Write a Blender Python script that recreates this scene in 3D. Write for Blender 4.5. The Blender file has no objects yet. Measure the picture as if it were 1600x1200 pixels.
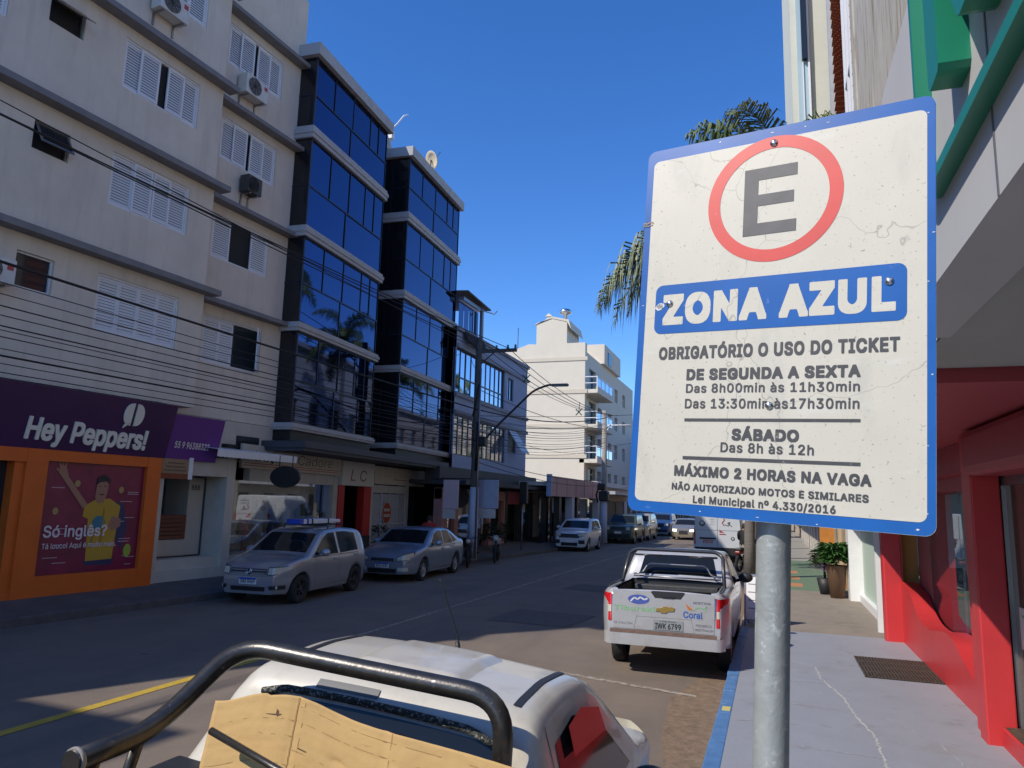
import bpy, bmesh, math, random, os
import numpy as np
from mathutils import Vector, Matrix, Euler
R = math.radians
rnd = random.Random(11)
SC = bpy.context.scene
COL = SC.collection

# ---------------------------------------------------------------- camera, sky, sun, exposure
cam_data = bpy.data.cameras.new("camera")
cam = bpy.data.objects.new("camera", cam_data)
COL.objects.link(cam)
cam_data.sensor_width = 36.0
cam_data.lens = 1155.0 / 1600.0 * 36.0
cam_data.clip_start = 0.05
cam_data.clip_end = 3000
CAM_ROT = Matrix(((0.944, 0.026, 0.328), (0.328, -0.158, -0.931), (0.027, 0.987, -0.158)))
cx_, cy_ = Vector(CAM_ROT.col[0]).normalized(), Vector(CAM_ROT.col[1])
cy_ = (cy_ - cx_ * cy_.dot(cx_)).normalized()
cz_ = cx_.cross(cy_)
CAM_ROT = Matrix((cx_, cy_, cz_)).transposed()
cam.matrix_world = Matrix.Translation((0, 0, 2.25)) @ CAM_ROT.to_4x4()
SC.camera = cam
SC.render.resolution_x, SC.render.resolution_y = 1024, 768

SUN_A, SUN_E = R(50), R(42.5)
TO_SUN = Vector((-math.cos(SUN_A) * math.cos(SUN_E), -math.sin(SUN_A) * math.cos(SUN_E), math.sin(SUN_E)))
world = bpy.data.worlds.new("World"); SC.world = world; world.use_nodes = True
wn = world.node_tree
sky = wn.nodes.new("ShaderNodeTexSky"); sky.sky_type = 'NISHITA'; sky.sun_disc = False
sky.sun_elevation = SUN_E
sky.sun_rotation = math.atan2(TO_SUN.x, TO_SUN.y)
sky.altitude = 600; sky.air_density = 1.0; sky.dust_density = 0.0; sky.ozone_density = 6.0
hsv = wn.nodes.new("ShaderNodeHueSaturation"); hsv.inputs["Saturation"].default_value = 1.2; hsv.inputs["Hue"].default_value = .509
wn.links.new(sky.outputs[0], hsv.inputs["Color"]); wn.links.new(hsv.outputs[0], wn.nodes["Background"].inputs[0])
wn.nodes["Background"].inputs[1].default_value = 0.15
sd = bpy.data.lights.new("sun", 'SUN'); sd.energy = 3.3; sd.angle = R(0.53); sd.color = (1.0, 0.93, 0.82)
sun = bpy.data.objects.new("sun", sd); COL.objects.link(sun)
sun.rotation_euler = TO_SUN.to_track_quat('Z', 'Y').to_euler(); sun.location = (0, 0, 60)
SC.view_settings.view_transform = 'Standard'; SC.view_settings.look = 'None'
SC.view_settings.gamma = 1.0; SC.view_settings.exposure = 0.46

# ---------------------------------------------------------------- materials
MATS = {}
def mat(name, col, rough=.6, metal=0., var=0., scale=4., bump=0., bscale=40., col2=None, spec=.5, thr=None, coat=0., stretch=None):
    if name in MATS: return MATS[name]
    m = bpy.data.materials.new(name); m.use_nodes = True
    nt = m.node_tree; b = nt.nodes["Principled BSDF"]
    b.inputs["Base Color"].default_value = (*col, 1); b.inputs["Roughness"].default_value = rough
    b.inputs["Metallic"].default_value = metal; b.inputs["Specular IOR Level"].default_value = spec
    if coat: b.inputs["Coat Weight"].default_value = coat; b.inputs["Coat Roughness"].default_value = .04
    tc = nt.nodes.new("ShaderNodeTexCoord"); vec = tc.outputs["Object"]
    if stretch:
        mp = nt.nodes.new("ShaderNodeMapping"); mp.inputs["Scale"].default_value = stretch
        nt.links.new(vec, mp.inputs[0]); vec = mp.outputs[0]
    if var or col2:
        nz = nt.nodes.new("ShaderNodeTexNoise"); nz.inputs["Scale"].default_value = scale; nz.inputs["Detail"].default_value = 7
        nz.inputs["Roughness"].default_value = .62
        nt.links.new(vec, nz.inputs["Vector"])
        rp = nt.nodes.new("ShaderNodeValToRGB")
        lo, hi = thr or (.3, .7)
        rp.color_ramp.elements[0].position = lo; rp.color_ramp.elements[1].position = hi
        c1 = tuple(c * (1 - var) for c in col); c2 = col2 or tuple(min(1, c * (1 + var)) for c in col)
        rp.color_ramp.elements[0].color = (*c1, 1); rp.color_ramp.elements[1].color = (*c2, 1)
        nt.links.new(nz.outputs[0], rp.inputs[0]); nt.links.new(rp.outputs[0], b.inputs["Base Color"])
    if bump:
        n2 = nt.nodes.new("ShaderNodeTexNoise"); n2.inputs["Scale"].default_value = bscale; n2.inputs["Detail"].default_value = 5
        nt.links.new(vec, n2.inputs["Vector"])
        bp = nt.nodes.new("ShaderNodeBump"); bp.inputs["Strength"].default_value = bump; bp.inputs["Distance"].default_value = .02
        nt.links.new(n2.outputs[0], bp.inputs["Height"]); nt.links.new(bp.outputs[0], b.inputs["Normal"])
    MATS[name] = m
    return m
def mix_layer(m, col, scale, lo, hi, detail=8, stretch=None, kind='noise'):
    """lay another coloured stain over a material made by mat()"""
    nt = m.node_tree; b = nt.nodes["Principled BSDF"]; inp = b.inputs["Base Color"]
    tc = nt.nodes.new("ShaderNodeTexCoord"); vec = tc.outputs["Object"]
    if stretch:
        mp = nt.nodes.new("ShaderNodeMapping"); mp.inputs["Scale"].default_value = stretch
        nt.links.new(vec, mp.inputs[0]); vec = mp.outputs[0]
    if kind == 'noise':
        t = nt.nodes.new("ShaderNodeTexNoise"); t.inputs["Scale"].default_value = scale; t.inputs["Detail"].default_value = detail
        t.inputs["Roughness"].default_value = .65; out = t.outputs[0]
    else:
        wob = nt.nodes.new("ShaderNodeTexNoise"); wob.inputs["Scale"].default_value = scale * 1.5; wob.inputs["Detail"].default_value = 4
        nt.links.new(vec, wob.inputs["Vector"])
        add = nt.nodes.new("ShaderNodeMixRGB"); add.blend_type = 'ADD'; add.inputs[0].default_value = .35
        nt.links.new(vec, add.inputs[1]); nt.links.new(wob.outputs[1], add.inputs[2]); vec = add.outputs[0]
        t = nt.nodes.new("ShaderNodeTexVoronoi"); t.inputs["Scale"].default_value = scale
        t.feature = 'DISTANCE_TO_EDGE' if kind == 'crack' else 'F1'; out = t.outputs["Distance"]
    nt.links.new(vec, t.inputs["Vector"])
    rp = nt.nodes.new("ShaderNodeValToRGB"); rp.color_ramp.elements[0].position = lo; rp.color_ramp.elements[1].position = hi
    nt.links.new(out, rp.inputs[0])
    mx = nt.nodes.new("ShaderNodeMixRGB")
    if kind == 'noise': nt.links.new(rp.outputs[0], mx.inputs[0])
    else:
        iv = nt.nodes.new("ShaderNodeInvert"); nt.links.new(rp.outputs[0], iv.inputs[1]); nt.links.new(iv.outputs[0], mx.inputs[0])
    if inp.is_linked: nt.links.new(inp.links[0].from_socket, mx.inputs[1])
    else: mx.inputs[1].default_value = inp.default_value
    mx.inputs[2].default_value = (*col, 1)
    nt.links.new(mx.outputs[0], inp)
    return m
def glass(name, tint=(.9, .95, .95), alpha_mix=.75, rough=.01):
    """shop glass: part clear, part mirror-like by fresnel"""
    m = bpy.data.materials.new(name); m.use_nodes = True; nt = m.node_tree; nt.nodes.clear()
    o = nt.nodes.new("ShaderNodeOutputMaterial"); tr = nt.nodes.new("ShaderNodeBsdfTransparent"); tr.inputs[0].default_value = (*tint, 1)
    gl = nt.nodes.new("ShaderNodeBsdfGlossy"); gl.inputs["Roughness"].default_value = rough; gl.inputs[0].default_value = (.95, .97, 1, 1)
    fr = nt.nodes.new("ShaderNodeFresnel"); fr.inputs[0].default_value = 1.5
    ma = nt.nodes.new("ShaderNodeMath"); ma.operation = 'MULTIPLY_ADD'; ma.inputs[1].default_value = .3; ma.inputs[2].default_value = .015; ma.use_clamp = True
    mx = nt.nodes.new("ShaderNodeMixShader")
    nt.links.new(fr.outputs[0], ma.inputs[0]); nt.links.new(ma.outputs[0], mx.inputs[0]); nt.links.new(tr.outputs[0], mx.inputs[1]); nt.links.new(gl.outputs[0], mx.inputs[2])
    nt.links.new(mx.outputs[0], o.inputs[0]); MATS[name] = m
    return m

# ---------------------------------------------------------------- mesh building
class MB:
    def __init__(s): s.v = []; s.f = []; s.smooth = set()
    def quad(s, *p):
        n = len(s.v); s.v += [tuple(q) for q in p]; s.f.append(tuple(range(n, n + len(p)))); return s
    def hexa(s, p):      # 8 points: bottom ring 0-3, top ring 4-7
        n = len(s.v); s.v += [tuple(q) for q in p]
        for f in ((3, 2, 1, 0), (4, 5, 6, 7), (0, 1, 5, 4), (1, 2, 6, 5), (2, 3, 7, 6), (3, 0, 4, 7)): s.f.append(tuple(n + i for i in f))
        return s
    def box(s, x0, x1, y0, y1, z0, z1):
        return s.hexa([(x0, y0, z0), (x1, y0, z0), (x1, y1, z0), (x0, y1, z0), (x0, y0, z1), (x1, y0, z1), (x1, y1, z1), (x0, y1, z1)])
    def bbox(s, x0, x1, y0, y1, z0, z1, b=.01):   # bevelled box
        t = bmesh.new(); 
        vs = [t.verts.new(q) for q in [(x0, y0, z0), (x1, y0, z0), (x1, y1, z0), (x0, y1, z0), (x0, y0, z1), (x1, y0, z1), (x1, y1, z1), (x0, y1, z1)]]
        for f in ((3, 2, 1, 0), (4, 5, 6, 7), (0, 1, 5, 4), (1, 2, 6, 5), (2, 3, 7, 6), (3, 0, 4, 7)): t.faces.new([vs[i] for i in f])
        bmesh.ops.bevel(t, geom=t.edges[:], offset=b, segments=2, affect='EDGES', profile=.5)
        return s.addbm(t)
    def addbm(s, t):
        n = len(s.v); t.verts.index_update(); s.v += [tuple(v.co) for v in t.verts]
        for f in t.faces: s.f.append(tuple(n + v.index for v in f.verts))
        t.free(); return s
    def fbox(s, F, u0, u1, o0, o1, z0, z1):
        return s.hexa([F(u0, o0, z0), F(u1, o0, z0), F(u1, o1, z0), F(u0, o1, z0), F(u0, o0, z1), F(u1, o0, z1), F(u1, o1, z1), F(u0, o1, z1)])
    def tube(s, path, r, n=8, caps=True, smooth=True):
        P = [Vector(p) for p in path]; rings = []; up = None
        for i, p in enumerate(P):
            t = (P[min(i + 1, len(P) - 1)] - P[max(i - 1, 0)]).normalized()
            if up is None: up = Vector((0, 0, 1)) if abs(t.z) < .9 else Vector((1, 0, 0))
            a = (up - t * up.dot(t)).normalized(); up = a; b = t.cross(a); rr = r[i] if isinstance(r, (list, tuple)) else r
            base = len(s.v)
            for k in range(n):
                an = 2 * math.pi * k / n; s.v.append(tuple(p + (a * math.cos(an) + b * math.sin(an)) * rr))
            rings.append(base)
        f0 = len(s.f)
        for i in range(len(P) - 1):
            for k in range(n): s.f.append((rings[i] + k, rings[i] + (k + 1) % n, rings[i + 1] + (k + 1) % n, rings[i + 1] + k))
        if smooth: s.smooth |= set(range(f0, len(s.f)))
        if caps:
            s.f.append(tuple(rings[0] + k for k in range(n))[::-1]); s.f.append(tuple(rings[-1] + k for k in range(n)))
        return s
    def lathe(s, prof, c=(0, 0, 0), axis='Z', n=24, smooth=True):
        c = Vector(c); base = len(s.v); m = len(prof); f0 = len(s.f)
        for k in range(n):
            a = 2 * math.pi * k / n
            for r, h in prof:
                x, y = r * math.cos(a), r * math.sin(a)
                s.v.append(tuple(c + Vector({'Z': (x, y, h), 'Y': (x, h, y), 'X': (h, x, y)}[axis])))
        for k in range(n):
            for j in range(m - 1):
                a, b = base + k * m + j, base + ((k + 1) % n) * m + j
                s.f.append((a, b, b + 1, a + 1))
        if smooth: s.smooth |= set(range(f0, len(s.f)))
        return s
    def prism(s, poly, P, d0, d1):   # poly list of (a,b); P(a,b,d)->point
        n = len(s.v); m = len(poly)
        s.v += [tuple(P(a, b, d0)) for a, b in poly] + [tuple(P(a, b, d1)) for a, b in poly]
        s.f.append(tuple(n + i for i in range(m))[::-1]); s.f.append(tuple(n + m + i for i in range(m)))
        for i in range(m): s.f.append((n + i, n + (i + 1) % m, n + m + (i + 1) % m, n + m + i))
        return s
    def grid(s, pts, smooth=True):   # rows of points
        b = len(s.v); w = len(pts[0]); f0 = len(s.f)
        for r in pts: s.v += [tuple(p) for p in r]
        for i in range(len(pts) - 1):
            for j in range(w - 1): s.f.append((b + i * w + j, b + i * w + j + 1, b + (i + 1) * w + j + 1, b + (i + 1) * w + j))
        if smooth: s.smooth |= set(range(f0, len(s.f)))
        return s
    def build(s, name, m, parent=None, loc=None, recalc=True):
        me = bpy.data.meshes.new(name); me.from_pydata(s.v, [], s.f)
        if s.smooth:
            fl = [i in s.smooth for i in range(len(s.f))]; me.polygons.foreach_set("use_smooth", fl)
        if recalc:
            b = bmesh.new(); b.from_mesh(me); bmesh.ops.remove_doubles(b, verts=b.verts, dist=1e-5) if s.smooth else None
            bmesh.ops.recalc_face_normals(b, faces=b.faces); b.to_mesh(me); b.free()
        me.update(); me.materials.append(m)
        o = bpy.data.objects.new(name, me); COL.objects.link(o)
        if parent is not None: o.parent = parent
        if loc is not None: o.location = loc
        return o

def tag(o, label=None, cat=None, group=None, kind=None):
    if label: o["label"] = label
    if cat: o["category"] = cat
    if group: o["group"] = group
    if kind: o["kind"] = kind
    return o
def thing(name, label, cat, loc=(0, 0, 0), rz=0., group=None):
    o = bpy.data.objects.new(name, None); COL.objects.link(o); o.empty_display_size = .2
    o.location = loc; o.rotation_euler = (0, 0, rz)
    return tag(o, label, cat, group)
def copy_tree(o, parent=None):
    kids = [c for c in COL.objects if c.parent == o]
    c = o.copy(); COL.objects.link(c)
    if parent is not None: c.parent = parent
    for k in kids: copy_tree(k, c)
    return c
class Frame:   # a vertical facade: u along it, o out of it, z up (world coordinates)
    def __init__(s, x, y, dx, dy):
        l = math.hypot(dx, dy); s.x, s.y, s.dx, s.dy = x, y, dx / l, dy / l
    def __call__(s, u, o, z): return (s.x + s.dx * u + s.dy * o, s.y + s.dy * u - s.dx * o, z)
def wall(F, u0, u1, z0, z1, holes, o=0., depth=.18, mb=None):
    """front skin of a wall with rectangular openings and their reveals"""
    mb = mb or MB()
    us = sorted({u0, u1, *[h[0] for h in holes], *[h[1] for h in holes]}); zs = sorted({z0, z1, *[h[2] for h in holes], *[h[3] for h in holes]})
    us = [u for u in us if u0 <= u <= u1]; zs = [z for z in zs if z0 <= z <= z1]
    for a, b in zip(us, us[1:]):
        for c, d in zip(zs, zs[1:]):
            mu, mz = (a + b) / 2, (c + d) / 2
            if any(h[0] < mu < h[1] and h[2] < mz < h[3] for h in holes): continue
            mb.quad(F(a, o, c), F(b, o, c), F(b, o, d), F(a, o, d))
    for a, b, c, d in holes:
        p = o - depth
        mb.quad(F(a, o, c), F(a, o, d), F(a, p, d), F(a, p, c)); mb.quad(F(b, o, c), F(b, p, c), F(b, p, d), F(b, o, d))
        mb.quad(F(a, o, c), F(a, p, c), F(b, p, c), F(b, o, c)); mb.quad(F(a, o, d), F(b, o, d), F(b, p, d), F(a, p, d))
    return mb
_tcache = {}
FONT = None
try:      # Blender's own bundled grotesque; the built-in face serves when it is missing
    FONT = bpy.data.fonts.load(os.path.join(bpy.utils.resource_path('LOCAL'), 'datafiles', 'fonts', 'Inter.woff2'))
except Exception: FONT = None
def outlines(s, shear=0., space=1.):
    """closed outlines of a piece of lettering, as numpy polylines"""
    cu = bpy.data.curves.new("lettering", 'FONT'); cu.body = s; cu.size = 1; cu.shear = shear; cu.space_character = space
    if FONT: cu.font = FONT
    o = bpy.data.objects.new("lettering", cu); COL.objects.link(o)
    dg = bpy.context.evaluated_depsgraph_get(); dg.update()
    cv = o.evaluated_get(dg).to_curve(dg); out = []
    for sp in cv.splines:
        P = []
        if sp.type == 'BEZIER':
            B = sp.bezier_points; n = len(B)
            for k in range(n):
                a, b = B[k], B[(k + 1) % n]; p0, p1, p2, p3 = [np.array(q[:2]) for q in (a.co, a.handle_right, b.handle_left, b.co)]
                straight = abs(np.cross(p1 - p0, p3 - p0)) < 1e-6 and abs(np.cross(p2 - p0, p3 - p0)) < 1e-6
                for t in ((0,) if straight else (0, .17, .33, .5, .67, .83)): P.append(p0 * (1 - t) ** 3 + 3 * p1 * t * (1 - t) ** 2 + 3 * p2 * t * t * (1 - t) + p3 * t ** 3)
        else: P = [np.array(q.co[:2]) for q in sp.points]
        if len(P) > 2: out.append(np.array(P))
    o.to_curve_clear() if hasattr(o, 'to_curve_clear') else None
    bpy.data.objects.remove(o); bpy.data.curves.remove(cu)
    return out
def letter_faces(s, bold=0., shear=0., space=1., h=.024):
    """flat faces of bold lettering: marching squares over the distance to the outlines (non-zero winding)"""
    spl = sorted(outlines(s, shear, space), key=lambda p: p[:, 0].min()); groups = []
    for p in spl:
        if groups and p[:, 0].min() < groups[-1][0] + 2 * bold + .012: groups[-1][1].append(p); groups[-1][0] = max(groups[-1][0], p[:, 0].max())
        else: groups.append([p[:, 0].max(), [p]])
    V, Fc = [], []
    for _, ps in groups:
        A = np.concatenate(ps); Bq = np.concatenate([np.roll(p, -1, axis=0) for p in ps])
        x0, y0 = A.min(axis=0) - bold - h * 1.3; x1, y1 = A.max(axis=0) + bold + h * 1.3
        nx, ny = int((x1 - x0) / h) + 2, int((y1 - y0) / h) + 2; X, Y = np.meshgrid(x0 + h * np.arange(nx), y0 + h * np.arange(ny))
        Q = np.stack([X.ravel(), Y.ravel()], 1); best = np.full(len(Q), 9.); wind = np.zeros(len(Q), int)
        for a, b in zip(A, Bq):
            d = b - a; L = d.dot(d)
            if L < 1e-14: continue
            t = np.clip(((Q - a) @ d) / L, 0, 1); dv = np.abs(Q - a - t[:, None] * d); best = np.minimum(best, (dv[:, 0] ** 9 + dv[:, 1] ** 9) ** (1 / 9))
            cr = d[0] * (Q[:, 1] - a[1]) - d[1] * (Q[:, 0] - a[0])
            wind += ((a[1] <= Q[:, 1]) & (b[1] > Q[:, 1]) & (cr > 0)).astype(int) - ((a[1] > Q[:, 1]) & (b[1] <= Q[:, 1]) & (cr < 0)).astype(int)
        f = (np.where(wind != 0, best, -best) + bold).reshape(ny, nx); f[np.abs(f) < 1e-5] = 1e-5; ins = f > 0; idx = {}
        def vert(key, x, y):
            if key not in idx: idx[key] = len(V); V.append((x, y))
            return idx[key]
        def corner(i, j): return vert((i, j), x0 + h * j, y0 + h * i)
        def edge(i, j, k, l):
            if (k, l) < (i, j): i, j, k, l = k, l, i, j
            t = f[i, j] / (f[i, j] - f[k, l]); return vert((i, j, k, l), x0 + h * (j + (l - j) * t), y0 + h * (i + (k - i) * t))
        full = ins[:-1, :-1] & ins[1:, :-1] & ins[:-1, 1:] & ins[1:, 1:]; anyc = ins[:-1, :-1] | ins[1:, :-1] | ins[:-1, 1:] | ins[1:, 1:]
        for i in range(ny - 1):
            for j in range(nx - 1):
                if not anyc[i, j]: continue
                if full[i, j]: Fc.append((corner(i, j), corner(i, j + 1), corner(i + 1, j + 1), corner(i + 1, j))); continue
                c = [(i, j), (i, j + 1), (i + 1, j + 1), (i + 1, j)]; poly = []
                for q in range(4):
                    a, b = c[q], c[(q + 1) % 4]
                    if ins[a]: poly.append(corner(*a))
                    if ins[a] != ins[b]: poly.append(edge(*a, *b))
                if len(poly) > 2: Fc.append(tuple(poly))
    return V, Fc
def text(s, P, a0, a1, b0, cap, m, parent=None, bold=0., extrude=0., shear=0., name='lettering', tilt=0., d=0., space=1., h=.024):
    """lettering fitted between a0..a1 with baseline b0 and capital height cap; P(a,b,d) maps onto the surface"""
    if 'cap' not in _tcache: _tcache['cap'] = max(p[:, 1].max() for p in outlines('H'))
    bold = max(bold, -.03); V, Fc = letter_faces(s, bold, shear, space, h)
    xs = [v[0] for v in V]; x0, x1 = min(xs), max(xs)
    kx = (a1 - a0) / (x1 - x0); ky = cap / (_tcache['cap'] + 2 * bold); W = []
    for x, y in V:
        a = a0 + (x - x0) * kx; W.append((a, b0 + (y + bold) * ky + (a - a0) * tilt))
    me = bpy.data.meshes.new(name)
    if not extrude: me.from_pydata([tuple(P(a, b, d)) for a, b in W], [], Fc)
    else:
        e = extrude * abs(ky); n = len(W); ec = {}
        for f in Fc:
            for p, q in zip(f, f[1:] + f[:1]): ec[(p, q)] = ec.get((p, q), 0) + 1
        sides = [(p, q, q + n, p + n) for (p, q) in ec if (q, p) not in ec]
        me.from_pydata([tuple(P(a, b, d + e)) for a, b in W] + [tuple(P(a, b, d - e)) for a, b in W], [], Fc + sides)
    me.update(); me.materials.append(m)
    o = bpy.data.objects.new(name, me); COL.objects.link(o)
    if parent is not None: o.parent = parent
    return o

# ---------------------------------------------------------------- palette
M_beige = mat('beige_plaster', (.68, .605, .505), .85, var=.07, scale=1.2, bump=.08, bscale=90)
mix_layer(M_beige, (.54, .48, .405), 1.6, .50, .85, stretch=(2.5, 2.5, .25))
M_cornice = mat('grey_cornice', (.20, .195, .20), .7, var=.15, scale=3)
M_white = mat('white_paint', (.74, .74, .74), .45, var=.04, scale=6)
M_shutter = mat('white_shutter', (.72, .74, .78), .4)
M_black = mat('black', (.012, .012, .013), .5)
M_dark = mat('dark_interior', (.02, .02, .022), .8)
M_iron = mat('dark_iron', (.05, .05, .055), .45, metal=.6)
M_mirror = mat('blue_mirror_glass', (.050, .075, .165), .03, metal=1.)
M_mirror2 = mat('pale_mirror_glass', (.42, .5, .62), .03, metal=1.)
M_sideglass = mat('smoked_glass', (.012, .013, .018), .06, spec=.5)
M_winglass = mat('window_glass', (.02, .025, .03), .05, spec=.6)
M_band = mat('grey_moulding', (.42, .42, .43), .7, var=.1, scale=3)
M_mull = mat('black_mullion', (.008, .010, .022), .4)
M_purple = mat('purple_panel', (.055, .012, .075), .35, var=.12, scale=1.5)
M_violet = mat('violet_panel', (.13, .03, .22), .4)
M_letter = mat('cream_letter', (.8, .77, .66), .5)
M_orange = mat('orange_paint', (.66, .125, .012), .5, var=.08, scale=3, bump=.05)
M_red = mat('red_paint', (.52, .036, .040), .42, var=.06, scale=2.5, bump=.06, bscale=60)
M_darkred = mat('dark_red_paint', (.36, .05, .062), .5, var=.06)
M_concrete = mat('concrete', (.30, .28, .25), .9, var=.14, scale=3, bump=.1, bscale=60)
M_galv = mat('galvanised_steel', (.36, .385, .375), .5, metal=.3, var=.12, scale=22, bump=.10, bscale=70)
mix_layer(M_galv, (.52, .55, .54), 42, .58, .66, 4); mix_layer(M_galv, (.16, .17, .16), 9, .63, .72, 6, stretch=(1, 1, .22))
M_steel = mat('steel', (.6, .6, .6), .25, metal=1.)
M_chrome = mat('chrome', (.75, .75, .76), .12, metal=1.)
M_rubber = mat('tyre_rubber', (.018, .018, .018), .85, var=.3, scale=20)
M_alloy = mat('wheel_alloy', (.42, .43, .45), .35, metal=.8)
M_plastic = mat('black_plastic', (.022, .022, .024), .55)
M_wire = mat('black_cable', (.012, .011, .011), .6)
M_redlens = mat('red_lens', (.55, .012, .015), .12, coat=.5)
M_clear = mat('clear_lens', (.55, .52, .42), .08, spec=.7, coat=.6)
M_plate = mat('plate_white', (.66, .66, .64), .4)
M_plategrey = mat('plate_grey', (.33, .35, .34), .4, metal=.3)
M_plateblue = mat('plate_blue', (.02, .06, .4), .4)
M_ink = mat('black_ink', (.02, .02, .02), .5)
M_shopglass = glass('shop_glass')
# ================================================================ THE SETTING
def structure(name, mb, m): return tag(mb.build(name, m), kind='structure')
def kx(y):      # left kerb line
    return -11.39 + .083 * (y - 13.75) if y < 34 else max(-9.71 + .02 * (y - 34), -9.71)
YS = [-60, -30, -15, -5, 0, 4, 8, 10, 12, 14, 16, 18, 20, 23, 26, 29, 32, 36, 40, 45, 50, 60, 80, 120, 200]
M_asph = mat('asphalt', (.175, .134, .100), .88, col2=(.24, .186, .138), scale=.9, var=.05, bump=.35, bscale=160)
mix_layer(M_asph, (.13, .108, .092), .35, .5, .68, stretch=(1.6, .35, 1))
mix_layer(M_asph, (.12, .10, .085), 260, .50, .62, 2)
mix_layer(M_asph, (.24, .21, .18), 330, .66, .74, 2)
mix_layer(M_asph, (.23, .17, .12), .5, .62, .85, stretch=(1.2, .5, 1))
mix_layer(M_asph, (.055, .05, .048), .8, .66, .74, 6); mix_layer(M_asph, (.24, .20, .165), 2.2, .63, .80, 9)
M_ground = mat('earth', (.16, .14, .11), .95, var=.2, scale=.2)
structure('ground', MB().box(-900, 900, -900, 900, -.6, -.05), M_ground)
g = MB(); g.grid([[(kx(y) - .3, y, 0), (kx(y) * .5, y, .03), (-.3, y, 0)] for y in YS], smooth=False)
structure('road', g, M_asph)
M_gut = mat('gutter_dirt', (.2, .135, .085), .95, var=.35, scale=9, bump=.4, bscale=120)
mix_layer(M_gut, (.3, .25, .2), 60, .58, .68, 3)
def strip(xa, xb, ya, yb, z, dz=0.):
    m = MB(); n = max(2, int(abs(yb - ya) / 1.5))
    def zr(x, y):
        k = kx(y); h = k * .5
        return (.03 * (x + .3) / (h + .3) if x > h else .03 * (x - (k - .3)) / (h - (k - .3)))
    rows = []
    for i in range(n + 1):
        y = ya + (yb - ya) * i / n; a = xa(y) if callable(xa) else xa; b = xb(y) if callable(xb) else xb
        rows.append([(a, y, zr(a, y) + z), (b, y, zr(b, y) + z)])
    return m.grid(rows, smooth=False)
w2 = random.Random(3); wob = {}
def gutx(y): return -1.0 - .16 * math.sin(y * .9) - .08 * math.sin(y * 2.7 + 1)
structure('gutter', strip(gutx, -.59, -6, 34, .004), M_gut)
M_yel = mat('yellow_marking', (.46, .31, .035), .8, var=.12, scale=14, bump=.2, bscale=150)
mix_layer(M_yel, (.15, .125, .10), 18, .6, .72)
M_fadew = mat('faded_marking', (.36, .31, .24), .85, var=.1, scale=10); mix_layer(M_fadew, (.15, .125, .105), 12, .42, .62)
structure('centre_line', strip(-6.80, -6.66, -20, 9.0, .005), M_yel)
structure('faded_centre_line', strip(-6.50, -6.41, 9.2, 60, .005), M_fadew)
ln = MB(); ln.quad((-2.75, 10.0, .016), (-.92, 9.52, .010), (-.92, 9.62, .010), (-2.75, 10.11, .016)); structure('parking_bay_line', ln, M_fadew)
M_patch = mat('asphalt_patch', (.10, .088, .078), .9, var=.15, scale=6, bump=.3, bscale=150)
pt = MB(); pt.quad((-5.2, 13.6, .032), (-3.6, 13.6, .026), (-3.4, 15.2, .026), (-5.1, 15.3, .031)); pt.quad((-5.3, 19.4, .032), (-3.3, 19.1, .026), (-3.2, 20.6, .026), (-5.2, 20.9, .032))
structure('road_patch', pt, M_patch)
# right pavement: raised slab, painted kerb and painted top
M_pave = mat('grey_painted_pavement', (.275, .29, .325), .62, var=.05, scale=2.2, bump=.12, bscale=50)
mix_layer(M_pave, (.20, .20, .205), 3.2, .58, .76); mix_layer(M_pave, (.22, .20, .17), .7, .58, .80, 10); mix_layer(M_pave, (.46, .46, .46), 26, .66, .72, 5)
M_kerb = mat('blue_painted_kerb', (.075, .185, .38), .6, var=.16, scale=6, bump=.2, bscale=60)
mix_layer(M_kerb, (.30, .29, .28), 11, .63, .70)
M_bpave = mat('brown_pavement', (.25, .21, .17), .85, var=.12, scale=3, bump=.15, bscale=50)
mix_layer(M_bpave, (.15, .125, .105), 2.4, .55, .8)
structure('pavement', MB().box(-.46, 7, -60, 14.35, -.3, .150), M_pave)
def kerb_mb(y0, y1, top=.153):
    m = MB(); n = int((y1 - y0) / 1.0) + 1; r = random.Random(5)
    for i in range(n):
        a = y0 + (y1 - y0) * i / n; b = y0 + (y1 - y0) * (i + 1) / n - .006; j = r.uniform(-.006, .006)
        m.bbox(-.602 + j, -.458, a, b, -.2, top + r.uniform(-.002, .003), .012)
    return m
structure('kerb', kerb_mb(-20, 14.3), M_kerb)
structure('far_kerb', kerb_mb(14.3, 100, .15), M_concrete)
structure('brown_pavement', MB().box(-.458, 7, 14.35, 21.6, -.3, .150), M_bpave)
M_gpave = mat('green_pavers', (.13, .19, .12), .85, var=.12, scale=5); M_opave = mat('orange_pavers', (.45, .20, .085), .85, var=.1, scale=5)
structure('green_pavement', MB().box(-.458, 7, 21.6, 34, -.3, .150), M_gpave)
op = MB()
for y in (22.6, 24.9, 27.2): op.box(-.2, .75, y, y + 1.0, .1, .154)
structure('orange_pavement_square', op, M_opave)
structure('far_pavement', MB().box(-.458, 7, 34, 200, -.3, .150), M_concrete)
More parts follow.
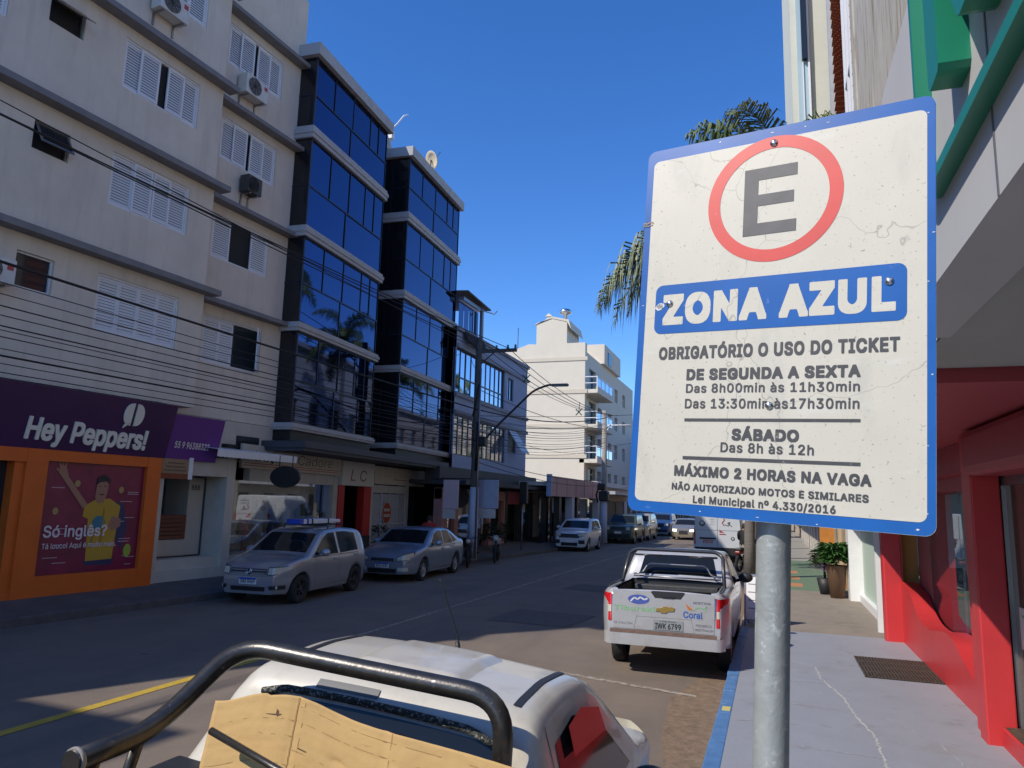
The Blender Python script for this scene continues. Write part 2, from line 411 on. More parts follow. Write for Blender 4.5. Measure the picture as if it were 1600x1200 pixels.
# cracks in the painted pavement
M_crack = mat('pavement_crack', (.42, .42, .41), .9, var=.3, scale=30)
ck = MB(); r = random.Random(8)
def crack(pts, w):
    P = [];
    for (x0, y0), (x1, y1) in zip(pts, pts[1:]):
        k = max(3, int(math.hypot(x1 - x0, y1 - y0) / .05))
        for i in range(k): P.append((x0 + (x1 - x0) * i / k + r.uniform(-.014, .014), y0 + (y1 - y0) * i / k + r.uniform(-.014, .014)))
    P.append(pts[-1])
    for (x0, y0), (x1, y1) in zip(P, P[1:]):
        l = math.hypot(x1 - x0, y1 - y0) or 1; nx, ny = -(y1 - y0) / l * w * r.uniform(.4, 1.2), (x1 - x0) / l * w * r.uniform(.4, 1.2)
        ck.quad((x0 - nx, y0 - ny, .153), (x1 - nx, y1 - ny, .153), (x1 + nx, y1 + ny, .153), (x0 + nx, y0 + ny, .153))
crack([(.15, 11.6), (.5, 11.3), (.52, 10.6), (.72, 9.6), (.74, 9.0), (.86, 8.2), (.84, 7.2), (.95, 6.5)], .013)
crack([(-.1, 10.3), (.55, 10.3)], .008); crack([(-.42, 12.2), (.4, 12.25), (1.0, 12.5)], .006); crack([(-.40, 8.2), (.2, 8.3)], .006); crack([(1.05, 8.9), (1.4, 8.2), (1.5, 7.4)], .004); crack([(.1, 9.1), (.7, 9.05)], .006); crack([(-.3, 7.6), (.85, 7.5)], .005); crack([(.84, 7.2), (1.5, 6.9), (1.9, 6.95)], .005)
structure('pavement_cracks', ck, M_crack)
structure('yellow_kerb_mark', MB().box(-.56, -.475, 8.50, 8.66, .10, .157), mat('yellow_paint_mark', (.55, .47, .16), .7))
# left pavement, rising gently to the shop fronts
M_lpave = mat('dark_pavement', (.11, .09, .078), .9, var=.18, scale=2.5, bump=.2, bscale=70); mix_layer(M_lpave, (.08, .068, .06), 1.4, .5, .75)
lp = MB(); lp.grid([[(kx(y) - .14, y, .15), (kx(y) - 1.3, y, .33), (kx(y) - 4.5, y, .40), (kx(y) - 9, y, .40)] for y in YS], smooth=False)
structure('left_pavement', lp, M_lpave)
lk = MB(); lk.grid([[(kx(y), y, -.1), (kx(y) - .005, y, .135), (kx(y) - .02, y, .152), (kx(y) - .15, y, .152)] for y in YS], smooth=False)
structure('left_kerb', lk, mat('dark_kerb', (.10, .09, .085), .9, var=.25, scale=4, bump=.2))
# ================================================================ LEFT SIDE OF THE STREET
# ---- beige apartment block
FA = Frame(-12.85, 9.84, .08, 1)
A_U0, A_U1, A_TOP, A_BOT = -8.3, 3.74, 16.4, 4.2
REC = -.54; REC_U1 = 7.13
bb = thing('apartment_block', 'beige plastered apartment block with grey ledges and white shuttered windows', 'building', FA(0, -3, .3))
def part(o, parent):
    """hang an object built in world coordinates under its thing"""
    def wm(q): return q.matrix_basis.copy() if q.parent is None else wm(q.parent) @ q.matrix_parent_inverse @ q.matrix_basis
    o.parent = parent; o.matrix_parent_inverse = wm(parent).inverted(); return o
def bpart(mb, name, m, parent): return part(mb.build(name, m), parent)
FLO = [(5.44, 6.62), (8.11, 9.25), (10.73, 11.85), (13.35, 14.47)]
main_holes = []; rec_holes = []
for i, (a, b) in enumerate(FLO):
    main_holes.append((1.02, 3.04, a, b)); main_holes.append((-3.42, -1.36, a, b)); main_holes.append((-7.4, -5.4, a, b))
    main_holes.append((-.62, .10, a + .45, b + (-.05 if i == 0 else -.12)))
    rec_holes.append((4.28, 6.28, a, b))
wl = wall(FA, A_U0, A_U1, A_BOT, A_TOP, main_holes, 0, .16)
# right-hand return of the main block, near end, underside, roof
wl.quad(FA(A_U1, 0, A_BOT), FA(A_U1, REC - .1, A_BOT), FA(A_U1, REC - .1, A_TOP), FA(A_U1, 0, A_TOP))
wl.quad(FA(A_U0, 0, A_BOT), FA(A_U0, 0, A_TOP), FA(A_U0, -9, A_TOP), FA(A_U0, -9, 0.), FA(A_U0, 0, 0.))
wl.quad(FA(A_U0, 0, A_BOT), FA(A_U1, 0, A_BOT), FA(A_U1, -1.6, A_BOT), FA(A_U0, -1.6, A_BOT))
wl.quad(FA(A_U0, 0, A_TOP), FA(A_U1, 0, A_TOP), FA(REC_U1, -9, A_TOP), FA(A_U0, -9, A_TOP))
bpart(wl, 'wall', M_beige, bb)
rw = wall(FA, A_U1, REC_U1, A_BOT - .1, A_TOP + .6, rec_holes, REC, .14)
rw.quad(FA(REC_U1, REC, 4.1), FA(REC_U1, -9, 4.1), FA(REC_U1, -9, A_TOP + .6), FA(REC_U1, REC, A_TOP + .6))
rw.quad(FA(A_U1, REC, 4.1), FA(REC_U1, REC, 4.1), FA(REC_U1, -1.6, 4.1), FA(A_U1, -1.6, 4.1))
rw.quad(FA(A_U1, REC, A_TOP + .6), FA(REC_U1, REC, A_TOP + .6), FA(REC_U1, -9, A_TOP + .6), FA(A_U1, -9, A_TOP + .6))
rw.quad(FA(A_U0, -9, 0), FA(REC_U1, -9, 0), FA(REC_U1, -9, A_TOP), FA(A_U0, -9, A_TOP))
bpart(rw, 'recessed_wall', M_beige, bb)
for z in (7.02, 9.63, 12.24, 14.85):
    c = MB(); c.fbox(FA, A_U0 - .2, A_U1 + .22, -.02, .31, z - .13, z); bpart(c, 'ledge', M_cornice, bb)
    c = MB(); c.fbox(FA, A_U1 + .23, REC_U1 + .0, REC - .02, REC + .31, z - .13, z - .02); bpart(c, 'ledge', M_cornice, bb)
c = MB(); c.fbox(FA, A_U0 - .3, A_U1 + .3, -9.1, .45, A_TOP, A_TOP + .16); bpart(c, 'roof_slab', M_cornice, bb)
def shutter_panel(mb, F, u0, u1, o, z0, z1, ang=0.):
    """one louvred leaf; ang swings it open about its right edge"""
    w = u1 - u0; ca, sa = math.cos(ang), math.sin(ang)
    def P(a, d, z):   # a along leaf measured from its left edge, d depth
        x = a - w; return F(u1 + x * ca + d * sa, o - x * sa + d * ca, z)
    def bx(a0, a1, d0, d1, c0, c1): mb.hexa([P(a0, d0, c0), P(a1, d0, c0), P(a1, d1, c0), P(a0, d1, c0), P(a0, d0, c1), P(a1, d0, c1), P(a1, d1, c1), P(a0, d1, c1)])
    s = .045
    bx(0, s, 0, .03, z0, z1); bx(w - s, w, 0, .03, z0, z1); bx(s, w - s, 0, .03, z0, z0 + s); bx(s, w - s, 0, .03, z1 - s, z1)
    n = int((z1 - z0 - 2 * s) / .06); h = (z1 - z0 - 2 * s) / n
    for i in range(n):
        a = z0 + s + i * h
        mb.quad(P(s, .026, a + .004), P(w - s, .026, a + .004), P(w - s, .004, a + h * 1.02), P(s, .004, a + h * 1.02))
    return mb
def shutter_window(F, h, o, leaves, parent, mode):
    u0, u1, z0, z1 = h; fr = MB(); d = .05
    p = o - .10
    fr.fbox(F, u0 + .003, u0 + .04, p, p + .075, z0 + .003, z1 - .003); fr.fbox(F, u1 - .04, u1 - .003, p, p + .075, z0 + .003, z1 - .003)
    fr.fbox(F, u0 + .04, u1 - .04, p, p + .075, z0 + .003, z0 + .04); fr.fbox(F, u0 + .04, u1 - .04, p, p + .075, z1 - .04, z1 - .003)
    w = bpart(fr, 'window', M_white, parent)
    g = MB(); g.quad(F(u0 + .04, p + .004, z0 + .04), F(u1 - .04, p + .004, z0 + .04), F(u1 - .04, p + .004, z1 - .04), F(u0 + .04, p + .004, z1 - .04))
    part(g.build('dark_pane', M_dark if mode != 'glass' else M_winglass), w)
    for (a, b, dd, ang) in leaves:
        A, B = u0 + .042 + (u1 - u0 - .084) * a, u0 + .042 + (u1 - u0 - .084) * b
        sh = MB(); shutter_panel(sh, F, A, B, p + .02 + dd, z0 + .045, z1 - .045, ang); part(sh.build('shutter', M_shutter), w)
    return w
closed4 = [(0, .249, 0, 0), (.251, .499, 0, 0), (.501, .749, 0, 0), (.751, 1, 0, 0)]
gap4 = [(0, .235, .0, 0), (.19, .45, .034, 0), (.56, .80, .034, 0), (.765, 1, 0, 0)]
gapr = [(0, .24, .0, 0), (.20, .46, .034, 0), (.52, .78, .034, 0), (.745, 1, 0, 0)]
for i in range(4):
    ms = [closed4, [(0, .27, 0, 0), (.262, .51, .034, 0), (.52, .76, .034, 0), (.752, 1, 0, 0)], gap4, closed4][i]
    shutter_window(FA, (1.02, 3.04, *FLO[i]), 0, ms, bb, '')
    shutter_window(FA, (-3.42, -1.36, *FLO[i]), 0, closed4, bb, '')
    shutter_window(FA, (-7.4, -5.4, *FLO[i]), 0, closed4, bb, '')
    rs = [[(0, .27, 0, 0), (.272, .52, 0, 0), (.72, 1.0, .045, R(38))], [(0, .31, .02, 0), (.69, 1, .02, 0)], gapr, gapr][i]
    shutter_window(FA, (4.28, 6.28, *FLO[i]), REC, rs, bb, 'glass' if i == 0 else '')
M_alu = mat('grey_aluminium', (.28, .28, .29), .35, metal=.7)
for i, (a, b) in enumerate(FLO):
    u0, u1, z0, z1 = (-.62, .10, a + .45, b + (-.05 if i == 0 else -.12))
    fr = MB(); s = .035
    fr.fbox(FA, u0 + .003, u0 + s, -.12, -.06, z0 + .003, z1 - .003); fr.fbox(FA, u1 - s, u1 - .003, -.12, -.06, z0 + .003, z1 - .003)
    fr.fbox(FA, u0 + s, u1 - s, -.12, -.06, z0 + .003, z0 + s); fr.fbox(FA, u0 + s, u1 - s, -.12, -.06, z1 - s, z1 - .003)
    w = bpart(fr, 'small_window', M_white if i == 0 else M_alu, bb)
    if i == 0:
        g = MB(); g.quad(FA(u0 + s, -.1, z0 + s), FA(u1 - s, -.1, z0 + s), FA(u1 - s, -.1, z1 - s), FA(u0 + s, -.1, z1 - s)); part(g.build('pane', M_winglass), w)
    else:
        g = MB(); g.quad(FA(u0 + s, -.13, z0 + s), FA(u1 - s, -.13, z0 + s), FA(u1 - s, -.13, z1 - s), FA(u0 + s, -.13, z1 - s)); part(g.build('dark_pane', M_dark), w)
        th = R(32 if i == 1 else 58); h = z1 - z0 - 2 * s; sash = MB()   # awning sash swung out at its foot
        def Q(u, t, d): return FA(u, -.05 + math.sin(th) * t + d * math.cos(th), z1 - s - math.cos(th) * t + d * math.sin(th))
        def bx(a0, a1, t0, t1): sash.hexa([Q(a0, t0, 0), Q(a1, t0, 0), Q(a1, t1, 0), Q(a0, t1, 0), Q(a0, t0, .025), Q(a1, t0, .025), Q(a1, t1, .025), Q(a0, t1, .025)])
        bx(u0 + s, u0 + s + .035, 0, h); bx(u1 - s - .035, u1 - s, 0, h); bx(u0 + s + .035, u1 - s - .035, 0, .03); bx(u0 + s + .035, u1 - s - .035, h - .04, h)
        sa = part(sash.build('sash', M_alu), w)
        g = MB(); g.quad(Q(u0 + s, 0.01, .012), Q(u1 - s, 0.01, .012), Q(u1 - s, h, .012), Q(u0 + s, h, .012)); part(g.build('pane', M_winglass), w)
def aircon(F, u0, u1, o, z0, z1, label, m, face='front', dark=False):
    t = thing('air_conditioner', label, 'air conditioner', F((u0 + u1) / 2, o, z0), group='outdoor air conditioning units')
    dp = .30
    b = MB(); b.bbox(0, 1, 0, 1, 0, 1, .03); b.v = [F(u0 + v[0] * (u1 - u0), o + .06 + v[1] * dp, z0 + v[2] * (z1 - z0)) for v in b.v]
    bpart(b, 'casing', m, t)
    uc, zc, rr = u0 + (u1 - u0) * .38, (z0 + z1) / 2, (z1 - z0) * .42
    gr = MB(); pts = []
    for k in range(5):
        ra = rr * (k + 1) / 5; gr.tube([F(uc + ra * math.cos(a * math.pi / 12), o + dp + .068, zc + ra * math.sin(a * math.pi / 12)) for a in range(25)], .006, 5, caps=False)
    for k in range(8):
        an = k * math.pi / 4; gr.tube([F(uc, o + dp + .07, zc), F(uc + rr * math.cos(an), o + dp + .07, zc + rr * math.sin(an))], .006, 5)
    bpart(gr, 'fan_grille', M_plastic, t)
    fb = MB(); fb.prism([(uc + rr * math.cos(a * math.pi / 12), zc + rr * math.sin(a * math.pi / 12)) for a in range(24)], lambda a, b_, d: F(a, o + d, b_), dp + .058, dp + .063); bpart(fb, 'fan_opening', M_plastic if dark else mat('fan_grey', (.2, .2, .2), .6), t)
    br = MB()
    for u in (u0 + .12, u1 - .12): br.fbox(F, u - .02, u + .02, o + .003, o + dp + .04, z0 - .035, z0 - .004); br.fbox(F, u - .02, u + .02, o + .003, o + .035, z0 - .3, z0 - .036)
    bpart(br, 'bracket', M_alu, t)
    if not dark:
        lg = MB(); lg.fbox(F, u1 - .16, u1 - .05, o + dp + .061, o + dp + .066, z1 - .2, z1 - .09); bpart(lg, 'badge', mat('red_badge', (.45, .05, .06), .5), t)
    return t
M_acw = mat('aircon_white', (.62, .61, .57), .5, var=.06, scale=5)
aircon(FA, 1.45, 2.22, .0, 12.80, 13.33, 'white air conditioner beneath the top shuttered window of the beige wall', M_acw)
aircon(FA, 4.62, 5.42, REC, 12.66, 13.20, 'white air conditioner on the set-back wall below the highest shutters', M_acw)
aircon(FA, 4.98, 5.48, REC, 10.06, 10.52, 'small dark air conditioner below a half-open shutter', mat('aircon_black', (.05, .05, .05), .5), dark=True)
aircon(FA, -1.5, -.80, .0, 5.78, 6.24, 'white air conditioner beside the square white-framed window', M_acw)
# ground floor under the overhang
GF = .36
gw = MB(); gw.fbox(FA, 2.98, 3.14, -.6, -.02, GF - .3, 4.1); gw.fbox(FA, 5.0, 5.26, -.7, -.04, GF - .3, 3.1)          # piers of the second shop
gw.fbox(FA, 3.14, 5.0, -.55, -.06, 2.66, 3.1); gw.fbox(FA, 3.14, 7.1, -.9, -.55, 3.1, 4.09); gw.fbox(FA, 3.14, 5.0, -.6, -.05, GF - .3, .56); gw.fbox(FA, 3.14, 5.0, -.58, -.12, .56, .78)
bpart(gw, 'shop_wall', mat('cream_wall', (.55, .50, .42), .8, var=.08, scale=3), bb)
dk = MB(); dk.fbox(FA, 3.14, 5.0, -2.2, -2.1, GF, 2.66); dk.fbox(FA, 3.14, 3.9, -1.0, -.95, .78, 2.66); bpart(dk, 'dark_entrance', M_dark, bb)
ins = MB(); ins.fbox(FA, 3.42, 4.5, -.95, -.7, .80, 1.17); ins.fbox(FA, 4.52, 4.98, -1.5, -.75, .8, 2.62); bpart(ins, 'cream_counter', mat('cream_counter', (.5, .46, .38), .7), bb)
ins = MB()
for k in range(6): ins.fbox(FA, 3.42, 4.5, -.94 + .03 * (k % 2), -.72, 1.18 + k * .095, 1.265 + k * .095)
bpart(ins, 'wooden_slats', mat('red_wood', (.16, .06, .035), .6, var=.2, scale=8), bb)
nm = part(text('888', lambda a, b, d: FA(a, -.745 + d, b), 4.6, 4.85, 2.33, .12, M_ink, bold=.01), bb)
bw = MB(); bw.fbox(FA, 5.7, 6.5, -.56, -.52, 3.3, 3.75); bw.fbox(FA, 5.26, 7.1, -.54, -.50, 3.12, 3.2); bpart(bw, 'upper_window', M_winglass, bb)
# corrugated strip awning
co = MB(); n = 60
co.grid([[FA(4.1 + 2.75 * i / n, .5 - .02 * j, 3.28 - (.17 * j) + .012 * math.sin(i * 2.1)) for i in range(n + 1)] for j in (0, 1)])
co.grid([[FA(4.1 + 2.75 * i / n, .48 - 1.1 * j, 3.28 + .12 * j + .012 * math.sin(i * 2.1)) for i in range(n + 1)] for j in (0, 1)])
aw = tag(co.build('strip_awning', M_white), 'narrow white corrugated awning over the cream shop entrance', 'awning')
# orange shop front
of = thing('orange_shopfront', 'orange framed shop front with a magenta window poster', 'shop front', FA(1.2, 0, GF))
fr = MB()
fr.fbox(FA, .02, .43, -.35, .06, GF - .3, 3.0); fr.fbox(FA, 2.62, 2.97, -.35, .06, GF - .3, 3.0); fr.fbox(FA, .43, 2.62, -.35, .055, GF - .3, .67); fr.fbox(FA, .43, 2.62, -.35, .05, 2.78, 3.0)
fr.fbox(FA, -3.2, .02, -.35, .055, 2.74, 3.0); fr.fbox(FA, -3.2, .02, -.3, .05, GF - .3, .44); fr.fbox(FA, -.16, .02, -.34, .01, .44, 2.74); fr.fbox(FA, -3.4, -3.2, -.35, .06, GF - .3, 3.0)
bpart(fr, 'frame', M_orange, of)
dd = MB(); dd.fbox(FA, -3.2, -.16, -.30, -.2, .44, 2.74); bpart(dd, 'glass_door', M_winglass, of)
part(text('s!', lambda a, b, d: FA(a, -.195 + d, b), -.62, -.3, 1.62, .22, M_white, bold=.02), of)
M_magenta = mat('magenta_poster', (.20, .012, .05), .3, var=.25, scale=2.2)
po = MB(); po.fbox(FA, .43, 2.62, -.1, -.03, .67, 2.78); pst = bpart(po, 'window_poster', M_magenta, of)
def flat(F, o, polys, m, name, parent, th=.003):
    mb = MB()
    for pl_ in polys: mb.prism(pl_, lambda a, b, d: F(a, o + d, b), 0, th)
    return bpart(mb, name, m, parent)
M_pskin = mat('poster_skin', (.36, .17, .11), .4); M_pyel = mat('poster_yellow', (.5, .30, .03), .4); M_pnavy = mat('poster_navy', (.03, .03, .10), .4)
M_ppale = mat('poster_pale', (.55, .42, .45), .4)
flat(FA, -.029, [[(1.95, 2.05), (2.20, 2.0), (2.33, 1.5), (2.22, 1.05), (2.08, 1.3), (2.0, 1.7)], [(1.42, .90), (2.06, .90), (2.05, .78), (1.44, .80)]], M_pnavy, 'poster_cape', pst)
flat(FA, -.025, [[(1.46, .88), (2.04, .90), (2.08, 1.5), (2.12, 1.95), (1.86, 2.1), (1.55, 2.08), (1.32, 1.95), (1.30, 1.75), (1.42, 1.7)]], M_pyel, 'poster_shirt', pst)
flat(FA, -.021, [[(1.28, 1.9), (1.38, 1.98), (.92, 2.5), (.85, 2.70), (.72, 2.72), (.70, 2.58), (.80, 2.47)]], M_pskin, 'poster_arm', pst)
flat(FA, -.021, [[(1.52, 2.12), (1.60, 2.0), (1.72, 2.02), (1.78, 2.2), (1.80, 2.42), (1.66, 2.52), (1.54, 2.44)]], M_pskin, 'poster_head', pst)
flat(FA, -.021, [[(1.95, 1.75), (2.15, 1.7), (2.16, 1.55), (1.98, 1.45), (1.88, 1.55)]], M_pskin, 'poster_hand', pst)
flat(FA, -.017, [[(1.52, 2.36), (1.54, 2.52), (1.68, 2.58), (1.82, 2.5), (1.81, 2.38), (1.74, 2.44), (1.60, 2.42)]], M_ink, 'poster_hair', pst)
flat(FA, -.0165, [[(1.58, 2.33), (1.63, 2.335), (1.63, 2.35), (1.58, 2.345)], [(1.70, 2.335), (1.75, 2.33), (1.75, 2.345), (1.70, 2.35)], [(1.61, 2.19), (1.72, 2.19), (1.69, 2.165), (1.64, 2.165)]], M_ink, 'poster_face', pst)
flat(FA, -.0205, [[(.70, 2.70), (.74, 2.70), (.735, 2.80), (.705, 2.80)], [(.75, 2.70), (.79, 2.70), (.80, 2.79), (.77, 2.80)], [(.80, 2.69), (.84, 2.69), (.86, 2.77), (.83, 2.785)], [(.65, 2.62), (.70, 2.60), (.70, 2.65), (.66, 2.67)]], M_pskin, 'poster_fingers', pst)
flat(FA, -.0165, [[(1.72, 1.2), (1.74, 1.9), (1.77, 1.9), (1.76, 1.2)], [(1.5, 1.15), (1.56, 1.5), (1.60, 1.45), (1.53, 1.12)]], mat('poster_shade', (.36, .20, .02), .4), 'poster_folds', pst)
flat(FA, -.017, [[(1.66 + .14 * math.cos(k * math.pi / 8), 1.62 + .14 * math.sin(k * math.pi / 8)) for k in range(16)]], mat('poster_teal', (.03, .18, .25), .4), 'shirt_badge', pst)
rl = random.Random(4); st = []
for k in range(16):
    a = rl.choice([rl.uniform(.5, .9), rl.uniform(2.1, 2.4)]); b = rl.uniform(.75, 2.6); l = rl.uniform(.1, .3)
    st.append([(a, b), (min(a + l, 2.58), b - .0), (min(a + l, 2.58), b + .012), (a, b + .012)])
flat(FA, -.026, st, M_ppale, 'poster_lines', pst)
flat(FA, -.022, [[(2.38 + .09 * math.cos(k * math.pi / 8), 1.05 + .13 * math.sin(k * math.pi / 8)) for k in range(16)]], mat('poster_lime', (.32, .42, .05), .4), 'poster_leaf', pst)
flat(FA, -.022, [[(a_ + .06 * math.cos(k * math.pi / 4), b_ + .07 * math.sin(k * math.pi / 4)) for k in range(8)] for a_, b_ in ((.73, 1.85), (1.12, 2.38), (2.1, 2.28))], mat('poster_gold', (.42, .28, .1), .4), 'poster_dot', pst)
PA = lambda a, b, d: FA(a, -.010 + d, b)
M_ptext = mat('poster_lettering', (.72, .62, .64), .4)
part(text('Só inglês?', PA, .54, 1.86, 1.36, .22, M_ptext, bold=.015), pst)
part(text('Tá louco! Aqui é muito mais.', PA, .54, 2.1, 1.15, .10, M_ptext, bold=.01), pst)
# tilted fascia signs
def tilted(F, u0, u1, ob, zb, ot, zt):
    n = math.hypot(ot - ob, zt - zb)
    def P(a, b, d):   # a = u, b = height along the face 0..n, d off the face
        t = b / n; return F(a, ob + (ot - ob) * t + d * (zt - zb) / n, zb + (zt - zb) * t - d * (ot - ob) / n)
    return P, n
P1, n1 = tilted(FA, 0, 0, .06, 2.99, .33, 4.13)
s1 = thing('shop_sign', 'wide dark purple shop sign lettered in cream over the orange shop front', 'sign', FA(0, .1, 3))
m = MB(); m.hexa([P1(-3.6, 0, -.05), P1(3.02, 0, -.05), P1(3.02, 0, 0), P1(-3.6, 0, 0), P1(-3.6, n1, -.05), P1(3.02, n1, -.05), P1(3.02, n1, 0), P1(-3.6, n1, 0)]); bpart(m, 'panel', M_purple, s1)
part(text('Hey Peppers!', P1, -.13, 2.43, .17, .42, M_letter, bold=.024, h=.016, extrude=.02, d=.02, tilt=-.012), s1)
lf = MB()
half = lambda sgn: [(1.955 + sgn * (.02 + .20 * math.sin(t * math.pi / 10) ** .8), .86 - .235 * math.cos(t * math.pi / 10) + (.0)) for t in range(11)]
lf.prism(half(-1), P1, .01, .035); lf.prism([(a + .03, b) for a, b in half(1)], P1, .01, .035); lf.prism([(1.80, .64), (1.95, .70), (1.78, .56)], P1, .01, .035); bpart(lf, 'leaf_emblem', M_letter, s1)
m = MB()
for u in (-2.2, .9, 2.7): m.tube([P1(u, n1, -.02), FA(u, -.02, 4.2)], .012, 6)
bpart(m, 'sign_bracket', M_iron, s1)
P2, n2 = tilted(FA, 0, 0, .03, 2.98, .25, 3.97)
s2 = thing('small_shop_sign', 'small violet sign board with a telephone number beside the dark purple sign', 'sign', FA(3.8, .1, 3))
m = MB(); m.hexa([P2(3.05, 0, -.04), P2(4.5, 0, -.04), P2(4.5, 0, 0), P2(3.05, 0, 0), P2(3.05, n2, -.04), P2(4.5, n2, -.04), P2(4.5, n2, 0), P2(3.05, n2, 0)]); bpart(m, 'panel', M_violet, s2)
part(text('55 9 96388322', P2, 3.22, 4.2, .27, .15, M_letter, bold=.01, d=.004), s2)
s3 = thing('brown_sign', 'small brown and cream hanging board below the violet sign', 'sign', FA(3.3, .05, 2.6))
m = MB(); m.fbox(FA, 2.99, 3.72, .0, .04, 2.68, 3.0); bpart(m, 'panel', mat('sign_tan', (.30, .19, .10), .6, var=.15, scale=9), s3)
m = MB(); m.fbox(FA, 2.99, 3.72, .0, .042, 2.56, 2.677); bpart(m, 'red_border', mat('sign_brown', (.22, .05, .02), .6), s3)
m = MB(); m.fbox(FA, 3.722, 3.84, .0, .05, 2.56, 3.05); bpart(m, 'pale_edge', M_white, s3)
lt = MB()
for k in range(3): lt.fbox(FA, 3.05 + .05 * k, 3.66 - .03 * k, .041, .044, 2.73 + .08 * k, 2.76 + .08 * k)
bpart(lt, 'faded_lines', mat('sign_faded', (.14, .1, .07), .7), s3)
# unseen added house; its roof line is shaped for the road's shadow edge
nb = thing('unseen_shadow_house', 'unseen lower beige house added past the apartment block to shape the road shadow', 'building', FA(-11, -4, 0))
hb = MB()
prof = [(-8.35, 0), (-8.35, 12.2), (-10.1, 8.6), (-11.5, 7.0), (-14.2, 7.0), (-14.2, 0)]
hb.prism(prof, lambda a, b, d: FA(a, d, b), -8, -.2); bpart(hb, 'wall', M_beige, nb)
hb = MB(); hb.hexa([FA(-11.6, -8.1, 7.02), FA(-8.36, -8.1, 12.35), FA(-8.36, .1, 12.35), FA(-11.6, .1, 7.02), FA(-11.6, -8.1, 7.14), FA(-8.36, -8.1, 12.47), FA(-8.36, .1, 12.47), FA(-11.6, .1, 7.14)])
bpart(hb, 'roof', M_cornice, nb)
nb2 = thing('unseen_shade_block', 'unseen plain four storey block added behind the viewer to shade the near road', 'building', FA(-20, -4, 0))  # unseen block added so its shadow covers the near left road corner
hb = MB(); hb.fbox(FA, -30, -14.3, -9, 0, 0, 12.5); bpart(hb, 'wall', M_beige, nb2)
hb = MB()
for z in (1.0, 4.2, 7.2, 10.0):
    for u in range(-29, -15, 3): hb.fbox(FA, u, u + 1.8, -.1, .02, z, z + 1.5)
bpart(hb, 'window', M_winglass, nb2)

# ---- dark glass building with two bays
FB = Frame(-12.3, 17, -.045, 1)
gb = thing('glass_building', 'dark blue mirror glass building with two projecting bays and grey mouldings', 'building', FB(5, -2, .3))
LV = [(4.03, 4.22), (6.78, 7.03), (9.53, 9.84), (12.50, 12.86), (15.05, 15.42)]   # moulding heights
BAYS = [(-.10, 4.52, .62), (6.48, 11.74, 1.3)]
core = MB(); core.fbox(FB, -.05, 11.8, -4.5, -1.32, 3.4, 15.6)
bpart(core, 'core_wall', M_mull, gb)
for bi, (u0, u1, dep) in enumerate(BAYS):
    dd_ = 1.3
    for i in range(4):
        z0, z1 = LV[i][1], LV[i + 1][0]; h = z1 - z0; zt = z0 + h * .46
        fz = .03
        mu = MB()   # mullions and transoms
        ts = [u0, u0 + (u1 - u0) * .47, u1]
        tp = [u0 + (u1 - u0) * k for k in ((0, .24, .49, .74, .87, 1) if i % 2 else (0, .25, .5, .72, .86, 1))]
        mu.fbox(FB, u0, u1, -.06, .012, zt - .02, zt + .02); mu.fbox(FB, u0, u1, -.06, .012, z0, z0 + .04); mu.fbox(FB, u0, u1, -.06, .012, z1 - .05, z1)
        for u in ts: mu.fbox(FB, max(u0, u - .02), min(u1, u + .02), -.06, .010, z0, zt)
        for u in tp: mu.fbox(FB, max(u0, u - .013), min(u1, u + .013), -.06, .008, zt, z1)
        mu.fbox(FB, u0 - .012, u0 + .03, -dd_, -.01, zt - .03, zt + .03); mu.fbox(FB, u0 - .012, u0 + .03, -dd_ * .55 - .03, -dd_ * .55 + .03, z0, z1); mu.fbox(FB, u0 - .012, u0 + .05, -.05, .012, z0, z1)
        w = bpart(mu, 'bay_window', M_mull, gb)
        r3 = random.Random(bi * 10 + i)
        for (a, b, c, d) in [(ts[0], ts[1], z0, zt), (ts[1], ts[2], z0, zt)] + [(tp[k], tp[k + 1], zt, z1) for k in range(5)]:
            tx, tz = r3.uniform(-.004, .004), r3.uniform(-.004, .004)
            p = MB(); p.quad(FB(a, -.015 + tx, c), FB(b, -.015 - tx, c), FB(b, -.015 - tx + tz, d), FB(a, -.015 + tx + tz, d)); part(p.build('glass_pane', M_mirror), w)
        p = MB(); p.quad(FB(u0, -.01, z0), FB(u0, -dd_, z0), FB(u0, -dd_, z1), FB(u0, -.01, z1)); p.quad(FB(u1, -.01, z0), FB(u1, -dd_, z0), FB(u1, -dd_, z1), FB(u1, -.01, z1)); part(p.build('side_glass', M_sideglass), w)
    for i, (a, b) in enumerate(LV):
        e = .12 if i < 4 else .16; m = MB(); h = b - a
        if i in (0, 4):
            m.fbox(FB, u0 - e, u1 + e, -dd_ - .05, e, a, b) if i == 4 else None
        if i < 4:
            m.fbox(FB, u0 - e * .75, u1 + e * .75, -dd_, e * .75, a, a + h * .36); m.fbox(FB, u0 - e, u1 + e, -dd_, e, a + h * .36, a + h * .72); m.fbox(FB, u0 - e * .7, u1 + e * .7, -dd_, e * .7, a + h * .72, b)
        bpart(m, 'moulding', M_band, gb)
    m = MB(); m.fbox(FB, u0, u1, -dd_, 0, 3.75, 4.02); bpart(m, 'soffit', M_black, gb)
m = MB(); m.fbox(FB, 4.56, 4.72, -1.0, -.10, 4.0, 15.0); bpart(m, 'pilaster', M_band, gb)
m = MB(); m.prism([(4.3, 15.43), (5.6, 16.55), (6.9, 15.43)], lambda a, b, d: FB(a, d, b), -4.4, -.9); m.fbox(FB, .4, 1.0, -1.2, -.6, 15.43, 15.75); bpart(m, 'roof_gable', M_band, gb)
m = MB(); m.tube([FB(6.5, -.9, 15.4), FB(6.5, -.9, 16.3), FB(6.6, -.7, 16.55), FB(6.75, -.5, 16.95), FB(6.9, -.4, 17.05)], .03, 6); m.fbox(FB, 6.4, 6.62, -1.0, -.8, 15.9, 16.25)
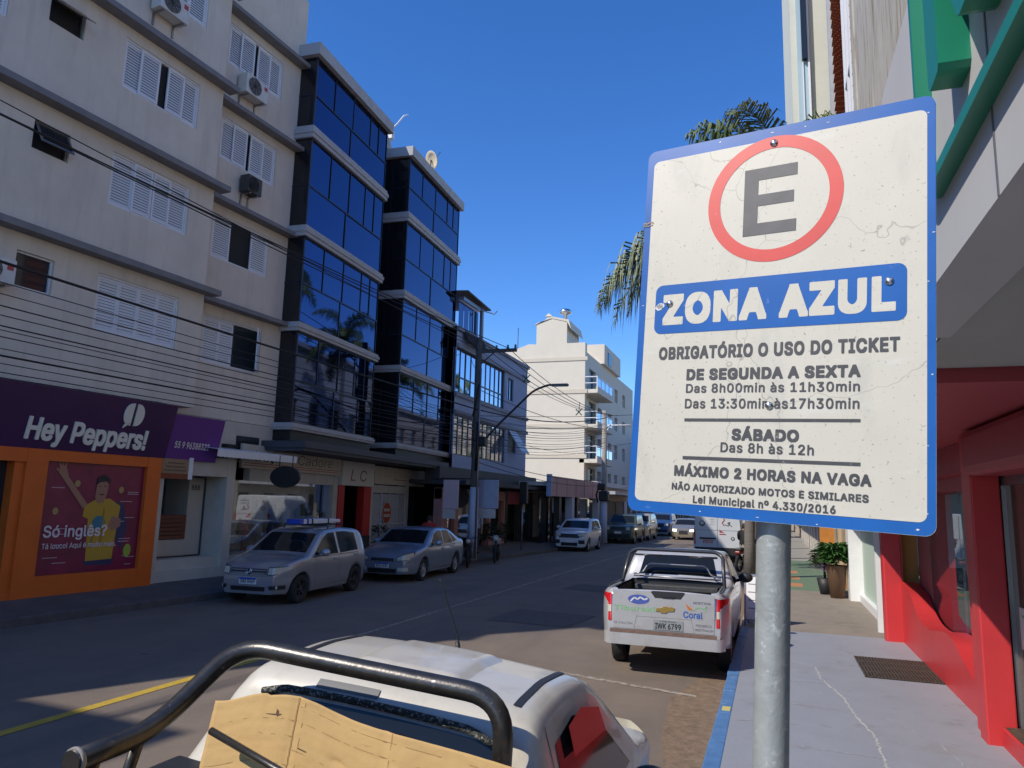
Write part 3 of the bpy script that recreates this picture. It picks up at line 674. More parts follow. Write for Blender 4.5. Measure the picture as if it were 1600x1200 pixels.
tag(m.build('vent_pipe', M_white), 'thin bent white pipe on the roof of the glass building', 'pipe')
dsh = thing('satellite_dish', 'round pale satellite dish on the edge of the glass building roof', 'satellite dish', FB(8.6, -.15, 15.42))
m = MB(); n = 20
pr = [(0, 0), (.12, .012), (.25, .05), (.36, .105), (.37, .105), (.36, .12), (.25, .065), (.12, .03), (0, .02)]
m.lathe(pr, (0, 0, 0), 'Y', 28)
M_dish = mat('dish_cream', (.66, .55, .38), .5)
dob = m.build('dish', M_dish); dob.rotation_euler = (R(-25), 0, R(150)); dob.location = FB(8.6, .02, 15.95); part(dob, dsh)
m = MB(); m.tube([FB(8.6, -.1, 15.42), FB(8.6, -.1, 15.95)], .03, 8); m.tube([FB(8.6, .05, 15.95), FB(8.5, .35, 16.2)], .012, 6); bpart(m, 'mast', M_iron, dsh)
# canopy between bays and shops
m = MB(); m.fbox(FB, -.5, 9.8, -1.1, .75, 3.52, 3.70); m.fbox(FB, -.45, 9.75, -1.0, .68, 3.44, 3.519); bpart(m, 'canopy', mat('canopy_grey', (.055, .06, .075), .6), gb)
# ---- shops under the glass building
FS = Frame(-12.3 - .6 * 1.0, 17, -.045, 1)      # shop wall plane (o measured from here)
M_cream = mat('cream_signboard', (.50, .45, .36), .6, var=.1, scale=3)
M_palewall = mat('pale_wall', (.47, .45, .42), .8, var=.1, scale=3)
sf = thing('shopfront_row', 'row of shop fronts with cream boards red columns and a slatted white shutter', 'shop front', FS(4, 0, .4))
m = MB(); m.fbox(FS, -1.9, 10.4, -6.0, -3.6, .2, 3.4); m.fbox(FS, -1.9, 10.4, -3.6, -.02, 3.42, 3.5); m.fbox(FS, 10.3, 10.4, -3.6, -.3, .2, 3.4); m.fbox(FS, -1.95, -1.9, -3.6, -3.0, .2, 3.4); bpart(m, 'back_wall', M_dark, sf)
m = MB()
m.fbox(FS, -1.95, -1.55, -3, .05, .2, 3.2); bpart(m, 'white_pier', M_palewall, sf); m = MB()
m.fbox(FS, -.9, 3.35, -.2, 0, 2.62, 2.93); m.fbox(FS, 3.35, 3.62, -.3, .02, .2, 2.93); m.fbox(FS, -1.5, 3.35, -.25, .0, .2, .75); m.fbox(FS, 4.75, 5.85, -2.4, -2.2, .2, 2.65)
m.fbox(FS, 5.86, 6.06, -.3, .03, .2, 2.86); m.fbox(FS, 6.06, 8.75, -.3, .02, 2.45, 2.72); m.fbox(FS, 8.75, 9.0, -.3, .03, .2, 2.86); m.fbox(FS, 5.95, 6.9, .031, .3, .2, .72)
bpart(m, 'wall', M_palewall, sf)
m = MB(); m.fbox(FS, -1.4, 3.6, .02, .10, 2.93, 3.55); b1 = bpart(m, 'signboard', M_cream, sf)
m = MB()
for z in (3.0, 3.06): m.fbox(FS, -1.3, 3.5, .1, .104, z, z + .018)
part(m.build('red_stripe', mat('sign_red', (.3, .02, .03), .5)), b1)
SB = lambda a, b, d: FS(a, .101 + d, b)
part(text('Cadore', SB, 1.15, 3.05, 3.14, .27, M_ink, bold=-.008, shear=.1), b1); part(text('Loja', SB, -.9, .35, 3.14, .27, M_ink, bold=-.008, shear=.1), b1)
m = MB(); m.fbox(FS, 3.65, 5.85, .0, .14, 2.64, 3.42); m.fbox(FS, 3.62, 5.88, .0, .18, 3.24, 3.30); b2 = bpart(m, 'square_signboard', mat('white_signboard', (.56, .54, .50), .6), sf)
part(text('L C', lambda a, b, d: FS(a, .141 + d, b), 4.2, 5.3, 2.80, .36, mat('brown_letter', (.16, .03, .02), .5), bold=.0, shear=.12), b2)
m = MB(); m.fbox(FS, 5.92, 10.3, .03, .12, 2.75, 3.38); b3 = bpart(m, 'signboard', M_cream, sf); b3['label'] = 'second cream signboard with a fading shop name'
part(text('Loja Cadore', lambda a, b, d: FS(a, .121 + d, b), 6.35, 9.1, 3.02, .22, mat('faded_ink', (.17, .14, .11), .6), bold=-.015, shear=.1), b3)
part(text('MODA', lambda a, b, d: FS(a, .121 + d, b), 9.2, 9.9, 2.84, .11, M_ink, bold=.02), b3)
m = MB(); m.fbox(FS, 7.4, 9.0, .12, .124, 2.93, 2.955); part(m.build('red_stripe', MATS['sign_red']), b3)
m = MB(); m.fbox(FS, 3.62, 4.0, -.2, .06, 1.0, 2.63); m.fbox(FS, 5.32, 5.84, -.2, .06, 1.0, 2.63); bpart(m, 'red_column', mat('column_red', (.42, .015, .012), .5), sf)
m = MB(); m.fbox(FS, 3.60, 4.02, -.22, .08, .2, .995); m.fbox(FS, 5.30, 5.86, -.22, .08, .2, .995); bpart(m, 'black_plinth', M_black, sf)
m = MB(); m.fbox(FS, 4.05, 4.6, -1.6, -1.5, .3, 2.5); bpart(m, 'inner_door', mat('door_grey', (.22, .2, .18), .6), sf)
sh = MB(); n = 26; h = (2.42 - .75) / n
for i in range(n):
    z = .75 + i * h; sh.quad(FS(6.08, -.03, z), FS(8.72, -.03, z), FS(8.72, -.0, z + h * .95), FS(6.08, -.0, z + h * .95)); sh.quad(FS(6.08, 0, z + h * .95), FS(8.72, 0, z + h * .95), FS(8.72, -.03, z + h), FS(6.08, -.03, z + h))
sh_o = bpart(sh, 'roller_shutter', mat('shutter_grey', (.46, .48, .52), .5), sf)
m = MB()
for u in (6.75, 7.4, 8.05): m.fbox(FS, u - .02, u + .02, .002, .03, .75, 2.45)
for z in (1.35, 1.95): m.fbox(FS, 6.08, 8.72, .003, .028, z - .02, z + .02)
part(m.build('shutter_bars', mat('bar_white', (.5, .52, .55), .5)), sh_o)
# shop window and what stands behind it
m = MB(); m.quad(FS(-1.5, -.08, .75), FS(3.35, -.08, .75), FS(3.35, -.08, 2.62), FS(-1.5, -.08, 2.62)); bpart(m, 'shop_window', M_shopglass, sf)
m = MB(); m.fbox(FS, -1.4, 3.3, -1.6, -.2, .5, .8); m.fbox(FS, -1.5, 3.35, -.86, -.82, .8, 2.6); bpart(m, 'display_floor_and_backdrop', mat('display_grey', (.34, .32, .3), .8, var=.3, scale=2), sf)  # upright backdrop panel added to catch skylight and mute the window's reflection
ric = random.Random(2); cols = [(.12, .1, .1), (.3, .05, .06), (.36, .33, .3), (.06, .07, .12), (.4, .38, .36), (.1, .12, .1)]
for k in range(7):    # dressed busts on stands in the window
    u = -1.1 + k * .65 + ric.uniform(-.1, .1); o = -.32 - ric.uniform(0, .25); m = MB()
    m.lathe([(.02, .8), (.02, 1.15), (.16, 1.16), (.17, 1.35), (.13, 1.52), (.19, 1.75), (.17, 1.86), (.06, 1.92), (.05, 2.0), (0, 2.01)], FS(u, o, 0), 'Z', 14)
    mm = tag(m.build('mannequin', mat('garment_%d' % (k % 6), cols[k % 6], .85)), ('%s draped bust in the cream-board shop window' % ['grey', 'red', 'beige', 'navy', 'off white', 'green', 'second grey'][k]), 'mannequin', 'busts in the shop window')
# octagonal stop-type panel on the shutter
oc = thing('octagon_sign', 'red octagonal sign with two pale bars on the white slatted shutter', 'sign', FS(7.15, .05, 1.77))
octp = lambda r_: [(7.15 + r_ * math.cos(math.pi / 8 + k * math.pi / 4), 1.74 + r_ * 1.05 * math.sin(math.pi / 8 + k * math.pi / 4)) for k in range(8)]
flat(FS, .035, [octp(.40)], mat('sign_pale', (.5, .45, .38), .5), 'plate', oc, .012); flat(FS, .048, [octp(.36)], mat('sign_redface', (.36, .05, .02), .5), 'red_face', oc)
flat(FS, .052, [[(6.9, 1.80), (7.4, 1.80), (7.4, 1.9), (6.9, 1.9)], [(6.9, 1.6), (7.4, 1.6), (7.4, 1.7), (6.9, 1.7)]], MATS['sign_pale'], 'bars', oc)
# hanging oval and round signs
def hanging(name, label, F, u, o, zc, ru, rz, ztop, m_):
    t = thing(name, label, 'sign', F(u, o, zc))
    mb = MB(); n = 28; pt_ = [(ru * math.cos(2 * math.pi * k / n), rz * math.sin(2 * math.pi * k / n)) for k in range(n)]
    mb.prism(pt_, lambda a, b, d: F(u + d, o + a, zc + b), -.04, .04); bpart(mb, 'board', m_, t)
    mb = MB()
    for s in (-.45, .45): mb.tube([F(u, o + s * ru, zc + rz * .85), F(u, o + s * ru, ztop)], .012, 6)
    bpart(mb, 'hanger', M_iron, t); return t
hanging('hanging_sign', 'black oval sign hanging under the white corrugated awning', FS, -1.25, 1.3, 2.72, .42, .27, 3.25, M_black)
hanging('hanging_sign', 'dark grey round sign hanging over the pavement beside the utility pole', FS, 10.6, 1.55, 2.38, .40, .42, 3.1, mat('dark_grey_board', (.07, .07, .07), .6))

# ---- blue-grey building with ribbon windows
FC = Frame(-12.5, 0, 0, 1)
M_blue = mat('blue_grey_plaster', (.31, .38, .55), .8, var=.06, scale=2)
cb = thing('blue_building', 'pale blue-grey building with ribbon windows between the glass block and the cream block', 'building', (-14, 33, 0))
C0, C1 = 28.25, 38.0
rows = [(28.3, 34.4, 6.80, 8.72), (28.3, 34.7, 4.15, 5.85)]
h1 = [rows[0], rows[1], (34.85, 35.75, 7.36, 8.5), (35.1, 36.3, 4.75, 5.9)]
wl = wall(FC, C0, C1, 3.55, 9.62, h1, 0, .16)
wl.quad(FC(C1, 0, 3.55), FC(C1, -4, 3.55), FC(C1, -4, 9.62), FC(C1, 0, 9.62)); wl.quad(FC(C0, 0, 9.62), FC(C1, 0, 9.62), FC(C1, -4, 9.62), FC(C0, -4, 9.62)); wl.quad(FC(C0, 0, 3.55), FC(C1, 0, 3.55), FC(C1, -4, 3.55), FC(C0, -4, 3.55))
wl.quad(FC(C0, -4, 0), FC(C1, -4, 0), FC(C1, -4, 9.6), FC(C0, -4, 9.6)); bpart(wl, 'wall', M_blue, cb)
for z, o in ((9.55, .10), (8.80, .08), (6.70, .08), (5.97, .08), (3.55, .06)):
    m = MB(); m.fbox(FC, C0, C1 + .1, -.02, o, z - .08, z + .08); bpart(m, 'string_course', mat('blue_grey_trim', (.23, .25, .31), .7), cb)
def ribbon(F, h, cols, parent, gm, rowz=None):
    u0, u1, z0, z1 = h; fr = MB(); o = -.1
    for k in range(cols + 1):
        u = u0 + (u1 - u0) * k / cols; fr.fbox(F, u - .025, u + .025, o - .03, o + .03, z0, z1)
    for z in [z0 + .03, z1 - .03] + ([rowz] if rowz else []): fr.fbox(F, u0, u1, o - .028, o + .028, z - .03, z + .03)
    w = bpart(fr, 'window', M_mull, parent); r3 = random.Random(int(u0 * 7))
    for k in range(cols):
        a, b = u0 + (u1 - u0) * k / cols, u0 + (u1 - u0) * (k + 1) / cols; t = r3.uniform(-.006, .006)
        p = MB(); p.quad(F(a, o + t, z0), F(b, o - t, z0), F(b, o - t, z1), F(a, o + t, z1)); part(p.build('glass_pane', gm), w)
    return w
ribbon(FC, rows[0], 10, cb, M_mirror2, 7.5); ribbon(FC, rows[1], 11, cb, mat('sky_mirror', (.62, .66, .72), .05, metal=1.), 5.45); ribbon(FC, h1[2], 2, cb, M_mirror2)
fr = MB(); fr.fbox(FC, 35.1, 36.3, -.12, -.08, 4.75, 5.9); w = bpart(fr, 'dark_window', M_black, cb)
p = MB(); p.hexa([FC(35.1, 0, 5.85), FC(36.3, 0, 5.85), FC(36.3, .75, 4.7), FC(35.1, .75, 4.7), FC(35.1, .02, 5.88), FC(36.3, .02, 5.88), FC(36.3, .77, 4.73), FC(35.1, .77, 4.73)]); part(p.build('tilted_sash', mat('sash_pale', (.5, .52, .55), .3)), w)
# roof terrace over the left end
m = MB(); m.hexa([FC(28.9, -3.8, 11.55), FC(31.7, -3.8, 11.4), FC(31.7, .18, 11.14), FC(28.9, .18, 11.30), FC(28.9, -3.8, 11.62), FC(31.7, -3.8, 11.47), FC(31.7, .18, 11.21), FC(28.9, .18, 11.37)]); bpart(m, 'terrace_roof', mat('roof_brown', (.12, .10, .09), .8), cb)
m = MB(); m.fbox(FC, 31.0, 31.12, -.1, .02, 9.63, 11.1); m.fbox(FC, 28.9, 31.12, -.3, -.02, 10.95, 11.1); bpart(m, 'terrace_post', M_alu, cb)
gp = MB()
for k in range(4): gp.quad(FC(28.8 + k * .58, -.2, 9.7), FC(29.34 + k * .58, -.2, 9.7), FC(29.34 + k * .58, -.2, 10.9), FC(28.8 + k * .58, -.2, 10.9))
bpart(gp, 'terrace_glass', M_mirror, cb)
tl = MB(); r3 = random.Random(9)
for k in range(22):
    for j in range(4):
        u = 28.9 + k * .10 + r3.uniform(-.02, .02); tl.tube([FC(u, .06 + .06 * j, 9.55 - .13 * j), FC(u, .14 + .06 * j, 9.4 - .13 * j)], .05, 7)
bpart(tl, 'dark_tiles', mat('slate_tile', (.03, .03, .035), .7), cb)
m = MB(); m.tube([FC(31.1, .05, 11.0), FC(31.6, .4, 10.95), FC(31.7, .5, 11.12)], .03, 6); m.tube([FC(31.05, .06, 9.6), FC(31.05, .06, 11.0)], .03, 6); bpart(m, 'gutter_pipe', M_white, cb)
# lower storey of the blue building
FD = Frame(-11.9, 0, 0, 1); M_pink = mat('pink_plaster', (.42, .20, .17), .8, var=.1, scale=3)
lo = thing('pink_shopfront', 'pink and red lower shop fronts with reflecting panes under a dark canopy', 'shop front', (-12, 33, .2))
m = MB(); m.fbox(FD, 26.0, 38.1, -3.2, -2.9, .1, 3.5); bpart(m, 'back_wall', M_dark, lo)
m = MB()
for a, b in ((26.0, 26.6), (27.3, 27.65), (29.35, 29.6), (31.1, 31.3), (33.0, 33.15)): m.fbox(FD, a, b, -.3, .04, .1, 2.7)
m.fbox(FD, 26.0, 33.15, -.28, .03, 2.3, 2.72); m.fbox(FD, 31.3, 33.0, -.2, .03, .1, .7); bpart(m, 'pink_wall', M_pink, lo)
m = MB()
for a, b in ((33.15, 33.5), (35.4, 35.75), (37.2, 37.5)): m.fbox(FD, a, b, -.3, .05, .1, 2.75)
bpart(m, 'dark_pier', M_black, lo)
m = MB(); m.fbox(FD, 33.5, 38.1, -.2, .0, 2.15, 2.75); bpart(m, 'red_panel', M_darkred, lo)
M_warmmirror = mat('warm_mirror_glass', (.60, .55, .50), .04, metal=1.)
for a, b in ((26.6, 27.3), (27.65, 29.35), (29.6, 31.1), (31.3, 33.0)):
    m = MB(); m.quad(FD(a, -.1, .7), FD(b, -.1, .7), FD(b, -.1, 2.3), FD(a, -.1, 2.3)); bpart(m, 'window', M_warmmirror, lo)
for a, b in ((33.5, 35.4), (35.75, 37.2)):
    m = MB(); m.quad(FD(a, -.1, .2), FD(b, -.1, .2), FD(b, -.1, 2.15), FD(a, -.1, 2.15)); bpart(m, 'glass_door', M_warmmirror, lo)
m = MB(); m.fbox(FD, 25.8, 38.1, -3.2, 1.1, 2.86, 3.02); m.fbox(FD, 25.8, 38.1, -.6, .0, 3.02, 3.55); bpart(m, 'canopy', mat('canopy_dark', (.04, .042, .05), .6), lo)
# square double banner beside the pole
for (u0, u1, z0, z1, o, lab, mm) in ((25.2, 25.26, 1.95, 3.0, (.45, 1.05), 'grey and white square banner left of the utility pole', M_ppale), (25.9, 25.96, 2.0, 3.05, (1.55, 2.35), 'grey-blue square banner right of the utility pole', mat('banner_blue', (.34, .37, .46), .5, var=.1, scale=2))):
    t = thing('banner_sign', lab, 'sign', FD(u0, o[0], z0)); m = MB(); m.fbox(FD, u0, u1, o[0], o[1], z0, z1); bpart(m, 'panel', mm, t)
    m = MB(); m.fbox(FD, u0, u1, o[0], o[1] - .1, z0 - .36, z0 - .02); bpart(m, 'lower_panel', M_palewall, t)
    m = MB(); m.tube([FD(u0 + .03, -.05, z1 + .02), FD(u0 + .03, o[1], z1 + .02)], .02, 6); bpart(m, 'bracket', M_iron, t)

# ---- low pink shop with a long fascia
FE = Frame(-11.0, 0, .02, 1)
eb = thing('low_shop', 'low shop with a faded pink fascia beside the white car', 'building', FE(40, -2, .2))
m = MB(); m.fbox(FE, 35.2, 45.2, -.1, .12, 2.60, 3.58); bpart(m, 'fascia', mat('faded_pink', (.44, .27, .27), .7, var=.22, scale=3, stretch=(4, 4, .6)), eb)
m = MB(); m.fbox(FE, 35.0, 35.2, -.1, .13, 2.58, 3.66); bpart(m, 'fascia_end', M_blue, eb)
m = MB()
for k in range(5): m.fbox(FE, 36 + k * 1.8, 36.06 + k * 1.8, .121, .135, 2.62, 3.56)
bpart(m, 'fascia_rib', M_pink, eb)
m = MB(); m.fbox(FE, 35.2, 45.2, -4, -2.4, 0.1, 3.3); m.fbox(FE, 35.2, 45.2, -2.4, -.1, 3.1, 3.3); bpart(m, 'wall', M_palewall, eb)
m = MB(); m.fbox(FE, 39.0, 39.5, -.3, .08, .1, 2.6); m.fbox(FE, 44.9, 45.2, -.3, .08, .1, 2.6); bpart(m, 'pillar', mat('blue_white_pillar', (.42, .47, .58), .7), eb)
m = MB(); m.fbox(FE, 36.9, 37.3, -.3, .0, .1, 2.6); m.fbox(FE, 40.3, 40.6, -.3, .0, .1, 2.6); m.fbox(FE, 41.6, 43.0, -1.0, -.8, .1, 2.3); bpart(m, 'dark_pier', M_black, eb)
m = MB()
for a, b in ((35.2, 36.9), (37.3, 39.0), (40.6, 44.9)): m.quad(FE(a, -.5, .15), FE(b, -.5, .15), FE(b, -.5, 2.55), FE(a, -.5, 2.55))
bpart(m, 'shop_window', M_warmmirror, eb)
m = MB(); m.fbox(FE, 37.4, 38.7, -.45, -.40, .55, 1.75); bpart(m, 'blue_poster', mat('royal_blue', (.02, .06, .32), .5, var=.3, scale=5), eb)

# ---- cream apartment block with balconies
FW = Frame(-13.95, 57, .0, 1)      # street facade, faces the road
M_creamw = mat('cream_render', (.68, .61, .49), .85, var=.03, scale=1.5)
M_creamd = mat('cream_band', (.62, .54, .42), .85, var=.03, scale=1.5)
db = thing('cream_block', 'tall cream apartment block with a blank sunlit wall roof tower and balconies', 'building', (-17, 60, 0))
def GX(x, z, y=57.): return (x, y, z)
gab = MB(); pf = [(-13.9, 0), (-13.9, 15.15), (-15.45, 15.15), (-15.45, 16.95), (-16.75, 17.3), (-18.05, 16.95), (-18.05, 15.15), (-18.7, 15.2), (-20.0, 14.75), (-24, 14.6), (-24, 0)]
gab.prism(pf, lambda a, b, d: (a, d, b), 57, 57.6); bpart(gab, 'gable_wall', M_creamw, db)
for z0, z1 in ((13.68, 13.98), (11.0, 11.33), (8.22, 8.55), (5.82, 6.12)):
    m = MB(); m.box(-24, -13.7, 56.94, 57.0, z0, z1); bpart(m, 'band', M_creamd, db)
m = MB(); m.box(-18.05, -15.45, 57.6, 61, 13.5, 16.9); m.prism([(-15.1, 16.3), (-15.45, 16.95), (-16.75, 17.3), (-18.05, 16.95), (-18.2, 16.8), (-16.75, 17.45), (-15.3, 17.1)], lambda a, b, d: (a, d, b), 56.95, 61.1); bpart(m, 'roof_tower', M_creamw, db)
m = MB(); m.lathe([(.16, 17.2), (.16, 17.9), (.5, 18.05), (.52, 18.2), (.36, 18.38), (0, 18.45)], (-16.0, 58.5, 0), 'Z', 18); bpart(m, 'vent_cowl', MATS['steel'] if 'steel' in MATS else M_steel, db)
m = MB(); m.box(-17.5, -17.1, 58, 58.4, 17.1, 17.75); m.prism([(-17.6, 17.75), (-17.3, 18.0), (-17.0, 17.75)], lambda a, b, d: (a, d, b), 57.9, 58.5); bpart(m, 'chimney', M_creamw, db)
m = MB(); m.tube([(-20.0, 58, 14.7), (-20.0, 58, 16.9)], .03, 5); bpart(m, 'aerial', M_iron, db)
hol = []; zb_ = [2.9, 5.75, 8.5, 11.3]
for z in zb_:
    for (a, b, c, d) in ((1.0, 2.2, .3, 2.2), (3.2, 5.6, .1, 2.3), (6.6, 8.0, .9, 2.2), (11, 12.4, .9, 2.2), (14, 15.4, .9, 2.2), (18, 19.4, .9, 2.2)): hol.append((a, b, z + c, z + d))
wl = wall(FW, .6, 24, 0, 14.8, hol, -.35, .3); wl.quad(FW(24, -.35, 0), FW(24, -10, 0), FW(24, -10, 14.8), FW(24, -.35, 14.8)); wl.quad(FW(.6, -.35, 14.8), FW(24, -.35, 14.8), FW(24, -10, 14.8), FW(.6, -10, 14.8)); bpart(wl, 'street_wall', M_creamw, db)
for a, b, c, d in hol:
    m = MB(); m.fbox(FW, a, b, -.62, -.58, c, d); w = bpart(m, 'window', M_winglass, db)
    m = MB(); m.fbox(FW, (a + b) / 2 - .03, (a + b) / 2 + .03, -.58, -.55, c, d); m.fbox(FW, a, a + .06, -.58, -.55, c, d); m.fbox(FW, b - .06, b, -.58, -.55, c, d); m.fbox(FW, a + .06, b - .06, -.58, -.55, d - .5, d - .44); part(m.build('frame', M_white), w)
for z in zb_:
    m = MB(); m.fbox(FW, 0, 6.2, -.34, 1.1, z - .28, z + .02); m.fbox(FW, 0, 6.2, .98, 1.1, z + .02, z + .22); bl = bpart(m, 'balcony', M_creamw, db)
    m = MB(); m.fbox(FW, 0.02, 6.2, 1.02, 1.06, z + 1.0, z + 1.07)
    m.fbox(FW, .02, .06, -.3, 1.02, z + 1.0, z + 1.07); m.fbox(FW, .02, .06, -.3, 1.0, z + .5, z + .56)
    for u in (0.02, 1.5, 3.0, 4.6, 6.12): m.fbox(FW, u, u + .06, 1.01, 1.07, z + .22, z + 1.0)
    part(m.build('railing', M_white), bl)
    m = MB(); m.fbox(FW, .1, 6.1, 1.03, 1.045, z + .28, z + .95); part(m.build('glass_panel', M_mirror2), bl)
m = MB(); m.fbox(FW, 7.5, 15, -4, .0, 14.8, 16.6); bpart(m, 'penthouse', M_creamw, db)
m = MB(); m.fbox(FW, 9, 10.4, .01, .06, 14.95, 16.1); bpart(m, 'penthouse_window', M_winglass, db)
# ================================================================ VEHICLES
def lerp_poly(pts, x):
    if x <= pts[0][0]: return pts[0][1]
    for (a, b), (c, d) in zip(pts, pts[1:]):
        if x <= c: return b + (d - b) * (x - a) / (c - a) if c > a else d
    return pts[-1][1]
class Shell:
    """car body surface; local x from rear bumper (0) to nose (L), y to the left, z up"""
    def __init__(s, L, W, top, belt, tum, axles, wheel_r, sill=.22, rear_k=.84, nose_k=.78, rl=.42, nl=.62, bul=.05, smooth=.09, open_bed=None, rearbul=.04, arch=.07, cabw=None):
        s.L, s.W, s.top, s.belt, s.tum, s.ax, s.wr, s.sill = L, W / 2, top, belt, tum, axles, wheel_r, sill
        s.rk, s.nk, s.rl, s.nl, s.bul, s.sm, s.bed, s.rb, s.arch = rear_k, nose_k, rl, nl, bul, smooth, open_bed, rearbul, arch
    def zt(s, x):
        n = 7; return sum(lerp_poly(s.top, x + s.sm * (k / (n - 1) * 2 - 1)) for k in range(n)) / n
    def zb(s, x):
        z = s.sill + (.06 * max(0, (.5 - x) / .5) ** 2) + .02 * max(0, (x - s.L + .4) / .4)
        for a in s.ax:
            r = s.wr + s.arch; d = abs(x - a)
            if d < r: z = max(z, s.wr + math.sqrt(r * r - d * d) * (.98))
        return z
    def plan(s, x):
        w = s.W
        if x < s.rl: w *= 1 - (1 - s.rk) * ((s.rl - x) / s.rl) ** 2.4
        if x > s.L - s.nl: w *= 1 - (1 - s.nk) * ((x - s.L + s.nl) / s.nl) ** 2.2
        return w
    def w(s, x, z):
        w = s.plan(x)
        if z < .5: w *= 1 - .07 * ((.5 - z) / .3) ** 2
        m = (z - .55) / (s.belt - .5); 
        if 0 < m < 1: w += .012 * math.sin(m * math.pi)
        if z > s.belt: w -= s.tum * (z - s.belt)
        return w
    def xoff(s, x, z):
        f = max(0, (x - s.L + .35) / .35) ** 2; r = max(0, (.3 - x) / .3) ** 2; m = (z - .48) / .35
        return s.bul * (1 - m * m) * f * .8 - s.rb * (1 - m * m) * r * .8
    def nose_x(s, y, z):
        t = (abs(y) / s.W); 
        x = s.L if t <= s.nk else s.L - s.nl + s.nl * min(1, ((1 - min(t, 1)) / (1 - s.nk))) ** (1 / 2.2)
        return x + s.xoff(x, z)
    def rear_x(s, y, z):
        t = abs(y) / s.W
        x = 0 if t <= s.rk else s.rl - s.rl * min(1, ((1 - min(t, 1)) / (1 - s.rk))) ** (1 / 2.4)
        return x + s.xoff(x, z)
    def stations(s):
        X = set()
        n = int(s.L / .07)
        for i in range(n + 1): X.add(round(s.L * i / n, 3))
        for i in range(9): X.add(round(s.nl * .5 * (i / 8) ** 2, 4)); X.add(round(s.L - s.nl * .5 * (i / 8) ** 2, 4))
        for a in s.ax:
            for k in range(13): X.add(round(a - (s.wr + s.arch) * math.cos(math.pi * k / 12), 3))
        for p, _ in s.top: X.add(round(p, 3))
        if s.bed: X |= set(s.bed)
        X = sorted(x for x in X if 0 <= x <= s.L); out = [X[0]]
        for x in X[1:]:
            if x - out[-1] > .012 or (s.bed and x in s.bed): out.append(x)
        if s.L not in out: out[-1] = s.L
        return out
    def section(s, x):
        zt, zb = s.zt(x), s.zb(x); r = min(.07, max(.01, (zt - zb) * .22)); ze = zt - r
        P = [(0, zb), (s.w(x, zb) * .97, zb)]
        for j in range(11):
            z = zb + (ze - zb) * (j / 10); P.append((s.w(x, z), z))
        we = s.w(x, ze); wt = s.w(x, zt)
        for a in (30, 60, 90): P.append((we - (we - wt) * math.sin(R(a)) - r * .9 * (1 - math.cos(R(a))), ze + r * math.sin(R(a))))
        yt = P[-1][0]
        s_rail = max(.0, 1 - .06 / max(yt, .1))
        for f in (s_rail, .8, .6, .4, .2, 0): P.append((yt * f, zt + .022 * (1 - f * f)))
        return [(x + s.xoff(x, z), y, z) for y, z in P]
    def build(s):
        mb = MB(); X = s.stations(); secs = [s.section(x) for x in X]; m = len(secs[0])
        full = [[p for p in sc] + [(p[0], -p[1], p[2]) for p in sc[::-1][1:-1]] for sc in secs]
        n = len(full[0]); b = 0
        for r_ in full: mb.v += r_
        rail = m - 6   # index where the top strip starts
        for i in range(len(X) - 1):
            inbed = s.bed and X[i] >= s.bed[0] - 1e-4 and X[i + 1] <= s.bed[1] + 1e-4
            for j in range(n):
                if inbed and rail <= j < n - rail: continue
                mb.f.append((i * n + j, i * n + (j + 1) % n, (i + 1) * n + (j + 1) % n, (i + 1) * n + j)); mb.smooth.add(len(mb.f) - 1)
        for end in (0, len(X) - 1):
            q = end * n
            for j in range(1, m - 1):
                a, b_, c, d = j, j + 1, (n - j - 1) % n, (n - j) % n
                mb.f.append((q + a, q + b_, q + c, q + d))
        return mb
    def side(s, lo, hi, sgn, off=.004, n=10, k=5):
        rows = []
        for j in range(k + 1):
            row = []
            for i in range(n + 1):
                t = i / n; pl = [lerp_t(lo, t), lerp_t(hi, t)]
                x = pl[0][0] + (pl[1][0] - pl[0][0]) * j / k; z = pl[0][1] + (pl[1][1] - pl[0][1]) * j / k
                row.append((x + s.xoff(x, z), sgn * (s.w(x, z) + off), z))
            rows.append(row)
        return MB().grid(rows)
    def front(s, y0, y1, zlo, zhi, off=.005, n=10, k=4, rear=False):
        """patch on nose or tail; zlo/zhi may be numbers or functions of t"""
        rows = []
        for j in range(k + 1):
            row = []
            for i in range(n + 1):
                t = i / n; y = y0 + (y1 - y0) * t; a = zlo(t) if callable(zlo) else zlo; b = zhi(t) if callable(zhi) else zhi
                z = a + (b - a) * j / k; x = s.rear_x(y, z) - off if rear else s.nose_x(y, z) + off
                row.append((x, y, z))
            rows.append(row)
        return MB().grid(rows)
    def over(s, x0, x1, f0, f1, off=.006, n=8, k=10, taper=0.):
        rows = []
        for i in range(n + 1):
            x = x0 + (x1 - x0) * i / n; zt = s.zt(x); sl = (s.zt(x + .02) - s.zt(x - .02)) / .04; l = math.sqrt(1 + sl * sl)
            yt = s.section(x)[-6][1] / max(.01, 1 - .06 / max(s.section(x)[-6][1], .1)); row = []
            for j in range(k + 1):
                f = f0 + (f1 - f0) * j / k; f *= 1 - taper * (i / n)
                row.append((x - sl / l * off, yt * f, zt + .022 * (1 - f * f) + off / l))
            rows.append(row)
        return MB().grid(rows)
def lerp_t(P, t):
    if len(P) == 1: return P[0]
    q = t * (len(P) - 1); i = min(int(q), len(P) - 2); f = q - i
    return (P[i][0] + (P[i + 1][0] - P[i][0]) * f, P[i][1] + (P[i + 1][1] - P[i][1]) * f)
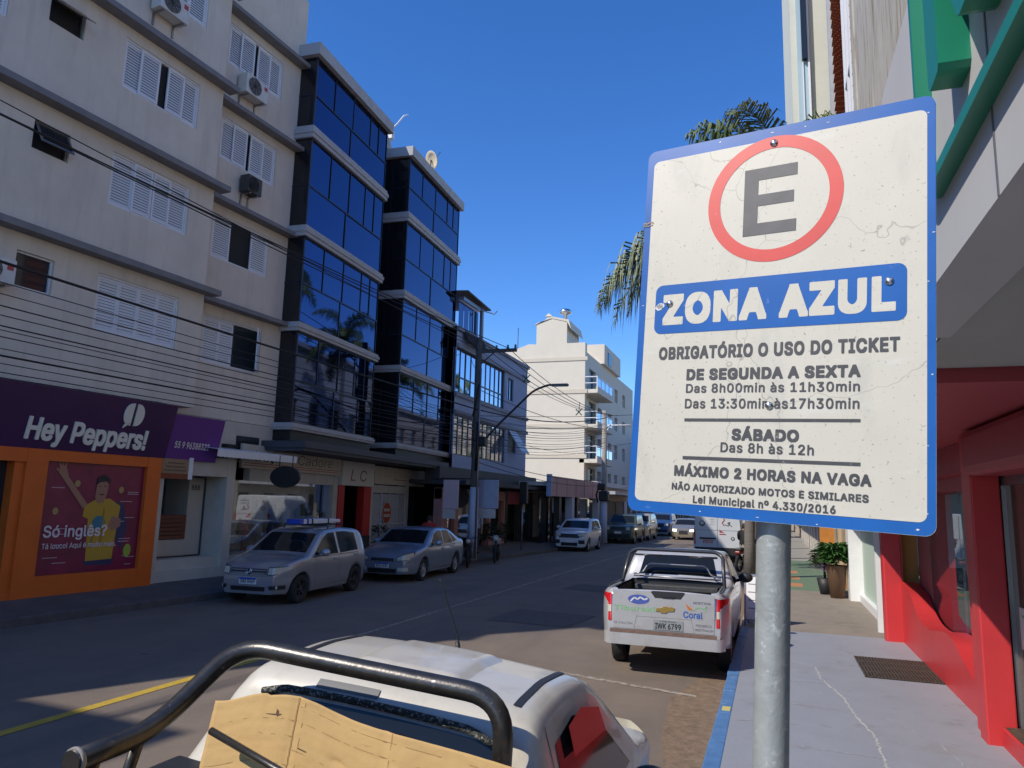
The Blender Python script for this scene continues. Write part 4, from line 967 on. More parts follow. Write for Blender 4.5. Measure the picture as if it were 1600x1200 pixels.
def wheel(parent, x, y, sgn, r, wd, rim_m, spokes=5):
    mb = MB(); pr = [(r * .60, -wd / 2), (r * .80, -wd / 2), (r * .95, -wd * .46), (r, -wd * .32), (r, wd * .32), (r * .95, wd * .46), (r * .80, wd / 2), (r * .62, wd * .46), (r * .60, wd * .2)]
    mb.lathe([(a, h * sgn) for a, h in pr], (0, 0, 0), 'Y', 28); t = mb.build('wheel', M_rubber, parent, (x, y, r))
    rm = MB(); o = wd * .30 * sgn; rr = r * .62
    rm.lathe([(0, o * .55), (rr * .9, o * .55), (rr, o * 1.0), (rr, o * 1.5), (rr * .93, o * 1.5), (rr * .90, o * .6)], (0, 0, 0), 'Y', 28)
    for k in range(spokes):
        a = 2 * math.pi * k / spokes
        def P(q, w_, d): return (q * math.cos(a) - w_ * math.sin(a), d, q * math.sin(a) + w_ * math.cos(a))
        rm.hexa([P(rr * .12, -rr * .16, o * .6), P(rr * .95, -rr * .11, o * .6), P(rr * .95, rr * .11, o * .6), P(rr * .12, rr * .16, o * .6), P(rr * .12, -rr * .14, o * 1.38), P(rr * .95, -rr * .09, o * 1.25), P(rr * .95, rr * .09, o * 1.25), P(rr * .12, rr * .14, o * 1.38)])
    rm.lathe([(0, o * 1.5), (rr * .2, o * 1.45), (rr * .24, o * .7)], (0, 0, 0), 'Y', 14)
    rm.build('rim', rim_m, t)
    hb_ = MB(); hb_.lathe([(0, o * .52), (rr * .9, o * .52)], (0, 0, 0), 'Y', 20); hb_.build('wheel_back', M_black, t)
def carpaint(name, col, metal=.0, rough=.28, dirt=None):
    m = mat(name, col, rough, metal=metal, coat=.55 if metal < .9 else .3, var=.03, scale=3)
    if dirt: mix_layer(m, dirt, 5, .5, .8, 8)
    return m
def mirror_part(root, S, x, z, m, sgn):
    mb = MB(); y = S.w(x, z)
    t = bmesh.new(); bmesh.ops.create_uvsphere(t, u_segments=14, v_segments=9, radius=1)
    for v in t.verts: v.co = Vector((x + v.co.x * .075 - (.03 if v.co.x > 0 else 0) * 0, sgn * (y + .13 + v.co.y * .115), z + .05 + v.co.z * .085))
    n0 = len(mb.f); mb.addbm(t); mb.smooth |= set(range(n0, len(mb.f)))
    mb.tube([(x + .03, sgn * (y - .01), z - .01), (x + .01, sgn * (y + .08), z + .02)], .025, 8); return mb.build('wing_mirror', m, root)
def plate_part(root, S, zc, txt, rear, style, y0=0.):
    x = (S.rear_x(y0, zc) - .014) if rear else (S.nose_x(y0, zc) + .014); sg = -1 if rear else 1
    P = lambda a, b, d: (x + sg * d, y0 + sg * a, zc + b)
    mb = MB(); mb.prism([(-.2, -.065), (.2, -.065), (.2, .065), (-.2, .065)], P, -.012, 0); pl_ = mb.build('number_plate', {'grey': M_plategrey, 'red': mat('plate_red', (.42, .03, .03), .4)}.get(style, M_plate), root)
    if style == 'blue':
        mb = MB(); mb.prism([(-.2, .03), (.2, .03), (.2, .065), (-.2, .065)], P, .001, .003); mb.build('plate_band', M_plateblue, pl_)
    if txt: text(txt, P, -.17, .17, -.045, .075 if style == 'blue' else .085, M_ink if style != 'red' else M_plate, pl_, bold=.02, d=.002)
def seams(root, S, xs, z0, z1):
    for sgn in (-1, 1):
        mb = MB()
        for x in xs: mb.grid([[(x - .004, sgn * (S.w(x, z0 + (z1 - z0) * j / 8) + .002), z0 + (z1 - z0) * j / 8), (x + .004, sgn * (S.w(x, z0 + (z1 - z0) * j / 8) + .002), z0 + (z1 - z0) * j / 8)] for j in range(9)])
        mb.build('door_seam', M_black, root)
def hatch_car(name, label, cat, loc, rz, S, paint, *, wins, ws, rw, lamp, grille, lower, tail, plate=None, plate_style='blue', rim=None, spokes=5, mirror=None, handles=(), seam=(), group=None, detail=2, extra=None, glass_m=None, lamp_m=None, bumper=None):
    root = thing(name, label, cat, loc, rz, group)
    S.build().build('body', paint, root)
    gm = glass_m or M_carglass
    S.over(ws[0], ws[1], -.9, .9, taper=.0).build('windshield', gm, root)
    if rw: S.over(rw[0], rw[1], -.86, .86).build('rear_window', gm, root)
    for sgn in (-1, 1):
        for lo, hi in wins: S.side(lo, hi, sgn).build('side_window', gm, root)
        y0, y1, zl, zh = lamp
        hl = S.front(sgn * y0, sgn * y1, zl, zh, .014).build('headlight', lamp_m or M_clear, root)
        if detail > 1: S.front(sgn * (y0 - .016), sgn * min(y1 + .016, S.W), (lambda t, q=zl: (q(t) if callable(q) else q) - .014), (lambda t, q=zh: (q(t) if callable(q) else q) + .014), .009).build('seal', M_black, hl)
        y0, y1, zl, zh = tail
        S.front(sgn * y0, sgn * y1, zl, zh, .012, rear=True).build('taillight', M_redlens, root)
        if mirror: mirror_part(root, S, mirror[0], mirror[1], paint, sgn)
        for hx, hz in handles:
            mb = MB(); y = S.w(hx, hz); mb.bbox(hx - .09, hx + .09, sgn * (y + .02) - .018, sgn * (y + .02) + .018, hz - .018, hz + .018, .008); mb.build('door_handle', paint, root)
    for i, gq in enumerate(grille):
        g_ = S.front(*gq, .008).build('grille', M_plastic, root)
    for gq in lower: S.front(*gq, .009).build('bumper_intake', M_black, root)
    if bumper: 
        for gq in bumper: S.front(gq[0], gq[1], gq[2], gq[3], .012, rear=gq[4]).build('bumper_trim', M_plastic, root)
    mb = MB(); a, b = S.ax[0] + S.wr + .1, S.ax[1] - S.wr - .1
    for sgn in (-1, 1): mb.grid([[(a + (b - a) * i / 8, sgn * (S.w(a + (b - a) * i / 8, S.sill + .02 + .07 * j) + .003), S.sill + .005 + .075 * j) for i in range(9)] for j in (0, 1)])
    mb.build('sill', M_plastic if detail < 2 else paint, root)
    if seam: seams(root, S, seam, S.sill + .12, S.belt + .0)
    for a in S.ax:
        for sgn in (-1, 1): wheel(root, a, sgn * (S.W - .115), sgn, S.wr, .19, rim or M_alloy, spokes)
    if detail > 1:
        for f in (.865, -.865): S.over(ws[1] + .04, S.L - .16, f - .006, f + .006, .004, 12, 1).build('bonnet_seam', M_black, root)
        S.front(-.74, .74, S.zt(S.L - .04) - .075, S.zt(S.L - .04) - .069, .006, n=24, k=1).build('bumper_seam', M_black, root)
        for sgn in (-1, 1): S.side([(a_[0], a_[1]) for a_ in ((wins[0][0][0][0] - 1.0, S.belt - .012), (ws[1] - .05, S.belt - .012))], [(wins[0][0][0][0] - 1.0, S.belt + .004), (ws[1] - .05, S.belt + .004)], sgn, .006, 16, 1).build('window_trim', M_black, root)
    if plate: plate_part(root, S, plate[1], plate[0], False, plate_style)
    if extra: extra(root, S)
    return root
M_carglass = mat('car_glass', (.012, .014, .016), .05, spec=.35)
M_silver = carpaint('silver_paint', (.40, .40, .425), metal=.5, rough=.25)
M_silver2 = carpaint('blue_silver_paint', (.33, .365, .43), metal=.5, rough=.24)
# --- silver hatchback with the boxes on its roof
SF = Shell(3.82, 1.66, [(0, .86), (.04, .98), (.26, 1.42), (.5, 1.50), (1.3, 1.545), (1.95, 1.51), (2.2, 1.44), (2.86, .995), (3.35, .90), (3.66, .80), (3.8, .66), (3.82, .60)], .95, .30, (.68, 3.14), .30, nose_k=.70, nl=.75, bul=.07)
def fox_extra(root, S):
    mb = MB()
    for z in (.655, .715): S.front(-.38, .38, z, z + .022, .013)
    for z in (.650, .708):
        b = S.front(-.40, -.06, z, z + .02, .014); b.build('grille_bar', M_silver, root); S.front(.06, .40, z, z + .02, .014).build('grille_bar', M_silver, root)
    x = S.nose_x(0, .69); mb = MB(); mb.lathe([(.055, .02), (.065, .028), (.075, .02), (.065, .014), (.055, .02)], (x, 0, .69), 'X', 24)
    for sg in (-1, 1): mb.tube([(x + .022, sg * .042, .73), (x + .022, sg * .014, .645), (x + .022, 0, .69)], .007, 6)
    mb.build('badge', M_chrome, root)
    for sgn in (-1, 1):
        S.front(sgn * .50, sgn * .72, .34, .42, .012).build('fog_lamp_recess', M_black, root)
        mb = MB(); x = S.nose_x(.62, .38); mb.lathe([(0, .02), (.035, .016), (.04, .006)], (x, sgn * .62, .38), 'X', 14); mb.build('fog_lamp', M_clear, root)
        S.side([(.35, .52), (3.3, .52)], [(.35, .545), (3.3, .545)], sgn, .012, 24, 1).build('side_strip', M_silver, root) if False else None
    mb = MB()
    for x in (1.0, 1.75): mb.tube([(x, -.58, 1.50), (x, -.56, 1.60), (x, .56, 1.60), (x, .58, 1.50)], .018, 8)
    mb.build('roof_bar', M_black, root)
hatch_car('silver_hatchback', 'silver hatchback with a rack of white boxes on its roof by the left kerb', 'car', (-10.55, 16.95, 0), R(-90 + 4.0), SF, M_silver,
  wins=[([(1.62, .97), (2.72, .97)], [(1.66, 1.44), (1.95, 1.43), (2.22, 1.32)]), ([(.62, 1.0), (1.52, .97)], [(.66, 1.40), (1.1, 1.45), (1.55, 1.45)])],
  ws=(2.24, 2.82), rw=(.06, .28), lamp=(.46, .76, lambda t: .635 + .03 * t, lambda t: .77 + .02 * t), grille=[(-.42, .42, .64, .75)], lower=[(-.40, .40, .30, .39)], tail=(.56, .78, .8, 1.05),
  plate=('IMG 5H69', .50), rim=M_plastic, mirror=(2.45, .98), handles=((1.75, .86), (.72, .90)), seam=(1.57, 2.62, .66), extra=fox_extra)
rk = thing('roof_cargo', 'white rolled boards strapped along the roof bars of the silver hatchback', 'cargo', (-10.43, 15.6, 1.60), R(-90 + 4.0))
mb = MB(); mb.bbox(-.62, 1.0, -.16, .18, .02, .13, .02); mb.bbox(-.95, .62, -.14, .16, .03, .11, .02); mb.build('boards', mat('board_white', (.68, .68, .70), .5, var=.1, scale=12), rk)
mb = MB()
for x in (-.3, .45): mb.box(x, x + .03, -.18, .20, .0, .136)
mb.build('strap', M_black, rk); mb = MB(); mb.box(.85, 1.005, -.165, .185, .02, .132); mb.box(.62, .7, -.165, .185, .018, .133); mb.build('blue_wrapping', M_plateblue, rk)
# --- silver saloon
SS = Shell(4.38, 1.70, [(0, .86), (.03, 1.0), (.12, 1.06), (.55, 1.085), (1.25, 1.38), (1.7, 1.43), (2.3, 1.43), (2.55, 1.38), (3.3, .97), (3.85, .86), (4.2, .75), (4.36, .62), (4.38, .58)], .93, .32, (.86, 3.47), .31, nose_k=.72, nl=.7, bul=.06)
def focus_extra(root, S):
    for sgn in (-1, 1):
        S.front(sgn * .46, sgn * .70, .32, .42, .012).build('fog_lamp', M_clear, root)
        S.side([(1.1, .58), (3.1, .58)], [(1.1, .63), (3.1, .63)], sgn, .014, 20, 1).build('rub_strip', M_silver2, root)
hatch_car('silver_saloon', 'blue-silver four-door saloon parked behind the silver hatchback', 'car', (-10.33, 22.75, 0), R(-90 + 3.5), SS, M_silver2,
  wins=[([(2.02, .96), (3.0, .96)], [(2.0, 1.35), (2.3, 1.36), (2.62, 1.26)]), ([(1.22, .98), (1.94, .96)], [(1.42, 1.33), (1.7, 1.36), (1.93, 1.36)]), ([(.86, 1.03), (1.15, .98)], [(1.05, 1.16), (1.34, 1.31)])],
  ws=(2.62, 3.24), rw=(.62, 1.2), lamp=(.44, .78, lambda t: .60 + .03 * t, lambda t: .68 + .13 * t), grille=[(-.34, .34, .58, .66)], lower=[(-.42, .42, .26, .38)], tail=(.5, .8, .72, .98),
  plate=('MJG 4A86', .47), rim=M_alloy, spokes=7, mirror=(2.78, .97), handles=((2.1, .84), (1.3, .86)), seam=(1.98, 3.0, 1.2), extra=focus_extra)
# --- small white hatchback further on
SM = Shell(3.58, 1.64, [(0, .9), (.03, 1.1), (.22, 1.45), (.5, 1.53), (1.6, 1.53), (1.95, 1.44), (2.55, 1.03), (3.1, .95), (3.45, .86), (3.57, .68), (3.58, .62)], 1.0, .28, (.62, 2.92), .31, nose_k=.78, nl=.55, bul=.05)
M_wpaint = carpaint('white_car_paint', (.62, .64, .68), rough=.25)
hatch_car('white_hatchback', 'small white hatchback with a black grille parked before the low pink shop', 'car', (-9.15, 38.35, 0), R(-90), SM, M_wpaint,
  wins=[([(1.5, 1.02), (2.42, 1.02)], [(1.5, 1.44), (1.75, 1.44), (2.0, 1.34)]), ([(.5, 1.06), (1.42, 1.02)], [(.62, 1.40), (1.0, 1.45), (1.42, 1.45)])],
  ws=(2.0, 2.5), rw=(.06, .24), lamp=(.42, .76, .74, .86), grille=[(-.5, .5, .66, .84)], lower=[(-.72, -.45, .38, .56), (.45, .72, .38, .56), (-.4, .4, .28, .44)], tail=(.5, .78, .8, 1.1), plate=(None, .5), plate_style='white', mirror=(2.1, 1.05), seam=(1.46, 2.38))
# --- dark boxy off-roader, sun on its far side
SJ = Shell(4.2, 1.80, [(0, 1.0), (.03, 1.35), (.12, 1.62), (.4, 1.68), (2.2, 1.68), (2.45, 1.60), (2.85, 1.14), (3.7, 1.10), (4.1, 1.02), (4.19, .86), (4.2, .7)], 1.08, .22, (.8, 3.37), .35, nose_k=.86, nl=.4, bul=.03, sill=.28)
M_dkgreen = carpaint('dark_olive_paint', (.06, .075, .05), rough=.3)
hatch_car('boxy_offroader', 'dark olive boxy off-roader with round headlamps parked past the white utility pole', 'car', (-8.6, 48.0, 0), R(-90), SJ, M_dkgreen,
  wins=[([(1.7, 1.1), (2.7, 1.1)], [(1.7, 1.56), (2.4, 1.56)]), ([(.6, 1.1), (1.6, 1.1)], [(.6, 1.56), (1.6, 1.56)])], ws=(2.44, 2.82), rw=None, lamp=(.5, .72, .82, 1.0), grille=[(-.42, .42, .84, .98)], lower=[(-.7, .7, .36, .6)], tail=(.6, .8, .8, 1.1), plate=(None, .66), plate_style='white', mirror=(2.6, 1.12))
# --- beige suv, blue suv, gold saloon with headlamps on, white saloon
SU = Shell(4.6, 1.84, [(0, 1.0), (.04, 1.3), (.3, 1.66), (.6, 1.72), (2.3, 1.72), (2.6, 1.6), (3.15, 1.14), (4.1, 1.06), (4.5, .95), (4.6, .7)], 1.08, .26, (.85, 3.65), .36, nose_k=.82, nl=.5, sill=.28)
def suv(label, loc, paint, rz=R(-90), lm=None, plate=True): return hatch_car('suv', label, 'car', loc, rz, SU, paint, wins=[([(1.8, 1.1), (2.95, 1.1)], [(1.8, 1.6), (2.55, 1.55)]), ([(.6, 1.12), (1.7, 1.1)], [(.75, 1.58), (1.7, 1.6)])], ws=(2.62, 3.1), rw=None, lamp=(.48, .82, .78, .94), grille=[(-.45, .45, .66, .92)], lower=[(-.7, .7, .34, .5)], tail=(.6, .84, .8, 1.1), plate=(None, .58), plate_style='white', mirror=(2.8, 1.14), lamp_m=lm)
suv('beige suv second in the far left row of parked cars', (-8.55, 53.4, 0), carpaint('beige_paint', (.42, .38, .30), metal=.3))
suv('blue suv beyond the beige one on the far left', (-8.3, 62.5, 0), carpaint('blue_paint', (.05, .11, .26), metal=.3))
M_lampon = bpy.data.materials.new('lit_headlamp'); M_lampon.use_nodes = True
q = M_lampon.node_tree.nodes["Principled BSDF"]; q.inputs["Emission Color"].default_value = (1, .92, .75, 1); q.inputs["Emission Strength"].default_value = 3.0
hatch_car('gold_saloon', 'golden saloon driving towards the viewer with its headlamps lit', 'car', (-5.75, 56.5, 0), R(-90), SS, carpaint('gold_paint', (.42, .36, .26), metal=.6),
  wins=[([(2.02, .96), (3.0, .96)], [(2.0, 1.35), (2.62, 1.26)]), ([(1.0, .98), (1.94, .96)], [(1.3, 1.33), (1.93, 1.36)])], ws=(2.62, 3.24), rw=(.62, 1.2), lamp=(.44, .74, .60, .74), grille=[(-.3, .3, .4, .66)], lower=[], tail=(.5, .8, .72, .98), lamp_m=M_lampon)
hatch_car('white_saloon', 'white saloon behind the golden one far down the street', 'car', (-4.9, 68, 0), R(-90), SS, M_wpaint,
  wins=[([(1.0, .97), (3.0, .96)], [(1.3, 1.33), (2.62, 1.26)])], ws=(2.62, 3.24), rw=(.62, 1.2), lamp=(.44, .78, .60, .74), grille=[(-.3, .3, .5, .62)], lower=[], tail=(.5, .8, .72, .98))
suv('white suv half hidden in front of the van on the right kerb', (-.45 - 1.15, 46, 0), M_wpaint, R(90))
# --- white delivery van seen from behind
SV = Shell(5.0, 1.98, [(0, 2.2), (.05, 2.24), (3.3, 2.26), (3.7, 2.1), (4.35, 1.25), (4.9, 1.05), (5.0, .7)], 1.15, .09, (.95, 4.0), .34, rear_k=.965, nose_k=.8, rl=.2, rearbul=.0, sill=.30, smooth=.04)
vanw = carpaint('van_white_paint', (.55, .57, .60), rough=.4)
van = thing('delivery_van', 'white panel van seen from behind with emblems on its rear doors', 'van', (-2.22, 32.9, 0), R(90))
SV.build().build('body', vanw, van); SV.over(3.75, 4.3, -.9, .9).build('windshield', M_carglass, van)
for sgn in (-1, 1):
    SV.front(sgn * .90, sgn * .985, .72, 1.32, .012, rear=True).build('taillight', M_redlens, van); mirror_part(van, SV, 3.95, 1.25, M_plastic, sgn)
    SV.side([(3.1, 1.2), (3.95, 1.2)], [(3.1, 1.85), (3.5, 1.85)], sgn).build('side_window', M_carglass, van)
    for a in SV.ax: wheel(van, a, sgn * .87, sgn, .34, .2, M_alloy)
SV.front(-.97, .97, .30, .60, .03, rear=True).build('bumper', M_plastic, van)
SV.front(-.006, .006, .62, 2.15, .006, rear=True).build('door_gap', M_black, van)
SV.front(-.95, .95, 1.30, 1.31, .006, rear=True).build('body_crease', M_plastic, van)
SV.front(.06, .74, .93, 1.0, .02, rear=True).build('handle_bar', M_black, van); plate_part(van, SV, .84, 'IJO 3829', True, 'red', .40)
VP = lambda a, b, d: (SV.rear_x(0, 1.4) - .006 - d, -a, b)
M_vink = mat('van_emblem', (.04, .07, .06), .5); M_vred = mat('van_red', (.35, .05, .05), .5)
mb = MB(); 
for (a, b, r_) in ((-.62, 1.58, .12), (.62, .98, .08)):
    mb.prism([(a + r_ * math.cos(k * math.pi / 10) * (1 if k < 20 else .6), b + r_ * math.sin(k * math.pi / 10)) for k in range(20)], VP, 0, .003)
mb.box(0, 0, 0, 0, 0, 0) if False else None
mb.build('round_emblem', M_vink, van)
mb = MB(); mb.prism([(a + .07 * math.cos(k * math.pi / 8), 1.6 + .07 * math.sin(k * math.pi / 8)) for a in (-.62,) for k in range(16)], VP, .003, .005); mb.build('emblem_centre', vanw, van)
text('R', VP, .585, .655, .94, .09, vanw, van, bold=.05, d=.004); text('X', VP, -.72, -.52, 1.86, .16, M_vink, van, bold=.02, shear=.2, d=.001)
mb = MB()
def stroke(pts, w_, mbx, P):
    for (a, b), (c, d) in zip(pts, pts[1:]):
        l = math.hypot(c - a, d - b) or 1; nx, ny = -(d - b) / l * w_, (c - a) / l * w_
        mbx.prism([(a - nx, b - ny), (c - nx, d - ny), (c + nx, d + ny), (a + nx, b + ny)], P, .001, .003)
stroke([(.2, 2.0), (.45, 1.95), (.5, 2.08), (.55, 1.95), (.8, 2.0)], .014, mb, VP); stroke([(.35, 1.84), (.7, 1.82)], .012, mb, VP); stroke([(.3, 1.56), (.45, 1.5), (.52, 1.66), (.42, 1.62), (.6, 1.48)], .014, mb, VP); mb.build('black_script', M_vink, van)
mb = MB(); stroke([(.2, 1.9), (.3, 1.75), (.2, 1.62), (.28, 1.5)], .02, mb, VP); mb.build('red_ribbon', M_vred, van)
mb = MB(); mb.prism([(.08, 1.22), (.28, 1.22), (.09, 1.34)], VP, .001, .003); mb.box(-.01, -.01, 0, 0, 0, 0) if False else None; mb.prism([(.08, 1.13), (.34, 1.13), (.34, 1.17), (.08, 1.17)], VP, .001, .003); mb.build('corner_sticker', M_vred, van)
mb = MB()
for k in range(5): mb.prism([(-.3 + .02 * (k % 2), 1.55 + k * .1), (-.12, 1.56 + k * .1), (-.12, 1.58 + k * .1), (-.3 + .02 * (k % 2), 1.575 + k * .1)], VP, .001, .003)
mb.build('faint_lines', mat('van_grey', (.36, .38, .40), .5), van)
# --- silver-white pickup ahead of the viewer (rear view)
PK = Shell(4.5, 1.70, [(0, 1.02), (.02, 1.12), (1.62, 1.115), (1.66, 1.14), (1.86, 1.50), (2.1, 1.555), (2.7, 1.54), (2.95, 1.44), (3.5, 1.02), (4.2, .90), (4.46, .74), (4.5, .6)], 1.02, .30, (.92, 3.62), .31, rear_k=.86, rl=.34, nose_k=.72, nl=.7, rearbul=.02, smooth=.05, open_bed=(.05, 1.61), sill=.40)
M_pkp = carpaint('pale_silver_paint', (.50, .50, .50), metal=.35, rough=.3, dirt=(.42, .39, .35))
def pickup_bed(root, S, m, floor=.62, bw=.66, x0=.06, x1=1.60, zr=1.10):
    mb = MB()
    mb.quad((x0, -bw, floor), (x1, -bw, floor), (x1, bw, floor), (x0, bw, floor))
    for s_ in (-1, 1): mb.quad((x0, s_ * bw, floor), (x1, s_ * bw, floor), (x1, s_ * (bw + .02), zr), (x0, s_ * (bw + .02), zr)); 
    mb.quad((x0, -bw, floor), (x0, bw, floor), (x0, bw, zr - .02), (x0, -bw, zr - .02)); mb.quad((x1, -bw, floor), (x1, bw, floor), (x1, bw, zr + .02), (x1, -bw, zr + .02))
    return mb.build('bed_liner', m, root)
pk = thing('silver_pickup', 'pale silver pickup parked at the right kerb with an open bed and lettered tailgate', 'pickup', (-1.42, 10.35, 0), R(90))
PK.build().build('body', M_pkp, pk); bedl = pickup_bed(pk, PK, M_plastic)
mb = MB()
for k in range(26): mb.box(1.50, 1.585, -.60 + k * .046, -.578 + k * .046, .70, .98)
mb.build('bed_ribs', M_plastic, bedl)
mb = MB(); mb.bbox(1.40, 1.60, -.62, .62, .98, 1.06, .015); mb.build('bed_box', mat('dusty_plastic', (.05, .05, .05), .6, var=.3, scale=20), bedl)
PK.over(1.68, 1.85, -.80, .80).build('rear_window', M_carglass, pk); PK.over(2.98, 3.44, -.9, .9).build('windshield', M_carglass, pk)
for sgn in (-1, 1):
    PK.side([(1.95, 1.05), (3.1, 1.05)], [(2.0, 1.45), (2.5, 1.47), (2.75, 1.40)], sgn).build('side_window', M_carglass, pk)
    tl_ = PK.front(sgn * .69, sgn * .845, .70, 1.06, .010, rear=True).build('taillight', M_redlens, pk)
    PK.front(sgn * .695, sgn * .84, .815, .905, .013, rear=True).build('clear_lens', M_clear, tl_)
    mirror_part(pk, PK, 2.98, 1.06, M_plastic, sgn)
    for a in PK.ax: wheel(pk, a, sgn * .735, sgn, .31, .19, M_alloy)
    PK.front(sgn * .45, sgn * .75, .66, .82, .01).build('headlight', M_clear, pk)
tgb = MB(); X0 = PK.rear_x(0, .8)
TP = lambda a, b, d: (X0 - d - .010, -a, b)
tg = [(-.665, .61), (.665, .61), (.675, 1.105), (.30, 1.11), (.24, 1.03), (-.10, 1.03), (-.16, 1.11), (-.675, 1.105)]
tgb.prism(tg, TP, -.02, .006); tgo = tgb.build('tailgate', M_pkp, pk)
mb = MB(); mb.prism([(-.16, 1.108), (-.10, 1.005), (.24, 1.005), (.30, 1.108), (.27, 1.12), (-.13, 1.12)], TP, -.02, .003); hd = mb.build('tailgate_handle', M_plastic, tgo)
mb = MB(); mb.prism([(.0, 1.03), (.15, 1.03), (.17, 1.06), (-.02, 1.06)], TP, .004, .012); mb.build('latch', M_black, hd)
mb = MB()
for (a, b, c, d) in ((-.36, .60, .38, .605), (-.36, .78, .38, .784)): mb.prism([(a, b), (c, b), (c, d), (a, d)], TP, .007, .009)
mb.prism([(-.39, .61), (-.385, .61), (-.345, .79), (-.35, .79)], TP, .007, .009); mb.prism([(.41, .61), (.405, .61), (.365, .79), (.37, .79)], TP, .007, .009); mb.build('tailgate_crease', mat('crease_grey', (.25, .25, .25), .5), tgo)
mb = MB(); mb.prism([(-.125, .625), (.265, .625), (.265, .755), (-.125, .755)], TP, .008, .014); npl = mb.build('number_plate', M_plategrey, tgo)
text('IWK 6799', TP, -.10, .24, .638, .075, M_ink, npl, bold=.02, d=.016); text('RS-FREDERICO WESTPHALEN', TP, -.03, .17, .728, .016, M_ink, npl, d=.016)
M_txtgreen = mat('decal_green', (.22, .42, .22), .5); M_txtblue = mat('decal_blue', (.03, .10, .36), .5); M_txtgrey = mat('decal_grey', (.14, .14, .16), .5); M_gold = mat('gold_emblem', (.46, .30, .07), .35, metal=.6)
text('Tiburski', TP, -.655, -.10, .845, .065, M_txtgreen, tgo, bold=.03, d=.008, tilt=.0, space=1.1)
mb = MB(); mb.prism([(-.32 + .145 * math.cos(k * math.pi / 16), 1.0 + .062 * math.sin(k * math.pi / 16)) for k in range(32)], TP, .007, .009); ov = mb.build('oval_logo', mat('logo_blue', (.06, .10, .36), .5), tgo)
text('tubos', TP, -.42, -.22, .975, .05, M_plate, ov, bold=.02, shear=.3, d=.010) if False else None
mb = MB(); stroke([(-.43, .97), (-.38, 1.02), (-.33, 1.0), (-.30, 1.03), (-.24, 1.0), (-.20, 1.02)], .010, mb, lambda a, b, d: TP(a, b, d + .009)); mb.build('logo_script', M_plate, ov)
mb = MB(); mb.prism([(-.03, .845), (.05, .845), (.06, .865), (.15, .875), (.16, .915), (.10, .93), (.09, .915), (.07, .93), (.01, .93), (.0, .91), (-.08, .90), (-.09, .86), (-.03, .865)], TP, .007, .018); mb.build('bowtie_emblem', M_gold, tgo)
text('MONTANA', TP, .40, .63, .985, .033, M_txtgrey, tgo, bold=.02, d=.008); text('Coral', TP, .27, .52, .80, .085, M_txtblue, tgo, bold=.02, d=.008)
mb = MB(); mb.prism([(.30, .985), (.33, .915), (.40, .90), (.36, .94)], TP, .007, .010); mb.build('orange_leaf', mat('decal_orange', (.55, .16, .02), .5), tgo)
mb = MB(); stroke([(.40, .90), (.46, .945), (.53, .93), (.57, .96), (.55, .88)], .006, mb, lambda a, b, d: TP(a, b, d + .006)); mb.build('green_swirl', M_txtgreen, tgo)
text('55 3744.7894', TP, -.655, -.40, .665, .03, M_txtgrey, tgo, d=.008); text('FREDERICO', TP, .43, .63, .70, .03, M_txtgrey, tgo, d=.008, bold=.01); text('WESTPHALEN', TP, .42, .65, .645, .03, M_txtgrey, tgo, d=.008, bold=.01)
PK.front(-.70, .70, .565, .61, .06, rear=True).build('bumper_step', mat('brown_rubber', (.16, .10, .075), .8, var=.2, scale=18), pk)
mb = PK.front(-.80, .80, .41, .565, .055, n=24, rear=True); b2 = PK.front(-.80, .80, .61, .612, .02, n=24, rear=True)
mb.build('bumper', M_pkp, pk)
def hoop(root, pts, r, name, m, n=12): return MB().tube(pts, r, n).build(name, m, root)
def arc_path(P, rad=.12, n=6):
    V = [Vector(p) for p in P]; out = [V[0]]
    for a, b, c in zip(V, V[1:], V[2:]):
        d1, d2 = (a - b), (c - b); k = min(rad, d1.length * .45, d2.length * .45); p0, p1 = b + d1.normalized() * k, b + d2.normalized() * k
        for i in range(n + 1):
            t = i / n; out.append(p0 * (1 - t) ** 2 + b * 2 * t * (1 - t) + p1 * t * t)
    out.append(V[-1]); return out
M_barblk = mat('black_bar', (.035, .035, .037), .32, coat=.4)
hoop(pk, arc_path([(1.0, .74, 1.10), (1.42, .70, 1.52), (1.46, .60, 1.585), (1.46, -.60, 1.585), (1.42, -.70, 1.52), (1.0, -.74, 1.10)], .10), .028, 'roll_bar', M_barblk)
hoop(pk, arc_path([(1.44, .62, 1.50), (1.44, .2, 1.50)], .05), .016, 'bar_light', M_barblk); hoop(pk, arc_path([(1.44, -.62, 1.50), (1.44, -.2, 1.50)], .05), .016, 'bar_light', M_barblk)
hoop(pk, arc_path([(1.55, .66, 1.20), (1.55, .52, 1.22), (1.58, .44, 1.36), (1.58, -.44, 1.36), (1.55, -.52, 1.22), (1.55, -.66, 1.20)], .06), .012, 'window_guard', M_alu)
hoop(pk, [(1.55, .66, 1.17), (1.55, -.66, 1.17)], .012, 'window_guard', M_alu)
mb = MB()
for s_ in (-1, 1): mb.tube([(.1, s_ * .74, 1.125), (.1, s_ * .74, 1.15), (1.0, s_ * .74, 1.15), (1.0, s_ * .74, 1.125)], .014, 6)
mb.build('bed_rail', M_barblk, pk)
